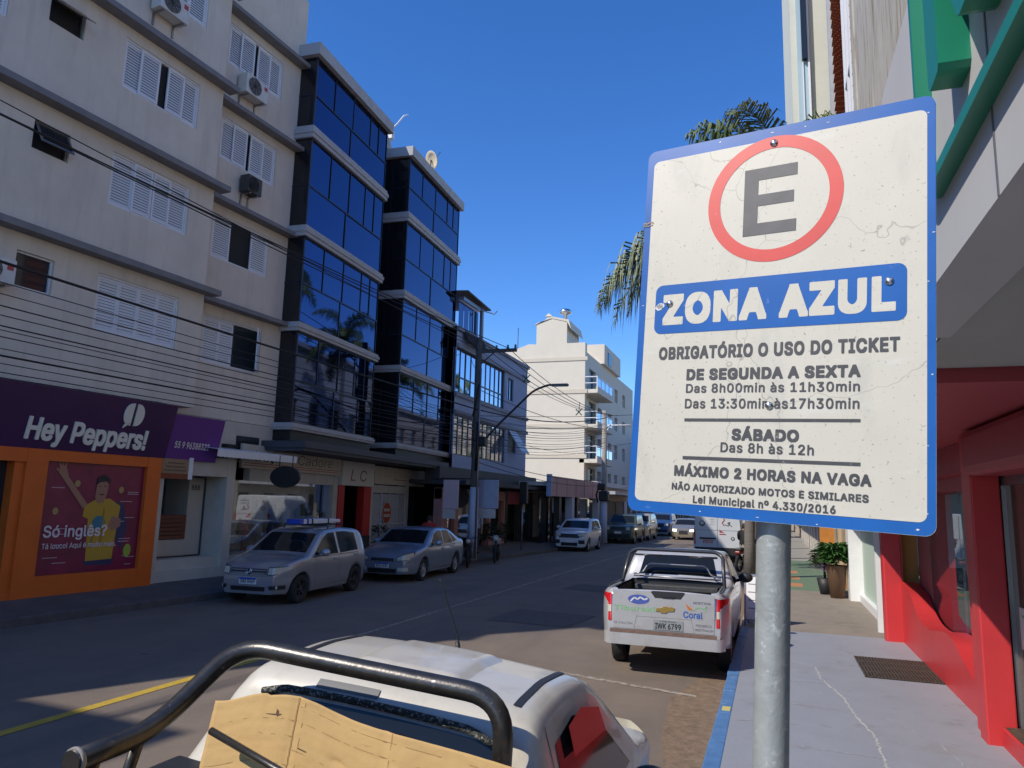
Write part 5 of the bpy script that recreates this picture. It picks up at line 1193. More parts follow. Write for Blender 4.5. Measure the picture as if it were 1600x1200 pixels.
# --- foreground white work pickup
PW = Shell(4.4, 1.66, [(0, 1.02), (.02, 1.05), (1.74, 1.05), (1.80, 1.09), (1.90, 1.38), (1.955, 1.455), (2.08, 1.475), (2.4, 1.49), (2.72, 1.47), (2.9, 1.41), (3.5, .98), (4.1, .88), (4.36, .74), (4.4, .6)], 1.0, .40, (.9, 3.65), .31, rear_k=.9, nose_k=.75, open_bed=(.05, 1.74), smooth=.05, sill=.3)
M_workw = carpaint('dusty_white_paint', (.53, .50, .425), rough=.42, dirt=(.40, .345, .27))
wp = thing('white_work_pickup', 'dusty white work pickup in the foreground with a thick steel bar over its bed', 'pickup', (-1.64, .90, 0.02), R(90))
wp.rotation_euler = Euler((R(4.5), 0, R(90)), 'XYZ')
PW.build().build('body', M_workw, wp); bl = pickup_bed(wp, PW, mat('bed_black', (.03, .03, .03), .7, var=.4, scale=9), x1=1.73, zr=1.035)
M_rimgrit = mat('perished_seal', (.04, .045, .04), .95, col2=(.30, .30, .26), var=.1, scale=70, thr=(.52, .62), bump=.8, bscale=90)
PW.over(1.80, 1.90, -.84, .84).build('rear_window', M_carglass, wp)
mb = MB(); sr = []
for k in range(40):
    f = -.86 + 1.72 * k / 39; xx = 1.912 - .012 * max(0, abs(f) - .7) / .16
    zz = PW.zt(xx) + .02 * (1 - f * f) + .014; y = PW.section(xx)[-6][1] * f * 1.08; sr.append((xx - .03, y, zz))
mb.tube(sr, .016, 8); mb.build('window_seal', M_rimgrit, wp)
PW.over(1.925, 1.95, .02, .50, .003, 3, 6).build('brake_light_cover', mat('vent_grey', (.14, .14, .14), .6), wp)
rbm = MB(); G_ = []
for i in range(25):
    xx = 2.10 + .60 * i / 24; row = []; zt0 = PW.zt(xx); yt = PW.section(xx)[-6][1]
    for j in range(25):
        f = -.55 + 1.1 * j / 24; e = min(1, min(j, 24 - j) / 3) * min(1, i / 2.0 + .0, (24 - i) / 3); row.append((xx, yt * f, zt0 + .022 * (1 - f * f) - .002 + .024 * (3 * e * e - 2 * e ** 3)))
    G_.append(row)
rbm.grid(G_).build('roof_rib', M_workw, wp)
for f0, f1 in ((-.90, -.955), (.90, .955)): PW.over(2.05, 2.8, f0, f1, .004, 10, 2).build('roof_gutter', M_plastic, wp)
PW.over(2.94, 3.46, -.9, .9).build('windshield', M_carglass, wp)
for sgn in (-1, 1):
    PW.side([(2.06, 1.0), (3.15, 1.0)], [(2.12, 1.34), (2.42, 1.375), (2.74, 1.32)], sgn).build('side_window', M_carglass, wp)
    PW.side([(2.25, 1.27), (2.80, 1.235)], [(2.27, 1.375), (2.5, 1.395), (2.78, 1.335)], sgn, .030, 10, 3).build('rain_deflector', mat('smoke_visor', (.05, .02, .02), .06, coat=.6), wp)
    PW.side([(2.02, .5), (2.026, .5)], [(2.05, 1.42), (2.056, 1.42)], sgn, .003, 2, 8).build('door_seam', M_black, wp)
    mirror_part(wp, PW, 3.05, .90, M_plastic, sgn); PW.front(sgn * .5, sgn * .76, .66, .84, .01).build('headlight', M_clear, wp); PW.front(sgn * .74, sgn * .82, .68, 1.0, .01, rear=True).build('taillight', M_redlens, wp)
    for a in PW.ax: wheel(wp, a, sgn * .72, sgn, .31, .19, M_alloy)
M_barsteel = mat('worn_steel_bar', (.085, .08, .074), .34, metal=.75, var=.25, scale=16, bump=.06, bscale=60)
mix_layer(M_barsteel, (.16, .10, .06), 14, .60, .74, 8); mix_layer(M_barsteel, (.22, .21, .2), 40, .64, .70, 4)
for sgn in (-1, 1):
    mb = MB(); mb.bbox(.05, 1.79, min(sgn * .655, sgn * .838), max(sgn * .655, sgn * .838), 1.03, 1.085, .02); mb.build('bed_rail_cap', M_plastic, wp)
hp = arc_path([(1.05, .63, 1.315), (1.38, .63, 1.32), (1.745, .575, 1.58), (1.775, -.585, 1.575), (1.745, -.615, 1.04)], .15, 8)
hoop(wp, hp, .037, 'load_bar', M_barsteel, 18)
mb = MB(); mb.tube([(1.06, .63, 1.315), (1.075, .63, 1.315)], .043, 16); mb.build('bar_collar', mat('pale_collar', (.3, .28, .25), .6), wp)
mb = MB()
for x in (1.15, 1.33): mb.tube([(x, .63, 1.31), (x, .70, 1.0)], .022, 10)
mb.build('bar_post', M_barsteel, wp)
part(hoop(None, [(-1.83, 2.20, 1.452), (-1.5, 2.15, 1.38), (-1.05, 2.10, 1.285)], .0125, 'cross_rod', M_barsteel, 10), wp)
# cardboard in the bed of the work pickup (world coordinates, leaning against the cab)
M_card = mat('cardboard', (.50, .32, .125), .85, var=.06, scale=7, bump=.12, bscale=30)
mix_layer(M_card, (.40, .25, .10), 5, .60, .78, stretch=(1, 1, 3)); mix_layer(M_card, (.34, .21, .09), 30, .70, .73, 3, stretch=(.3, .3, 3))
cbx = thing('cardboard_sheet', 'creased brown cardboard leaning in the bed of the foreground pickup', 'cardboard', (-1.4, 2.3, .65))
rc = random.Random(6)
def card_top(t): return 1.515 + .05 * math.exp(-((t - .28) / .16) ** 2) - .08 * t * t - .01 * math.cos(t * 20) * (t < .2)
rows = []
for j in range(111):
    s_ = j / 110; row = []
    for i in range(71):
        t = i / 70; x = -1.93 + 1.17 * t; zt_ = card_top(t); z = zt_ - s_ * .85
        y = 2.33 + .008 * math.sin(t * 5) - s_ * .22 + .012 * abs(((t * 2.3) % 1) - .5)
        y += .0010 * math.exp(-((((s_ + .012 * math.sin(t * 4)) * 14) % 1 - .5) / .12) ** 2) + .004 * math.exp(-((t - .30) / .008) ** 2) + .004 * math.exp(-((t - .60 - .02 * s_) / .009) ** 2) + .010 * math.exp(-((t - .46) / .02) ** 2 - ((s_ - .16) / .012) ** 2) + rc.uniform(-.0007, .0007); row.append((x, y, z))
    rows.append(row)
mb = MB(); mb.grid(rows); cd = bpart(mb, 'front_sheet', M_card, cbx)
sm = cd.modifiers.new('thick', 'SOLIDIFY'); sm.thickness = .006; sm.offset = -1
mb = MB(); rows = []
for j in range(13):
    s_ = j / 12; z = 1.46 - s_ * .85; y = 2.335 - s_ * .22
    rows.append([(-1.935 - .05 * k / 4 - .03 * math.sin(s_ * 4) * (k / 4), y + .10 * k / 4 + .02 * math.sin(s_ * 5), z + .005 * k) for k in range(5)])
mb.grid(rows); fl_ = bpart(mb, 'folded_edge', M_card, cbx); sm = fl_.modifiers.new('thick', 'SOLIDIFY'); sm.thickness = .005
def card_at(t, s_, d=.006): return (-1.93 + 1.17 * t, 2.33 + .008 * math.sin(t * 5) - s_ * .22 + .012 * abs(((t * 2.3) % 1) - .5) - d, card_top(t) - s_ * .85)
mb = MB()
for k in range(11):
    s0 = .035 + k * .052 + rc.uniform(-.006, .006); t0, t1 = rc.choice([(.01, .3), (.02, .98), (.31, .97), (.05, .6)])
    for q in range(24):
        ta, tb_ = t0 + (t1 - t0) * q / 24, t0 + (t1 - t0) * (q + 1) / 24
        if rc.random() < .78: mb.quad(card_at(ta, s0), card_at(tb_, s0), card_at(tb_, s0 + .0028), card_at(ta, s0 + .0028))
for t0 in (.30, .325, .62):
    for q in range(20): mb.quad(card_at(t0, q * .03), card_at(t0 + .003, q * .03), card_at(t0 + .003 + .0005 * q, (q + 1) * .03), card_at(t0 + .0005 * q, (q + 1) * .03))
bpart(mb, 'crease', mat('card_crease', (.33, .20, .075), .9), cd)
mb = MB()
for (t0, s0, w_, h_) in ((.20, .065, .055, .010), (.235, .05, .008, .03), (.70, .12, .025, .018), (.73, .135, .02, .012), (.66, .20, .012, .02), (.33, .17, .03, .006)):
    mb.quad(card_at(t0, s0, .008), card_at(t0 + w_, s0 + h_ * .3, .008), card_at(t0 + w_ * .8, s0 + h_, .008), card_at(t0 - w_ * .1, s0 + h_ * .7, .008))
bpart(mb, 'scratches', mat('card_tear', (.11, .065, .035), .9), cd)
an = MB(); an.tube([(-1.50, 3.58, 1.47), (-1.515, 3.58, 1.55)], .012, 8)
pts = [(-1.515 - .11 * k / 30, 3.60 - .02 * k / 30, 1.55 + .30 * k / 30) for k in range(31)]
an.tube(pts, [.0035 if k % 2 else .0045 for k in range(31)], 6); an_o = part(an.build('aerial', M_black), wp)

# ================================================================ THE PARKING SIGN
SGX, SGY = Vector((.96462892, -.2584776, -.05177245)), Vector((.05725229, .01371322, .99826556)); SGZ = SGX.cross(SGY).normalized()
SGC = Vector((.00646581, 1.32879279, 2.58220405))
sg = thing('parking_sign', 'large blue-bordered white parking sign with a red ring on a galvanised pole', 'sign', (-.02, 1.372, .15))
def SP(a, b, d): return SGC + SGX * a + SGY * b + SGZ * d
def rrect(a0, a1, b0, b1, r, n=6):
    P = []
    for (cx, cy, s0) in ((a1 - r, b1 - r, 0), (a0 + r, b1 - r, 90), (a0 + r, b0 + r, 180), (a1 - r, b0 + r, 270)):
        for k in range(n + 1): an = R(s0 + 90 * k / n); P.append((cx + r * math.cos(an), cy + r * math.sin(an)))
    return P
M_sblue = mat('sign_blue', (.008, .105, .39), .35, var=.10, scale=9, spec=.4)
mix_layer(M_sblue, (.20, .32, .62), 30, .66, .76, 5)
M_sface = mat('sign_face', (.575, .55, .465), .45, var=.035, scale=7)
mix_layer(M_sface, (.49, .475, .41), 5, .55, .75, 8, stretch=(3, 1, 1)); mix_layer(M_sface, (.64, .63, .58), 6, .60, .75, 6, stretch=(1, 1, 4))
mix_layer(M_sface, (.22, .21, .19), 95, .0, .085, kind='spot'); mix_layer(M_sface, (.30, .28, .24), 190, .665, .72, 2)
mix_layer(M_sface, (.34, .325, .28), 3.4, .0012, .0042, kind='crack')
M_sred = mat('sign_red_ring', (.62, .055, .04), .4, var=.07, scale=16); mix_layer(M_sred, (.60, .30, .24), 40, .69, .73, 4)
M_sgrey = mat('sign_dark_letter', (.055, .055, .06), .5, var=.15, scale=40); mix_layer(M_sgrey, (.25, .24, .23), 70, .68, .74, 3)
def sflat(poly, d0, d1, name, m, parent): mb = MB(); mb.prism(poly, SP, d0, d1); return bpart(mb, name, m, parent)
pb = sflat(rrect(-.25, .25, -.354, .354, .016), -.0025, 0, 'sign_plate', M_sblue, sg)
sflat(rrect(-.2505, .2505, -.3545, .3545, .016), -.0040, -.0026, 'plate_back', MATS['steel'], pb)
fc = sflat(rrect(-.2365, .2385, -.3345, .3305, .012), .0001, .0006, 'white_face', M_sface, sg)
def ring(c, r0, r1, d, n=72):
    mb = MB()
    for k in range(n):
        a, b = 2 * math.pi * k / n, 2 * math.pi * (k + 1) / n
        mb.quad(*[SP(c[0] + r * math.cos(t), c[1] + r * math.sin(t), d) for r, t in ((r0, a), (r1, a), (r1, b), (r0, b))])
    return mb
CC = (-.0035, .2175)
bpart(ring(CC, .0955, .1180, .0012), 'red_ring', M_sred, sg)
E_ = [(-.0548, .2783), (.0380, .2783), (.0380, .2555), (-.0295, .2555), (-.0295, .2275), (.0330, .2275), (.0330, .2060), (-.0295, .2060), (-.0295, .1735), (.0380, .1735), (.0380, .1512), (-.0548, .1512)]
sflat(E_, .0008, .0013, 'letter_e', mat('sign_e_grey', (.085, .083, .085), .5, var=.2, scale=25), sg)
pn = sflat(rrect(-.2170, .2105, -.0212, .0738, .014), .0008, .0012, 'blue_panel', M_sblue, sg)
T = lambda s_, a0, a1, b0, cap, m, bold, par, sp=1.: part(text(s_, SP, a0, a1, b0, cap, m, None, bold=bold, d=.0014, space=sp, h=.016 if cap > .03 else .024), par)
T('ZONA AZUL', -.2008, .1948, -.0048, .0592, M_sface, .050, pn, 1.12)
T('OBRIGATÓRIO O USO DO TICKET', -.2040, .2010, -.0713, .0240, M_sgrey, .036, sg, 1.1)
T('DE SEGUNDA A SEXTA', -.1477, .1447, -.1112, .0208, M_sgrey, .043, sg, 1.1)
T('Das 8h00min às 11h30min', -.1474, .1440, -.1345, .0165, M_sgrey, .018, sg, 1.08)
T('Das 13:30min às17h30min', -.1480, .1437, -.1630, .0175, M_sgrey, .018, sg, 1.08)
T('SÁBADO', -.0600, .0523, -.2190, .0205, M_sgrey, .043, sg, 1.1)
T('Das 8h às 12h', -.0788, .0763, -.2402, .0172, M_sgrey, .018, sg, 1.08)
T('MÁXIMO 2 HORAS NA VAGA', -.1618, .1625, -.2858, .0190, M_sgrey, .040, sg, 1.1)
T('NÃO AUTORIZADO MOTOS E SIMILARES', -.1650, .1588, -.3108, .0124, M_sgrey, .034, sg, 1.1)
T('Lei Municipal nº 4.330/2016', -.1243, .1112, -.3320, .0134, M_sgrey, .028, sg, 1.1)
mb = MB(); mb.prism([(-.1473, -.1868), (.1455, -.1843), (.1455, -.1793), (-.1473, -.1814)], SP, .0008, .0014); mb.prism([(-.1472, -.2555), (.1463, -.2542), (.1463, -.2486), (-.1472, -.2497)], SP, .0008, .0014); bpart(mb, 'rule_lines', M_sgrey, sg)
for a, b in ((-.0044, .3254 - .003), (-.188, .0368), (.1852, .0446), (.0022, -.1577)):
    mb = MB(); t = bmesh.new(); bmesh.ops.create_uvsphere(t, u_segments=18, v_segments=10, radius=1)
    for v in t.verts: v.co = SP(a + v.co.x * .0072, b + v.co.y * .0072, .001 + max(0, v.co.z) * .0052)
    mb.addbm(t); mb.smooth = set(range(len(mb.f))); bpart(mb, 'bolt', MATS['steel'], sg)
M_scar = mat('bare_scratch', (.62, .62, .60), .5)
mb = MB(); rs = random.Random(12)
for k in range(16):
    e = rs.choice('LRTB'); t = rs.uniform(-1, 1); q = rs.uniform(0, .012); w_ = rs.uniform(.0004, .0012); l = rs.uniform(.001, .004)
    a, b = {'L': (-.249 + q, t * .34), 'R': (.248 - q, t * .34), 'T': (t * .24, .352 - q), 'B': (t * .24, -.352 + q)}[e]
    mb.prism([(a - l, b - w_), (a + l * .4, b - w_ * 1.3), (a + l, b + w_ * .6), (a - l * .3, b + w_ * 1.4)], SP, .0001, .0004)
for a, b in ((-.2065, .033), (-.2085, .030), (-.2040, .034)): mb.prism([(a + .006 * math.cos(k * 1.05) * (1 + .5 * (k % 2)), b + .004 * math.sin(k * 1.05) * (1 + .6 * ((k + 1) % 2))) for k in range(6)], SP, .0013, .0016)
bpart(mb, 'paint_chips', M_scar, sg)
mb = MB(); stroke([(-.252, .205), (-.244, .203), (-.236, .206), (-.231, .203)], .0014, mb, lambda a, b, d: SP(a, b, .0006 + d * .2)); stroke([(-.252, .200), (-.240, .198), (-.232, .200)], .0010, mb, lambda a, b, d: SP(a, b, .0008 + d * .2)); bpart(mb, 'rust_scratch', mat('rust_pale', (.36, .28, .20), .8), sg)
mb = MB(); p0 = Vector((.0012, 1.372, 2.2185)); ax = (p0 - Vector((-.0137, 1.372, 1.83))).normalized()
mb.tube([p0 - ax * ((p0.z - .10) / ax.z), p0 - ax * 1.0, p0, p0 + ax * .45], .0283, 32); pole_o = bpart(mb, 'pole', M_galv, sg)

# ================================================================ RIGHT SIDE OF THE STREET
M_fascia = mat('pale_grey_fascia', (.52, .51, .50), .6, var=.04, scale=2, stretch=(1, 1, .3))
rsb = thing('corner_shop', 'pale grey shop canopy with large green letters over the right pavement', 'building', (4, 0, .15))
FX0, FZ0, FZ1, FY1 = .60, 3.10, 4.39, 4.02
mb = MB(); mb.box(FX0, FX0 + .24, -9, FY1, FZ0, FZ1); bpart(mb, 'fascia', M_fascia, rsb)
for y in (2.2, .6, -1.0):
    mb = MB(); mb.box(FX0 - .003, FX0 - .001, y, y + .012, FZ0, FZ1); bpart(mb, 'fascia_joint', M_txtgrey, rsb)
mb = MB(); mb.box(FX0 + .25, 2.2, -9, 5.18, FZ0 + .05, FZ0 + .25); mb.quad((FX0 + .24, FY1 - .001, FZ0 + .05), (FX0 + .24, 5.18, FZ0 + .05), (FX0 + .24, 5.18, 3.4), (FX0 + .24, FY1 - .001, 3.4)); bpart(mb, 'soffit', mat('grey_soffit', (.40, .395, .36), .8, var=.06, scale=2), rsb)
mb = MB(); mb.box(2.2, 2.4, -9, 5.0, .15, 3.4); bpart(mb, 'wall', M_palewall, rsb)
mb = MB(); mb.box(2.19, 2.199, -6, 3.5, .6, 2.8); bpart(mb, 'shop_window', M_winglass, rsb)
# raised frame and letters on the fascia (reads from far end to near end)
FP = lambda a, b, d: (FX0 - d, 2.93 - a, b)      # a runs towards the viewer
M_teal = mat('teal_letter', (.012, .20, .115), .35, spec=.5); 
mb = MB(); P_ = [(0, 5.2), (0, 3.44), (.015, 3.39), (.055, 3.365), (6, 3.365)]; pin = [(.055, 5.2), (.055, 3.45), (.07, 3.43), (6, 3.43)]
out = [(0, 5.2), (0, 3.44), (.012, 3.40), (.045, 3.372), (.09, 3.36), (9, 3.36), (9, 3.40), (.09, 3.40), (.06, 3.408), (.042, 3.43), (.035, 3.47), (.035, 5.2)]
mb.prism(out, FP, .0, .055); bpart(mb, 'sign_frame', M_teal, rsb)
lt = text('NA', FP, .42, 1.60, 3.58, .70, M_teal, None, bold=.03, extrude=.045, d=.034); part(lt, rsb); lt.name = 'raised_letters'
# red shop
rd = thing('red_shop', 'bright red painted shop front with a wavy low wall and stout pillars', 'shop front', (2.5, 10, .15))
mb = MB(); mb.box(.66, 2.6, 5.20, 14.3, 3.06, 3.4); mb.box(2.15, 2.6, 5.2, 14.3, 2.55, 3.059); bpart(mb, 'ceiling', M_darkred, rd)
mb = MB(); mb.bbox(1.83, 2.08, 8.35, 8.62, .1, 3.055, .015); mb.bbox(1.88, 2.3, 8.62, 8.95, .1, 3.055, .015); bpart(mb, 'pillar', M_red, rd)
mb = MB(); mb.bbox(1.72, 2.02, 14.05, 14.34, .1, 3.055, .03); bpart(mb, 'pillar', M_red, rd)
wv = [(14.05, .1), (14.05, 1.12), (13.6, 1.06), (13.2, 1.0), (12.75, .80), (12.3, .70), (11.8, .685), (11.3, .74), (10.8, .80), (10.35, .77), (9.9, .62), (9.4, .50), (8.95, .44), (8.95, .1)]
def sp_(P, n=6):
    o = []
    for i in range(len(P) - 1):
        p0, p1, p2, p3 = P[max(i - 1, 0)], P[i], P[i + 1], P[min(i + 2, len(P) - 1)]
        for k in range(n):
            t = k / n; o.append(tuple(.5 * (2 * p1[j] + (p2[j] - p0[j]) * t + (2 * p0[j] - 5 * p1[j] + 4 * p2[j] - p3[j]) * t * t + (3 * p1[j] - p0[j] - 3 * p2[j] + p3[j]) * t ** 3) for j in (0, 1)))
    return o + [P[-1]]
wvp = [wv[0]] + sp_(wv[1:-1]) + [wv[-1]]
mb = MB(); mb.prism(wvp, lambda a, b, d: (1.98 + d, a, b), 0, .26); bpart(mb, 'wavy_wall', M_red, rd)
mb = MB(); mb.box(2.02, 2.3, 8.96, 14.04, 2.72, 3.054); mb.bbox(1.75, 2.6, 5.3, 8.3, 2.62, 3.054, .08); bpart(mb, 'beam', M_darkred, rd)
mb = MB(); mb.box(2.26, 2.5, 13.0, 14.04, .1, 2.72); bpart(mb, 'inner_wall', mat('dull_pink', (.30, .12, .11), .7), rd)
mb = MB(); mb.quad((2.26, 8.96, .4), (2.26, 13.0, .4), (2.26, 13.0, 2.72), (2.26, 8.96, 2.72)); bpart(mb, 'shop_window', M_shopglass, rd)
mb = MB(); mb.box(3.6, 3.7, 5.2, 14.3, .1, 3.2); mb.box(2.27, 3.6, 8.96, 14.0, .1, .42); bpart(mb, 'shop_interior', mat('interior_dark', (.06, .065, .07), .8, var=.4, scale=3), rd)
mb = MB(); mb.box(2.27, 2.29, 9.05, 9.12, .4, 2.72); mb.box(2.27, 2.29, 11.0, 11.04, .4, 2.72); bpart(mb, 'window_bar', M_alu, rd)
pst2 = MB(); pst2.box(2.235, 2.25, 9.30, 10.25, 1.80, 2.48); pp = bpart(pst2, 'window_poster', mat('poster_cream', (.58, .56, .52), .5), rd)
mb = MB(); mb.box(2.23, 2.2345, 9.30, 10.25, 1.74, 1.80); part(mb.build('poster_band', M_sred), pp)
mb = MB(); WP = lambda a, b, d: (2.234 - d, a, b)
stroke([(9.95, 2.4), (9.85, 2.25), (9.98, 2.1), (9.9, 1.92)], .007, mb, WP); stroke([(9.75, 2.42), (9.68, 2.2), (9.78, 1.95)], .006, mb, WP); stroke([(9.55, 2.4), (9.62, 2.2), (9.5, 1.95)], .007, mb, WP); part(mb.build('poster_drawing', M_sred), pp)
text_o = part(text('PROMOÇÃO', lambda a, b, d: (2.229 - d, 10.2 - a, b), .1, .85, 1.755, .03, M_plate, bold=.02), pp) if False else None
mb = MB(); mb.quad((2.14, 6.0, .1), (2.14, 8.5, .1), (2.14, 8.5, 2.62), (2.14, 6.0, 2.62)); bpart(mb, 'brown_glass_door', mat('brown_glass', (.16, .105, .085), .08, spec=.6), rd)
mb = MB(); mb.box(2.10, 2.145, 8.40, 8.46, .1, 2.62); mb.box(2.10, 2.145, 5.9, 8.40, 2.54, 2.62); bpart(mb, 'door_frame', M_alu, rd)
dlb = MB(); dlb.box(2.125, 2.138, 7.2, 8.22, 1.05, 1.42); dl = bpart(dlb, 'door_sign', mat('door_white', (.62, .62, .58), .5), rd)
part(text('Tiburski', lambda a, b, d: (2.123 - d, 8.18 - a, b), .04, .9, 1.25, .11, M_txtgreen, bold=.04), dl)
mb = MB(); mb.prism([(7.99, 1.12), (8.06, 1.10), (8.05, 1.20), (8.0, 1.22)], lambda a, b, d: (2.123 - d, a, b), 0, .002); part(mb.build('yellow_leaf', mat('leaf_yellow', (.6, .45, .03), .5)), dl)
mb = MB(); mb.bbox(1.95, 2.28, 6.2, 8.33, .1, .32, .01); bpart(mb, 'door_step', M_red, rd)
M_grate = mat('rusty_grate', (.10, .075, .055), .7, metal=.3, var=.3, scale=20)
mb = MB()
for k in range(26): mb.box(1.97 + .0, 2.26, 6.25 + k * .08, 6.30 + k * .08, .322, .335)
tag(mb.build('step_grating', M_grate), 'rusty bar grating on the red shop doorstep', 'grating')
sl = thing('spot_lamp', 'small spot lamp on the dark red shop ceiling', 'lamp', (1.6, 8.6, 3.05)); mb = MB(); mb.box(1.42, 1.60, 8.5, 8.58, 3.02, 3.056); bpart(mb, 'rail', M_black, sl)
mb = MB(); mb.lathe([(0, 0), (.03, 0), (.045, -.07), (0, -.075)], (1.51, 8.54, 2.98), 'Z', 14); mb.tube([(1.51, 8.54, 2.98), (1.51, 8.54, 3.03)], .01, 6); bpart(mb, 'lamp_head', M_white, sl)
# things seen through the shop window
for k, (y, hgt, c) in enumerate(((12.3, 1.5, (.5, .5, .5)), (11.7, 1.35, (.05, .05, .06)), (11.2, 1.4, (.05, .06, .1)), (10.3, 1.2, (.42, .36, .2)))):
    mb = MB(); mb.lathe([(.11, .42), (.12, .8), (.17, 1.0), (.13, 1.2), (.19, hgt), (.05, hgt + .1), (.05, hgt + .16), (0, hgt + .17)], (2.75, y, 0), 'Z', 12)
    tag(mb.build('mannequin', mat('shop_garment_%d' % k, c, .85)), '%s dressed bust inside the red shop window' % ['light grey', 'black', 'navy', 'mustard'][k], 'mannequin', 'busts in the red shop')
mb = MB(); mb.box(1.07, 1.99, 10.93, 12.36, .151, .156); gr_o = thing('floor_grate', 'rusty brown bar grate set in the grey pavement before the wavy red wall', 'grate', (1.5, 11.6, .15)); bpart(mb, 'pit', M_black, gr_o)
mb = MB()
for k in range(23): x = 1.07 + k * .0403; mb.hexa([(x, 10.93, .157), (x + .016, 10.93, .157), (x + .016, 12.36, .157), (x, 12.36, .157), (x, 10.93, .168), (x + .016, 10.93, .168), (x + .016, 12.36, .168), (x, 12.36, .168)])
for y in (10.93, 11.28, 11.63, 11.99, 12.33): mb.box(1.07, 1.99, y, y + .03, .158, .165)
bpart(mb, 'bars', M_grate, gr_o)
# next shops beyond the red one
ns = thing('white_shop', 'white and mint shop front with glass door beyond the red shop', 'shop front', (2.5, 17, .15))
mb = MB(); mb.box(1.80, 2.3, 14.36, 14.55, .1, 3.0); bpart(mb, 'ochre_jamb', mat('ochre_paint', (.50, .28, .07), .7), ns)
mb = MB(); mb.box(1.72, 1.86, 15.0, 15.12, .1, 3.0); mb.box(1.70, 2.0, 19.8, 20.4, .1, 3.1); mb.box(1.9, 2.3, 15.3, 19.8, .1, .32); bpart(mb, 'white_post', M_white, ns)
mb = MB(); mb.box(2.1, 2.25, 15.1, 16.2, .32, 2.7); bpart(mb, 'glass_door', mat('green_glass', (.07, .12, .10), .06, spec=.6), ns)
mb = MB(); mb.box(2.0, 2.3, 16.9, 19.8, .32, 3.0); bpart(mb, 'mint_wall', mat('mint_paint', (.46, .56, .48), .7), ns)
mb = MB(); mb.box(.9, 2.6, 14.36, 20.4, 3.1, 3.35); bpart(mb, 'canopy', M_fascia, ns)
os_ = thing('gift_shop', 'orange gift shop front beyond the potted plants', 'shop front', (2.5, 24, .15))
mb = MB(); mb.box(1.95, 2.4, 21.0, 33, .1, 3.1); bpart(mb, 'wall', mat('ochre_wall', (.34, .24, .15), .8, var=.2, scale=2), os_)
mb = MB()
for y in (22.2, 24.6, 27.5, 30.2): mb.box(1.85, 1.949, y, y + .35, .1, 3.0)
bpart(mb, 'pillar', mat('sand_pillar', (.48, .36, .22), .8), os_)
mb = MB(); mb.box(1.70, 1.949, 22.6, 24.4, .1, .55); mb.box(1.75, 1.949, 25.2, 27.2, .1, .5); bpart(mb, 'brick_plinth', mat('brick_orange', (.36, .14, .06), .85, var=.2, scale=12), os_)
mb = MB(); 
for y0, y1 in ((22.6, 24.5), (25, 27.4), (27.9, 30.1), (30.6, 32.8)): mb.box(1.93, 1.948, y0, y1, .6, 2.7)
bpart(mb, 'shop_window', M_winglass, os_)
hs = thing('heart_sign', 'orange hanging board with a dark heart by the potted plants', 'sign', (1.3, 21.2, 1.2)); mb = MB(); mb.box(1.20, 1.56, 22.2, 22.25, 1.15, 2.4); bpart(mb, 'board', mat('board_orange', (.5, .19, .03), .6, var=.15, scale=8), hs)
hp_ = []
for k in range(24):
    t = 2 * math.pi * k / 24; hp_.append((1.38 + .0085 * 16 * math.sin(t) ** 3, 1.95 + .0085 * (13 * math.cos(t) - 5 * math.cos(2 * t) - 2 * math.cos(3 * t) - math.cos(4 * t))))
mb = MB(); mb.prism(hp_, lambda a, b, d: (a, 22.199 - d, b), 0, .02); bpart(mb, 'heart', M_ink, hs); mb = MB(); mb.tube([(1.38, 22.22, 2.4), (1.38, 22.22, 3.1)], .015, 6); bpart(mb, 'hanger', M_iron, hs)
# plants
def leaf_cluster(mb, c, n, rr, lw, ll, r_, up=.6):
    for _ in range(n):
        a = r_.uniform(0, 2 * math.pi); e = r_.uniform(-.2, 1.2) * up; q = r_.random() ** .5 * rr
        p = Vector(c) + Vector((math.cos(a) * q, math.sin(a) * q, r_.uniform(-.5, 1) * rr * .9)); d = Vector((math.cos(a) * math.cos(e), math.sin(a) * math.cos(e), math.sin(e))); s_ = d.cross(Vector((0, 0, 1))).normalized() if abs(d.z) < .98 else Vector((1, 0, 0))
        L_, W_ = ll * r_.uniform(.6, 1.2), lw * r_.uniform(.6, 1.2); mb.quad(p - s_ * W_ * .1, p + d * L_ * .5 - s_ * W_, p + d * L_ + Vector((0, 0, -L_ * .25)), p + d * L_ * .5 + s_ * W_)
M_leaf = mat('leaf_green', (.05, .13, .03), .5, var=.35, scale=6); M_leaf2 = mat('leaf_dark', (.03, .07, .02), .55, var=.35, scale=6); M_flower = mat('mauve_flower', (.42, .20, .40), .7, var=.25, scale=20)
pot = thing('potted_palm', 'green bushy plant in a tall brown pot by the white shop post', 'plant', (1.45, 20.3, .15)); rr_ = random.Random(3)
mb = MB(); mb.lathe([(0, 0), (.16, 0), (.24, .75), (.26, .78), (.22, .78), (.2, .72), (0, .70)], (0, 0, 0), 'Z', 18); mb.build('pot', mat('brown_pot', (.16, .09, .05), .7), pot)
mb = MB(); leaf_cluster(mb, (0, 0, 1.0), 900, .30, .035, .26, rr_); mb.build('leaves', M_leaf, pot)
pf_ = thing('flower_pot', 'pot of mauve flowers left of the tall brown pot', 'plant', (1.22, 21.0, .15)); mb = MB(); mb.lathe([(0, 0), (.12, 0), (.2, .4), (.17, .4), (0, .36)], (0, 0, 0), 'Z', 16); mb.tube([(0, 0, .3), (0, 0, .8)], .03, 6); mb.build('pot', M_plastic, pf_)
mb = MB(); leaf_cluster(mb, (0, 0, .85), 420, .28, .035, .16, rr_); mb.build('leaves', M_leaf2, pf_); mb = MB(); leaf_cluster(mb, (0, 0, .72), 240, .27, .04, .07, rr_); mb.build('flowers', M_flower, pf_)
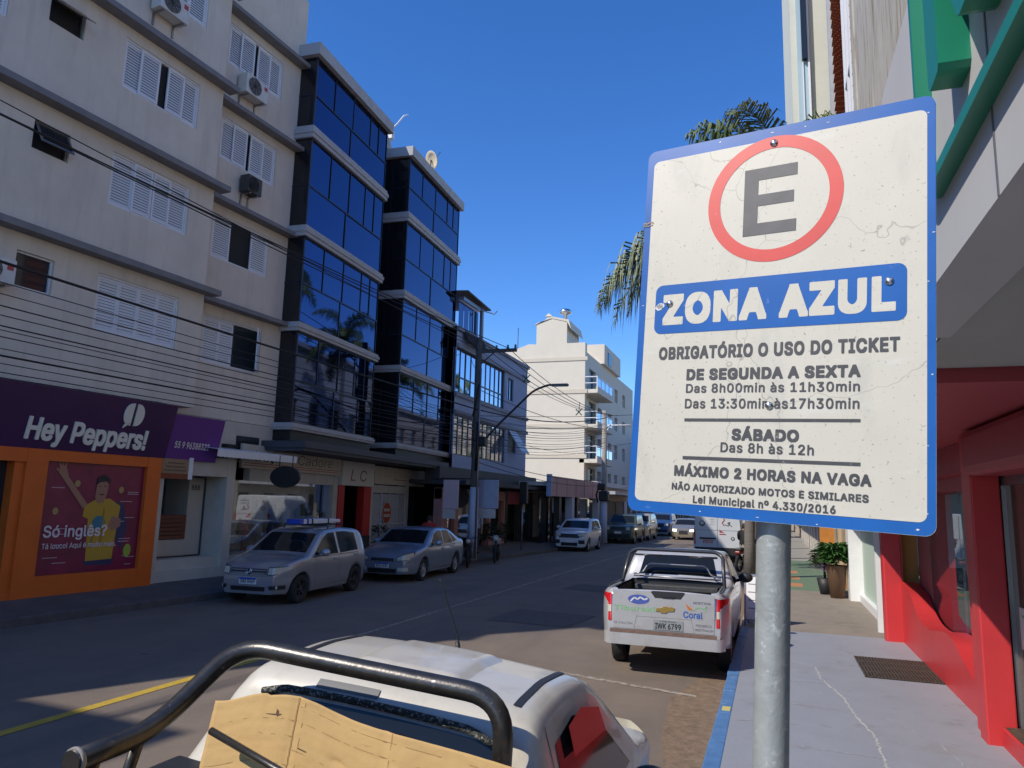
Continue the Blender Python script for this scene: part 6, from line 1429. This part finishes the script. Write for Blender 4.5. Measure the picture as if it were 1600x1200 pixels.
# a-board on the kerb
ab = thing('a_board', 'white A-board with a grey frame standing on the kerb behind the sign pole', 'sign', (-.30, 14.78, .15), R(-6))
for sgn, nm_ in ((-1, 'front_panel'), (1, 'rear_panel')):
    PB = lambda a, b, d: (a, sgn * (.22 - .19 * b / .9 + d * 1.0), b)
    mb = MB(); mb.prism([(-.19, .12), (.19, .12), (.19, .86), (-.19, .86)], PB, -.005, .005); po_ = mb.build(nm_, M_white, ab)
    mb = MB()
    for q in ([(-.22, 0), (-.19, 0), (-.19, .90), (-.22, .90)], [(.19, 0), (.22, 0), (.22, .90), (.19, .90)], [(-.19, .86), (.19, .86), (.19, .90), (-.19, .90)], [(-.19, .09), (.19, .09), (.19, .12), (-.19, .12)]): mb.prism(q, PB, -.012, .012)
    mb.build('frame', M_alu, po_)
    mb = MB()
    for k in range(4): mb.prism([(-.15, .72 - k * .14), (.10 - .03 * k, .72 - k * .14), (.10 - .03 * k, .735 - k * .14), (-.15, .735 - k * .14)], PB, .0055, .007)
    mb.build('printed_lines', M_txtgrey, po_)
# upper storeys beyond, flush with the shops
M_stain = mat('stained_render', (.46, .42, .35), .9, var=.08, scale=2, bump=.15, bscale=60); mix_layer(M_stain, (.22, .17, .10), 2.6, .50, .68, 9, stretch=(1, 2.2, .25))
ub = thing('stained_building', 'stained grey rendered upper storeys above the shops on the right', 'building', (4, 15.5, 3.4)); mb = MB(); mb.box(2.0, 9, 5.3, 17.0, 3.42, 15); mb.box(1.97, 2.0, 16.5, 17.0, 3.42, 15); bpart(mb, 'wall', M_stain, ub)
mb = MB(); mb.box(1.55, 2.0, 14.4, 14.9, 9.2, 9.75); mb.box(1.9, 2.0, 14.5, 14.8, 6.0, 9.19); bpart(mb, 'drain_box', mat('drain_cream', (.40, .36, .27), .8), ub)
M_tile = mat('red_tile', (.34, .11, .06), .8, var=.18, scale=8)
tb = thing('tiled_building', 'tall building with red tile cladding and white window frames on the right', 'building', (4, 20, 3.4)); mb = MB(); mb.box(2.25, 9, 17.0, 25, 3.42, 22); bpart(mb, 'wall', mat('peach_render', (.56, .42, .28), .85), tb)
for y0, y1 in ((17.05, 17.9), (19.6, 22.6)):
    mb = MB()
    for z in range(60):
        zz = 3.5 + z * .3
        for k in range(int((y1 - y0) / .28)): mb.hexa([(2.06, y0 + k * .28, zz), (2.24, y0 + k * .28, zz), (2.24, y0 + k * .28 + .26, zz), (2.06, y0 + k * .28 + .26, zz), (2.16, y0 + k * .28, zz + .32), (2.24, y0 + k * .28, zz + .32), (2.24, y0 + k * .28 + .26, zz + .32), (2.16, y0 + k * .28 + .26, zz + .32)])
    bpart(mb, 'tile_cladding', M_tile, tb)
mb = MB()
for y in (18.1, 18.75, 19.4): mb.box(2.05, 2.2, y, y + .10, 3.5, 21)
for z in range(4, 21, 3): mb.box(2.06, 2.19, 18.2, 19.4, z, z + .12)
wf_ = bpart(mb, 'window_frame', M_white, tb); mb = MB(); mb.box(2.2, 2.24, 17.9, 19.6, 3.5, 21); part(mb.build('pane', M_winglass), wf_)
mb = MB(); mb.box(2.0, 2.1, 22.6, 22.9, 3.5, 22); mb.box(2.0, 2.1, 17.0, 17.04, 3.5, 22); bpart(mb, 'grey_trim', M_band, tb)
pbl = thing('pale_tower', 'tall pale tower overhanging the far right pavement with a narrow window strip', 'building', (3, 29, 3.4)); M_palet = mat('pale_green_render', (.58, .57, .47), .85, var=.04, scale=1.2)
mb = MB(); mb.box(1.06, 9, 26, 34, 3.6, 30); bpart(mb, 'wall', M_palet, pbl)
mb = MB(); mb.box(1.26, 1.62, 25.90, 25.998, 3.6, 29.5); sp = bpart(mb, 'glazed_strip', mat('pale_glazing', (.40, .50, .52), .15, spec=.6), pbl)
mb = MB(); mb.box(1.60, 1.66, 25.80, 25.899, 3.6, 29.5); mb.box(1.42, 1.45, 25.84, 25.899, 3.6, 29.5); part(mb.build('strip_frame', M_white), sp)
mb = MB(); mb.box(1.40, 1.58, 25.7, 25.899, 17.9, 28); part(mb.build('dark_recess', M_winglass), sp)
# ================================================================ PALMS, POLES, WIRES, PEOPLE, FAR STREET
M_frond = mat('palm_frond', (.075, .115, .04), .5, var=.35, scale=3); M_frondy = mat('palm_frond_young', (.15, .18, .055), .5, var=.3, scale=3); M_trunk = mat('palm_trunk', (.16, .14, .12), .9, var=.2, scale=5, bump=.3, bscale=20, stretch=(1, 1, 6))
def palm(label, x, y, h, seed, fl=3.2, n=15, big=(), lean=(0, 0)):
    t = thing('palm_tree', label, 'palm tree', (x, y, .15), group='palms along the right kerb'); r_ = random.Random(seed)
    mb = MB(); mb.tube([(lean[0] * (k / 12) ** 2, lean[1] * (k / 12) ** 2, h * k / 12) for k in range(13)], [.16 - .05 * k / 12 + (.03 if k == 0 else 0) for k in range(13)], 12); mb.build('trunk', M_trunk, t)
    top = Vector((lean[0], lean[1], h)); cr = MB(); cy = MB()
    nb_ = len(big)
    for i in range(n):
        lush = 1.35 if i < 5 and nb_ else 1.0
        az = 2 * math.pi * i / n * 1.0 + r_.uniform(-.2, .2); el = R(r_.choice([75, 55, 35, 15, -5, 45, 25])) + r_.uniform(-.15, .15); L_ = fl * r_.uniform(.8, 1.1); m = cr if i % 3 else cy
        kc = 1.
        if i < len(big): az, el, L_ = R(big[i][0]), R(big[i][1]), big[i][2]; kc = big[i][3] if len(big[i]) > 3 else 1.
        P = []; p = top.copy(); e = el; N_ = 26
        for k in range(N_ + 1):
            P.append(p.copy()); p = p + Vector((math.cos(az) * math.cos(e), math.sin(az) * math.cos(e), math.sin(e))) * (L_ / N_); e -= (.03 + .075 * k / N_) * (1.25 if el > .3 else .9) * kc
        m.tube(P, [.035 * (1 - k / (N_ + 3)) for k in range(N_ + 1)], 5)
        for k in range(2, N_ + 1):
            t_ = (P[min(k + 1, N_)] - P[k - 1]).normalized(); sd_ = t_.cross(Vector((0, 0, 1)));
            if sd_.length < .05: sd_ = Vector((1, 0, 0))
            sd_.normalize(); upv = sd_.cross(t_)
            for sub in (0, .34, .67):
                for sg_ in (-1, 1):
                    q = P[k] - t_ * (L_ / N_) * sub; ll = lush * min(1.05, L_ * .24) * math.sin(math.pi * (.12 + .85 * k / N_)) ** .7 * r_.uniform(.8, 1.2) + .05
                    d = (sd_ * sg_ * r_.uniform(.7, 1.0) + t_ * r_.uniform(.45, .8) + upv * r_.uniform(-.25, .55)).normalized(); mid = q + d * ll * .55; tip = q + d * ll * .80 + Vector((0, 0, -ll * r_.uniform(.3, .85) * (1.25 if lush > 1 else 1))); w_ = t_ * .027
                    m.quad(q - w_, mid - w_ * 1.3, tip, mid + w_ * 1.3); m.quad(q + w_, mid + w_ * 1.2, q - w_)
    cr.build('crown', M_frond, t, recalc=False); cy.build('young_fronds', M_frondy, t, recalc=False)
    sk = MB(); leaf_cluster(sk, (lean[0], lean[1], h - .45), 60, .3, .03, .9, r_, -1.2); sk.build('dead_leaves', mat('dead_frond', (.14, .09, .05), .9, var=.2), t)
    return t
palm('tall palm whose hanging frond shows left of the parking sign', -.70, 24.2, 12.2, 5, 4.3, 26, lean=(1.5, 0), big=((183, -2, 7.6, .80), (188, -12, 7.3, .72), (178, -6, 7.4, .66), (185, -8, 6.9, .85), (191, -4, 7.2, .78), (120, 84, 4.6, .8), (185, 76, 4.5, .85), (165, 68, 4.4), (190, 62, 4.2, .9), (10, 80, 4.6, .9), (0, 62, 4.4), (20, 66, 4.4), (240, 70, 4.4), (200, 62, 4.4), (90, 75, 4.2)))
palm('second palm further along the right kerb behind the first', -.75, 33.5, 13.6, 9, 3.6, 18, lean=(.5, 0))
palm('third palm far along the right kerb', -.8, 42, 12.0, 14, 3.2, 13)
palm('fourth palm far along the right kerb near the white suv', -.8, 51, 11.0, 15, 3.2, 12)
# utility poles
M_poled = mat('dark_concrete_pole', (.10, .095, .09), .9, var=.2, scale=4, stretch=(1, 1, .3)); M_polel = mat('pale_pole_paint', (.42, .45, .53), .8, var=.08, scale=3); M_insul = mat('green_insulator', (.06, .22, .16), .3)
up = thing('utility_pole', 'dark utility pole with a curved street lamp arm beside the blue-grey building', 'pole', (-10.3, 25.4, .15))
mb = MB(); mb.tube([(0, 0, 0), (0, 0, 8.2)], [.17, .11], 14); mb.build('shaft', M_poled, up)
mb = MB(); mb.tube([(0, 0, 0), (0, 0, 2.6)], [.176, .160], 14); mb.build('painted_base', M_polel, up)
mb = MB(); mb.box(-.12, 1.5, -.05, .05, 7.62, 7.74); mb.tube([(.1, 0, 7.2), (.6, 0, 7.62)], .025, 6); mb.build('cross_arm', M_poled, up)
mb = MB()
for x in (.25, .7, 1.15, 1.45): mb.lathe([(0, .0), (.04, 0), (.055, .06), (.03, .09), (.05, .13), (0, .16)], (x, 0, 7.74), 'Z', 10)
mb.build('insulator', M_insul, up)
mb = MB(); mb.tube(arc_path([(.05, 0, 4.0), (.7, 0, 4.75), (2.2, 0, 6.15), (2.75, 0, 6.33), (3.0, 0, 6.33)], .5), .04, 8); mb.build('lamp_arm', M_iron, up)
mb = MB(); mb.bbox(2.85, 3.5, -.10, .10, 6.27, 6.36, .03); lh = mb.build('lamp_head', mat('lamp_grey', (.13, .14, .15), .5), up); mb = MB(); mb.box(2.98, 3.45, -.07, .07, 6.262, 6.269); mb.build('lens', M_clear, lh)
mb = MB(); mb.bbox(.1, .42, -.16, .16, 4.1, 4.45, .03); mb.tube([(.1, -.15, 3.2), (.14, -.18, 4.1), (.1, -.1, 5.0)], .06, 8); mb.tube([(-.1, -.17, 5.2), (.05, -.2, 5.9), (.1, -.15, 6.4)], .03, 6); mb.build('cable_box', M_black, up)
mb = MB(); mb.tube([(.16, -.12, .05), (.15, -.12, 7.0)], .035, 8); mb.build('conduit', M_alu, up)
wpz = thing('utility_pole', 'pale utility pole behind the small white hatchback with a white lamp arm', 'pole', (-8.9, 41.3, .15))
mb = MB(); mb.tube([(0, 0, 0), (0, 0, 7.4)], [.19, .13], 14); mb.build('shaft', mat('grey_pole', (.30, .29, .27), .9, var=.12, scale=3), wpz); mb = MB(); mb.tube([(0, 0, 0), (0, 0, 2.3)], [.20, .185], 14); mb.build('painted_base', M_polel, wpz)
mb = MB(); mb.tube([(0, 0, 6.35), (.25, 0, 6.55), (1.5, 0, 6.55)], .05, 8); mb.tube([(0, 0, 6.0), (.3, 0, 6.5)], .03, 6); mb.build('lamp_arm', M_white, wpz)
mb = MB(); mb.bbox(-.25, .28, -.3, .25, 2.3, 2.85, .06); mb.bbox(-.35, .1, -.25, .2, 2.9, 3.25, .06); mb.tube([(-.3, -.2, 2.2), (-.4, -.2, 2.6), (-.2, -.2, 3.3)], .05, 6); mb.build('cable_box', M_black, wpz)
# cables
WD = Vector((.083, 1, 0)).normalized()
def cable(p, q, sag, r_): 
    p, q = Vector(p), Vector(q); n = 28
    return MB().tube([p + (q - p) * (k / n) + Vector((0, 0, -sag * 4 * (k / n) * (1 - k / n))) for k in range(n + 1)], r_, 5)
cables = []
P0 = Vector((-10.2, 25.4, 0))
for z0, z1, dx, r_, sg_ in ((8.62, 7.88, .0, .011, .10), (8.35, 7.9, .35, .014, .18), (8.22, 7.9, .8, .014, .18), (8.10, 7.9, 1.2, .014, .2),
    (6.0, 5.62, .05, .026, .12), (5.66, 5.35, .0, .009, .1), (5.5, 5.3, .05, .008, .14), (5.32, 5.1, .1, .012, .16), (5.12, 5.0, .0, .009, .1), (5.02, 4.9, .06, .013, .18), (4.92, 4.8, .0, .008, .14), (4.78, 4.65, .1, .010, .12), (4.64, 4.55, .0, .008, .16), (4.50, 4.45, .05, .018, .14), (4.36, 4.3, .0, .008, .12), (4.22, 4.2, .06, .009, .13)):
    b = P0 + Vector((dx - .1, 0, z1)); a = P0 - WD * 30 + Vector((dx * .4 - .1, 0, z0 + (z0 - z1) * .7)); cables.append(cable(a, b, sg_, r_))
    if dx > .2 or z0 > 8: cables.append(cable(b, (-8.9 + dx * .6, 41.3, 7.35 - .1 * dx), .5, r_))
    else: cables.append(cable(b, (-8.8, 41.3, z1 + 1.4 - .2 * (5 - z1)), .35, r_))
for a, b in (((-10.2, 25.5, 5.4), (-1.0, 40, 7.6)), ((-10.2, 25.5, 4.6), (-12.0, 20.2, 4.3)), ((-10.2, 25.4, 4.4), (-12.4, 31, 4.2)), ((-8.8, 41.3, 5.5), (-2, 45, 7.6)), ((-10.3, 25.4, 7.2), (-12.4, 29.5, 8.7)), ((-8.9, 41.3, 3.0), (-3.5, 46, 5.0)), ((-10.2, 25.5, 5.0), (-13.9, 57.4, 8.1)), ((-10.2, 25.5, 4.8), (-13.9, 57.2, 6.2))): cables.append(cable(a, b, .25, .010))
for a, b in (((-10.3, 25.4, 6.4), (-8.9, 41.3, 6.5)), ((-10.3, 25.4, 3.9), (-8.9, 41.3, 3.6)), ((-10.3, 25.4, 3.7), (-8.9, 41.3, 3.3))): cables.append(cable(a, b, .3, .014))
lab_h = ['highest power cable running along the left kerb', 'thick dark telephone cable along the left buildings']
for i, c in enumerate(cables):
    tag(c.build('overhead_cable', M_wire), 'thin black overhead cable strung between the poles of the left kerb', 'cable', 'overhead cables')
for k, (x, y, z, lb) in enumerate(((-9.35, 28.3, 7.25, 'green cable spacer hanging nearer to the lamp pole'), (-8.95, 35.5, 6.75, 'green cable spacer hanging nearer to the pale pole'))):
    t = thing('cable_spacer', lb, 'spacer', (x, y, z)); mb = MB()
    for a in range(4): an = math.pi / 4 + a * math.pi / 2; mb.tube([(0, 0, 0), (.22 * math.cos(an), 0, .22 * math.sin(an))], .025, 6)
    mb.tube([(0, 0, 0), (0.05, 0, .5)], .018, 6); mb.build('cross', M_insul, t)
# far street: simple but real blocks, trees
def block(label, x0, x1, y0, y1, h, col, side, seed):
    t = thing('street_building', label, 'building', ((x0 + x1) / 2, y0, 0)); r_ = random.Random(seed); m = mat('render_%d' % seed, col, .85, var=.05, scale=1)
    F_ = Frame(x1 if side == 'L' else x0, y0, 0, 1) if side == 'L' else Frame(x0, y1, 0, -1); L_ = y1 - y0; ho = []
    n = max(1, int(L_ / 2.6))
    for f in range(int((h - 1) / 3)):
        for k in range(n): u = L_ * (k + .5) / n; ho.append((u - .65, u + .65, .9 + f * 3 + (0 if f else -.5), 2.4 + f * 3))
    wl = wall(F_, 0, L_, 0, h, ho, 0, .2); wl.quad((x0, y0, 0), (x1, y0, 0), (x1, y0, h), (x0, y0, h)); wl.quad((x0, y1, 0), (x1, y1, 0), (x1, y1, h), (x0, y1, h)); wl.quad((x0, y0, h), (x1, y0, h), (x1, y1, h), (x0, y1, h))
    bpart(wl, 'wall', m, t)
    for a, b, c, d in ho:
        mb = MB(); mb.quad(F_(a, -.18, c), F_(b, -.18, c), F_(b, -.18, d), F_(a, -.18, d)); bpart(mb, 'window', M_winglass, t)
    mb = MB(); mb.fbox(F_, -.1, L_ + .1, -.1, .3, h - .2, h + .1); mb.fbox(F_, 0, L_, .0, 1.4, 2.9, 3.1); bpart(mb, 'cornice', M_band, t)
    return t
block('grey brown block beyond the balconies of the cream block', -24, -11.2, 82, 104, 9.5, (.22, .19, .17), 'L', 31)
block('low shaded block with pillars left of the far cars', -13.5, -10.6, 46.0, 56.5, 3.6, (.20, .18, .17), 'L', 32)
block('low dark shop row past the cream block on the left', -18, -11, 106, 140, 7, (.28, .25, .22), 'L', 33)
block('pale block on the right past the tall tower', 1.9, 12, 34.2, 56, 12, (.50, .46, .40), 'R', 34)
block('beige block on the right further down the street', 2.0, 12, 58, 90, 10, (.46, .38, .30), 'R', 35)
block('white low building closing the far end of the street', -8, 10, 150, 165, 7, (.62, .60, .56), 'L', 36)
pr_ = thing('shaded_arcade', 'dark arcade with slim pale pillars behind the parked off-roader', 'building', (-11, 50, 0))
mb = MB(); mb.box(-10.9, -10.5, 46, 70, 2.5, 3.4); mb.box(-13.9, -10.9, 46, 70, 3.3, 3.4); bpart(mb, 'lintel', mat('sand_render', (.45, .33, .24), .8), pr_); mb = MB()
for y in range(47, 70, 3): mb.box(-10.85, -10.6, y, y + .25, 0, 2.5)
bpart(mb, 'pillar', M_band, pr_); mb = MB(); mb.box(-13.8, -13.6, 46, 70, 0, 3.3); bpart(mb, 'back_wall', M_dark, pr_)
def tree(label, x, y, h, r0, seed, m=None):
    t = thing('street_tree', label, 'tree', (x, y, 0), group='trees at the far end of the street'); r_ = random.Random(seed); mb = MB()
    mb.tube([(0, 0, 0), (.1, 0, h * .35), (0, .1, h * .6)], [.2, .15, .08], 8)
    for k in range(5): a = k * 1.3; mb.tube([(.1, 0, h * .35), (math.cos(a) * r0 * .6, math.sin(a) * r0 * .6, h * .7)], [.08, .03], 6)
    mb.build('trunk', M_trunk, t); mb = MB()
    for k in range(16):
        a = r_.uniform(0, 6.28); q = r_.uniform(.1, .85) * r0; leaf_cluster(mb, (math.cos(a) * q, math.sin(a) * q, h * r_.uniform(.45, .95)), 90, r0 * .35, .10, .38, r_)
    mb.build('crown', m or M_leaf2, t, recalc=False); return t
tree('bushy dark tree at the far left end of the street', -9.6, 112, 8, 3.2, 41); tree('pale green tree beside the bushy dark one at the street end', -7.2, 120, 7, 2.8, 42, M_leaf); tree('round tree before the white low building at the street end', -4.5, 132, 8, 3.4, 43); tree('tree on the far right kerb under the palms', -.2, 60, 6.5, 2.2, 44, M_leaf)
tree('tree on the far right kerb past the second block', 0, 76, 7, 2.6, 45); tree('tree between the cream block and the low shop', -12.6, 44.9, 3.6, 1.0, 46, M_leaf)
bs = thing('bush', 'dark bushy shrub by the red-pink shop front left of the pole', 'plant', (-10.9, 29.2, .2)); mb = MB(); leaf_cluster(mb, (0, 0, .7), 500, .5, .05, .22, random.Random(5)); mb.build('leaves', M_leaf2, bs); mb = MB(); mb.tube([(0, 0, -.1), (0, 0, .7)], .04, 6); mb.build('stem', M_trunk, bs)
pl2 = thing('shop_plant', 'small dark potted shrub on the ledge beside the white slatted shutter', 'plant', FS(6.4, .18, .72)); mb = MB(); leaf_cluster(mb, (0, 0, .40), 110, .22, .035, .2, random.Random(6)); mb.build('leaves', M_leaf2, pl2); mb = MB(); mb.lathe([(0, 0), (.08, 0), (.11, .18), (0, .17)], (0, 0, 0), 'Z', 12); mb.build('pot', M_plastic, pl2)
# traffic post
tp = thing('traffic_post', 'slim grey post with a black box on the left kerb before the white hatchback', 'post', (-10.35, 31.2, .2)); mb = MB(); mb.tube([(0, 0, 0), (0, 0, 2.1)], .035, 8); mb.build('post', M_alu, tp); mb = MB(); mb.bbox(-.12, .22, -.12, .12, 2.0, 2.95, .03); mb.build('box', M_black, tp)
# motorcycles
def moto(label, x, y, rz, col):
    t = thing('motorcycle', label, 'motorcycle', (x, y, 0.02), rz, 'parked motorcycles'); m = mat('moto_%s' % label[:5].strip(), col, .35, coat=.5)
    for nm_, a in (('wheel', -.62), ('wheel', .62)):
        mb = MB(); mb.lathe([(.24, -.05), (.30, -.03), (.31, 0), (.30, .03), (.24, .05), (.23, 0)], (a, 0, .31), 'Y', 24); w = mb.build(nm_, M_rubber, t); mb = MB()
        for k in range(6): an = k * math.pi / 3; mb.tube([(a, 0, .31), (a + .24 * math.cos(an), 0, .31 + .24 * math.sin(an))], .012, 5)
        mb.build('rim', M_alloy, w)
    mb = MB(); mb.bbox(-.2, .2, -.14, .14, .30, .58, .05); mb.tube([(-.62, .09, .31), (0, .1, .4)], .035, 8); mb.tube([(.62, 0, .31), (.42, 0, .82), (.36, 0, .98)], .03, 8); mb.tube([(-.8, -.12, .38), (-.1, -.14, .34)], .045, 8); mb.build('engine', M_iron, t)
    mb = MB(); mb.bbox(-.05, .40, -.14, .14, .66, .90, .07); mb.bbox(-.78, -.45, -.10, .10, .62, .74, .04); mb.bbox(.42, .58, -.1, .1, .78, 1.0, .04); mb.build('fairing', m, t)
    mb = MB(); mb.bbox(-.72, -.02, -.13, .13, .74, .84, .04); mb.build('saddle', M_black, t); mb = MB(); mb.tube([(.32, -.36, 1.02), (.38, -.12, .98), (.38, .12, .98), (.32, .36, 1.02)], .018, 8); mb.build('handlebar', M_iron, t)
    mb = MB(); mb.lathe([(0, .06), (.07, .05), (.08, 0)], (.56, 0, .88), 'X', 14); mb.build('headlight', M_clear, t); return t
moto('black motorcycle parked at the left kerb before the dark pole', -9.95, 24.2, R(-70), (.02, .02, .02)); moto('silver motorcycle parked at the left kerb just past the dark pole', -9.8, 26.6, R(-75), (.3, .3, .31)); moto('red and black motorcycle on the right kerb beyond the A-board', -.95, 28.6, R(70), (.2, .02, .02))
# people
M_skin = mat('skin', (.36, .20, .14), .55); M_hair = mat('dark_hair', (.02, .015, .012), .7)
def person(label, loc, rz, shirt, trousers, pose='stand'):
    t = thing('person', label, 'person', loc, rz)
    J = {'pelvis': (0, 0, .95), 'belly': (.01, 0, 1.12), 'chest': (0, 0, 1.32), 'neck': (0, 0, 1.48), 'head': (.01, 0, 1.56), 'crown': (.0, 0, 1.70)}
    arm = {'stand': ((0, .20, 1.40), (-.02, .25, 1.12), (.08, .24, .88), (.12, .23, .80)), 'ride': ((0, .20, 1.36), (.15, .27, 1.15), (.36, .26, 1.06), (.42, .25, 1.04))}[pose]
    leg = {'stand': ((0, .09, .90), (.02, .10, .50), (-.02, .10, .10), (.12, .11, .05)), 'ride': ((.0, .10, .86), (.34, .20, .68), (.20, .20, .28), (.34, .21, .22))}[pose]
    vs, rad, es = [], [], []
    def add(p, r_, par): vs.append(p); rad.append(r_); (es.append((par, len(vs) - 1)) if par is not None else None); return len(vs) - 1
    a = add(J['pelvis'], (.15, .12), None); b = add(J['belly'], (.145, .11), a); c = add(J['chest'], (.17, .12), b); d = add(J['neck'], (.055, .055), c); e = add(J['head'], (.085, .095), d); add(J['crown'], (.07, .08), e)
    for s_ in (-1, 1):
        q = c
        for p, r_ in zip(arm, (.065, .048, .036, .03)): q = add((p[0], p[1] * s_, p[2]), (r_, r_), q)
        for k, (dy, L_) in enumerate(((-.02, .075), (-.007, .085), (.007, .08), (.02, .065))): add((arm[3][0] + .04 + .02 * (pose == 'ride'), (arm[3][1] + dy) * s_, arm[3][2] - L_ * (.9 if pose == 'stand' else .2)), (.010, .010), q)
        add((arm[3][0] + .05, (arm[3][1] - .04) * s_, arm[3][2] - .03), (.011, .011), q)
        q = a
        for p, r_ in zip(leg, (.095, .065, .045, .04)): q = add((p[0], p[1] * s_, p[2]), (r_, r_), q)
    me = bpy.data.meshes.new('body'); me.from_pydata(vs, es, []); o = bpy.data.objects.new('body', me); COL.objects.link(o); o.parent = t
    sk = o.modifiers.new('skin', 'SKIN'); sk.use_smooth_shade = True
    for v, r_ in zip(me.skin_vertices[0].data, rad): v.radius = r_
    me.skin_vertices[0].data[0].use_root = True
    ss = o.modifiers.new('sub', 'SUBSURF'); ss.levels = ss.render_levels = 2
    dg = bpy.context.evaluated_depsgraph_get(); dg.update(); m2 = bpy.data.meshes.new_from_object(o.evaluated_get(dg)); o.modifiers.clear(); o.data = m2; m2.materials.clear(); m2.materials.append(M_skin)
    def garment(name, test, m_, grow):
        bmx = bmesh.new(); bmx.from_mesh(m2); bmx.normal_update()
        for v in bmx.verts: v.co += v.normal * grow
        bmesh.ops.delete(bmx, geom=[f for f in bmx.faces if not test(f.calc_center_median())], context='FACES'); mm = bpy.data.meshes.new(name); bmx.to_mesh(mm); bmx.free(); mm.materials.append(m_)
        for p in mm.polygons: p.use_smooth = True
        g_ = bpy.data.objects.new(name, mm); COL.objects.link(g_); g_.parent = t
    garment('shirt', lambda p: .93 < p.z < 1.47 and (abs(p.y) < .21 or p.z > (1.08 if pose == 'stand' else 1.0)) and (pose != 'ride' or p.x < .33), shirt, .012)
    garment('trousers', lambda p: p.z < (.98) and abs(p.y) < (.2 if pose == 'stand' else .24) and (pose != 'stand' or p.z > .1) and (pose != 'ride' or (p.z > .3 and p.z < .98 and p.x < .42 and not (p.z > .93 and abs(p.y) > .2))), trousers, .010)
    garment('hair', lambda p: p.z > 1.60 and (p.x < .045 or p.z > 1.68) or (1.53 < p.z <= 1.60 and p.x < -.03), M_hair, .014)
    mb = MB(); mb.prism([(-.012, -.02), (.012, -.02), (.006, .03), (-.006, .03)], lambda a_, b_, d_: (.095 + d_ - b_ * .2, a_, 1.575 + b_), 0, .02)
    mb.build('nose', M_skin, t)
    mb = MB()
    for s_ in (-1, 1): mb.box(.080, .094, s_ * .035 - .011, s_ * .035 + .011, 1.602, 1.611)
    mb.build('eye', M_ink, t); mb = MB(); mb.box(.078, .0945, -.022, .022, 1.540, 1.546); mb.build('mouth', mat('lips', (.24, .09, .08), .5), t)
    mb = MB()
    for s_ in (-1, 1): mb.bbox(-.012, .016, s_ * .088 - .008, s_ * .088 + .008, 1.565, 1.615, .006)
    mb.build('ear', M_skin, t)
    mb = MB()
    for s_ in (-1, 1): q = leg[3]; mb.bbox(q[0] - .17, q[0] + .08, q[1] * s_ - .045, q[1] * s_ + .045, q[2] - .05, q[2] + .045, .02)
    mb.build('shoe', M_black, t); return t
person('person in a red shirt with dark hair behind the roof of the silver saloon', (-11.2, 23.6, .02), R(110), mat('red_shirt', (.36, .02, .02), .8), mat('dark_trousers', (.03, .03, .04), .8))
person('person in a pale blue shirt standing by the dark utility pole', (-10.7, 26.6, .3), R(-60), mat('pale_blue_shirt', (.40, .45, .55), .8), mat('navy_trousers', (.03, .035, .06), .8))
person('person in a black jacket and pale trousers astride the red and black motorcycle', (-.98, 28.5, .02), R(70), M_black, mat('pale_trousers', (.36, .34, .30), .8), 'ride')
# ================================================================ every loose piece of a repeated part becomes an object of its own
def split_loose(o, gap=.02):
    me = o.data; n = len(me.vertices); par = list(range(n))
    def find(a):
        while par[a] != a: par[a] = par[par[a]]; a = par[a]
        return a
    for e in me.edges:
        a, b = find(e.vertices[0]), find(e.vertices[1])
        if a != b: par[a] = b
    isl = {}
    for i in range(n): isl.setdefault(find(i), []).append(i)
    bx = []
    for k, vs in isl.items():
        P = [me.vertices[i].co for i in vs]; bx.append([[min(p[j] for p in P) - gap for j in range(3)], [max(p[j] for p in P) + gap for j in range(3)], [k]])
    changed = True
    while changed:
        changed = False
        for i in range(len(bx)):
            for j in range(i + 1, len(bx)):
                if all(bx[i][0][q] <= bx[j][1][q] and bx[j][0][q] <= bx[i][1][q] for q in range(3)):
                    bx[i] = [[min(bx[i][0][q], bx[j][0][q]) for q in range(3)], [max(bx[i][1][q], bx[j][1][q]) for q in range(3)], bx[i][2] + bx[j][2]]; bx.pop(j); changed = True; break
            if changed: break
    if len(bx) < 2: return
    base = o.name.split('.')[0]
    grp = {k: gi for gi, b in enumerate(bx) for k in b[2]}
    for gi in range(len(bx)):
        keep = [i for i in range(n) if grp[find(i)] == gi]; mp = {v: q for q, v in enumerate(keep)}; ks = set(keep)
        f2 = [p for p in me.polygons if p.vertices[0] in ks]; m2 = bpy.data.meshes.new(base)
        m2.from_pydata([tuple(me.vertices[i].co) for i in keep], [], [tuple(mp[v] for v in p.vertices) for p in f2]); m2.polygons.foreach_set("use_smooth", [p.use_smooth for p in f2]); m2.update()
        for mm in me.materials: m2.materials.append(mm)
        if gi == 0: first = m2
        else: c = o.copy(); c.data = m2; c.name = base; COL.objects.link(c)
    o.data = first
SPLIT = {'road_patch', 'orange_pavement_square', 'bracket', 'poster_dot', 'sign_bracket', 'side_glass', 'red_column', 'black_plinth', 'hanger', 'dark_pier', 'fascia_rib', 'pillar', 'sill', 'door_seam', 'roof_bar', 'strap',
         'round_emblem', 'bed_rail', 'bar_post', 'window_bar', 'insulator', 'eye', 'ear', 'shoe', 'roof_gable', 'fairing'}
for o in list(COL.objects):
    if o.type == 'MESH' and (o.name.split('.')[0] in SPLIT or (o.parent == nb2 and o.name.startswith('window'))): split_loose(o)
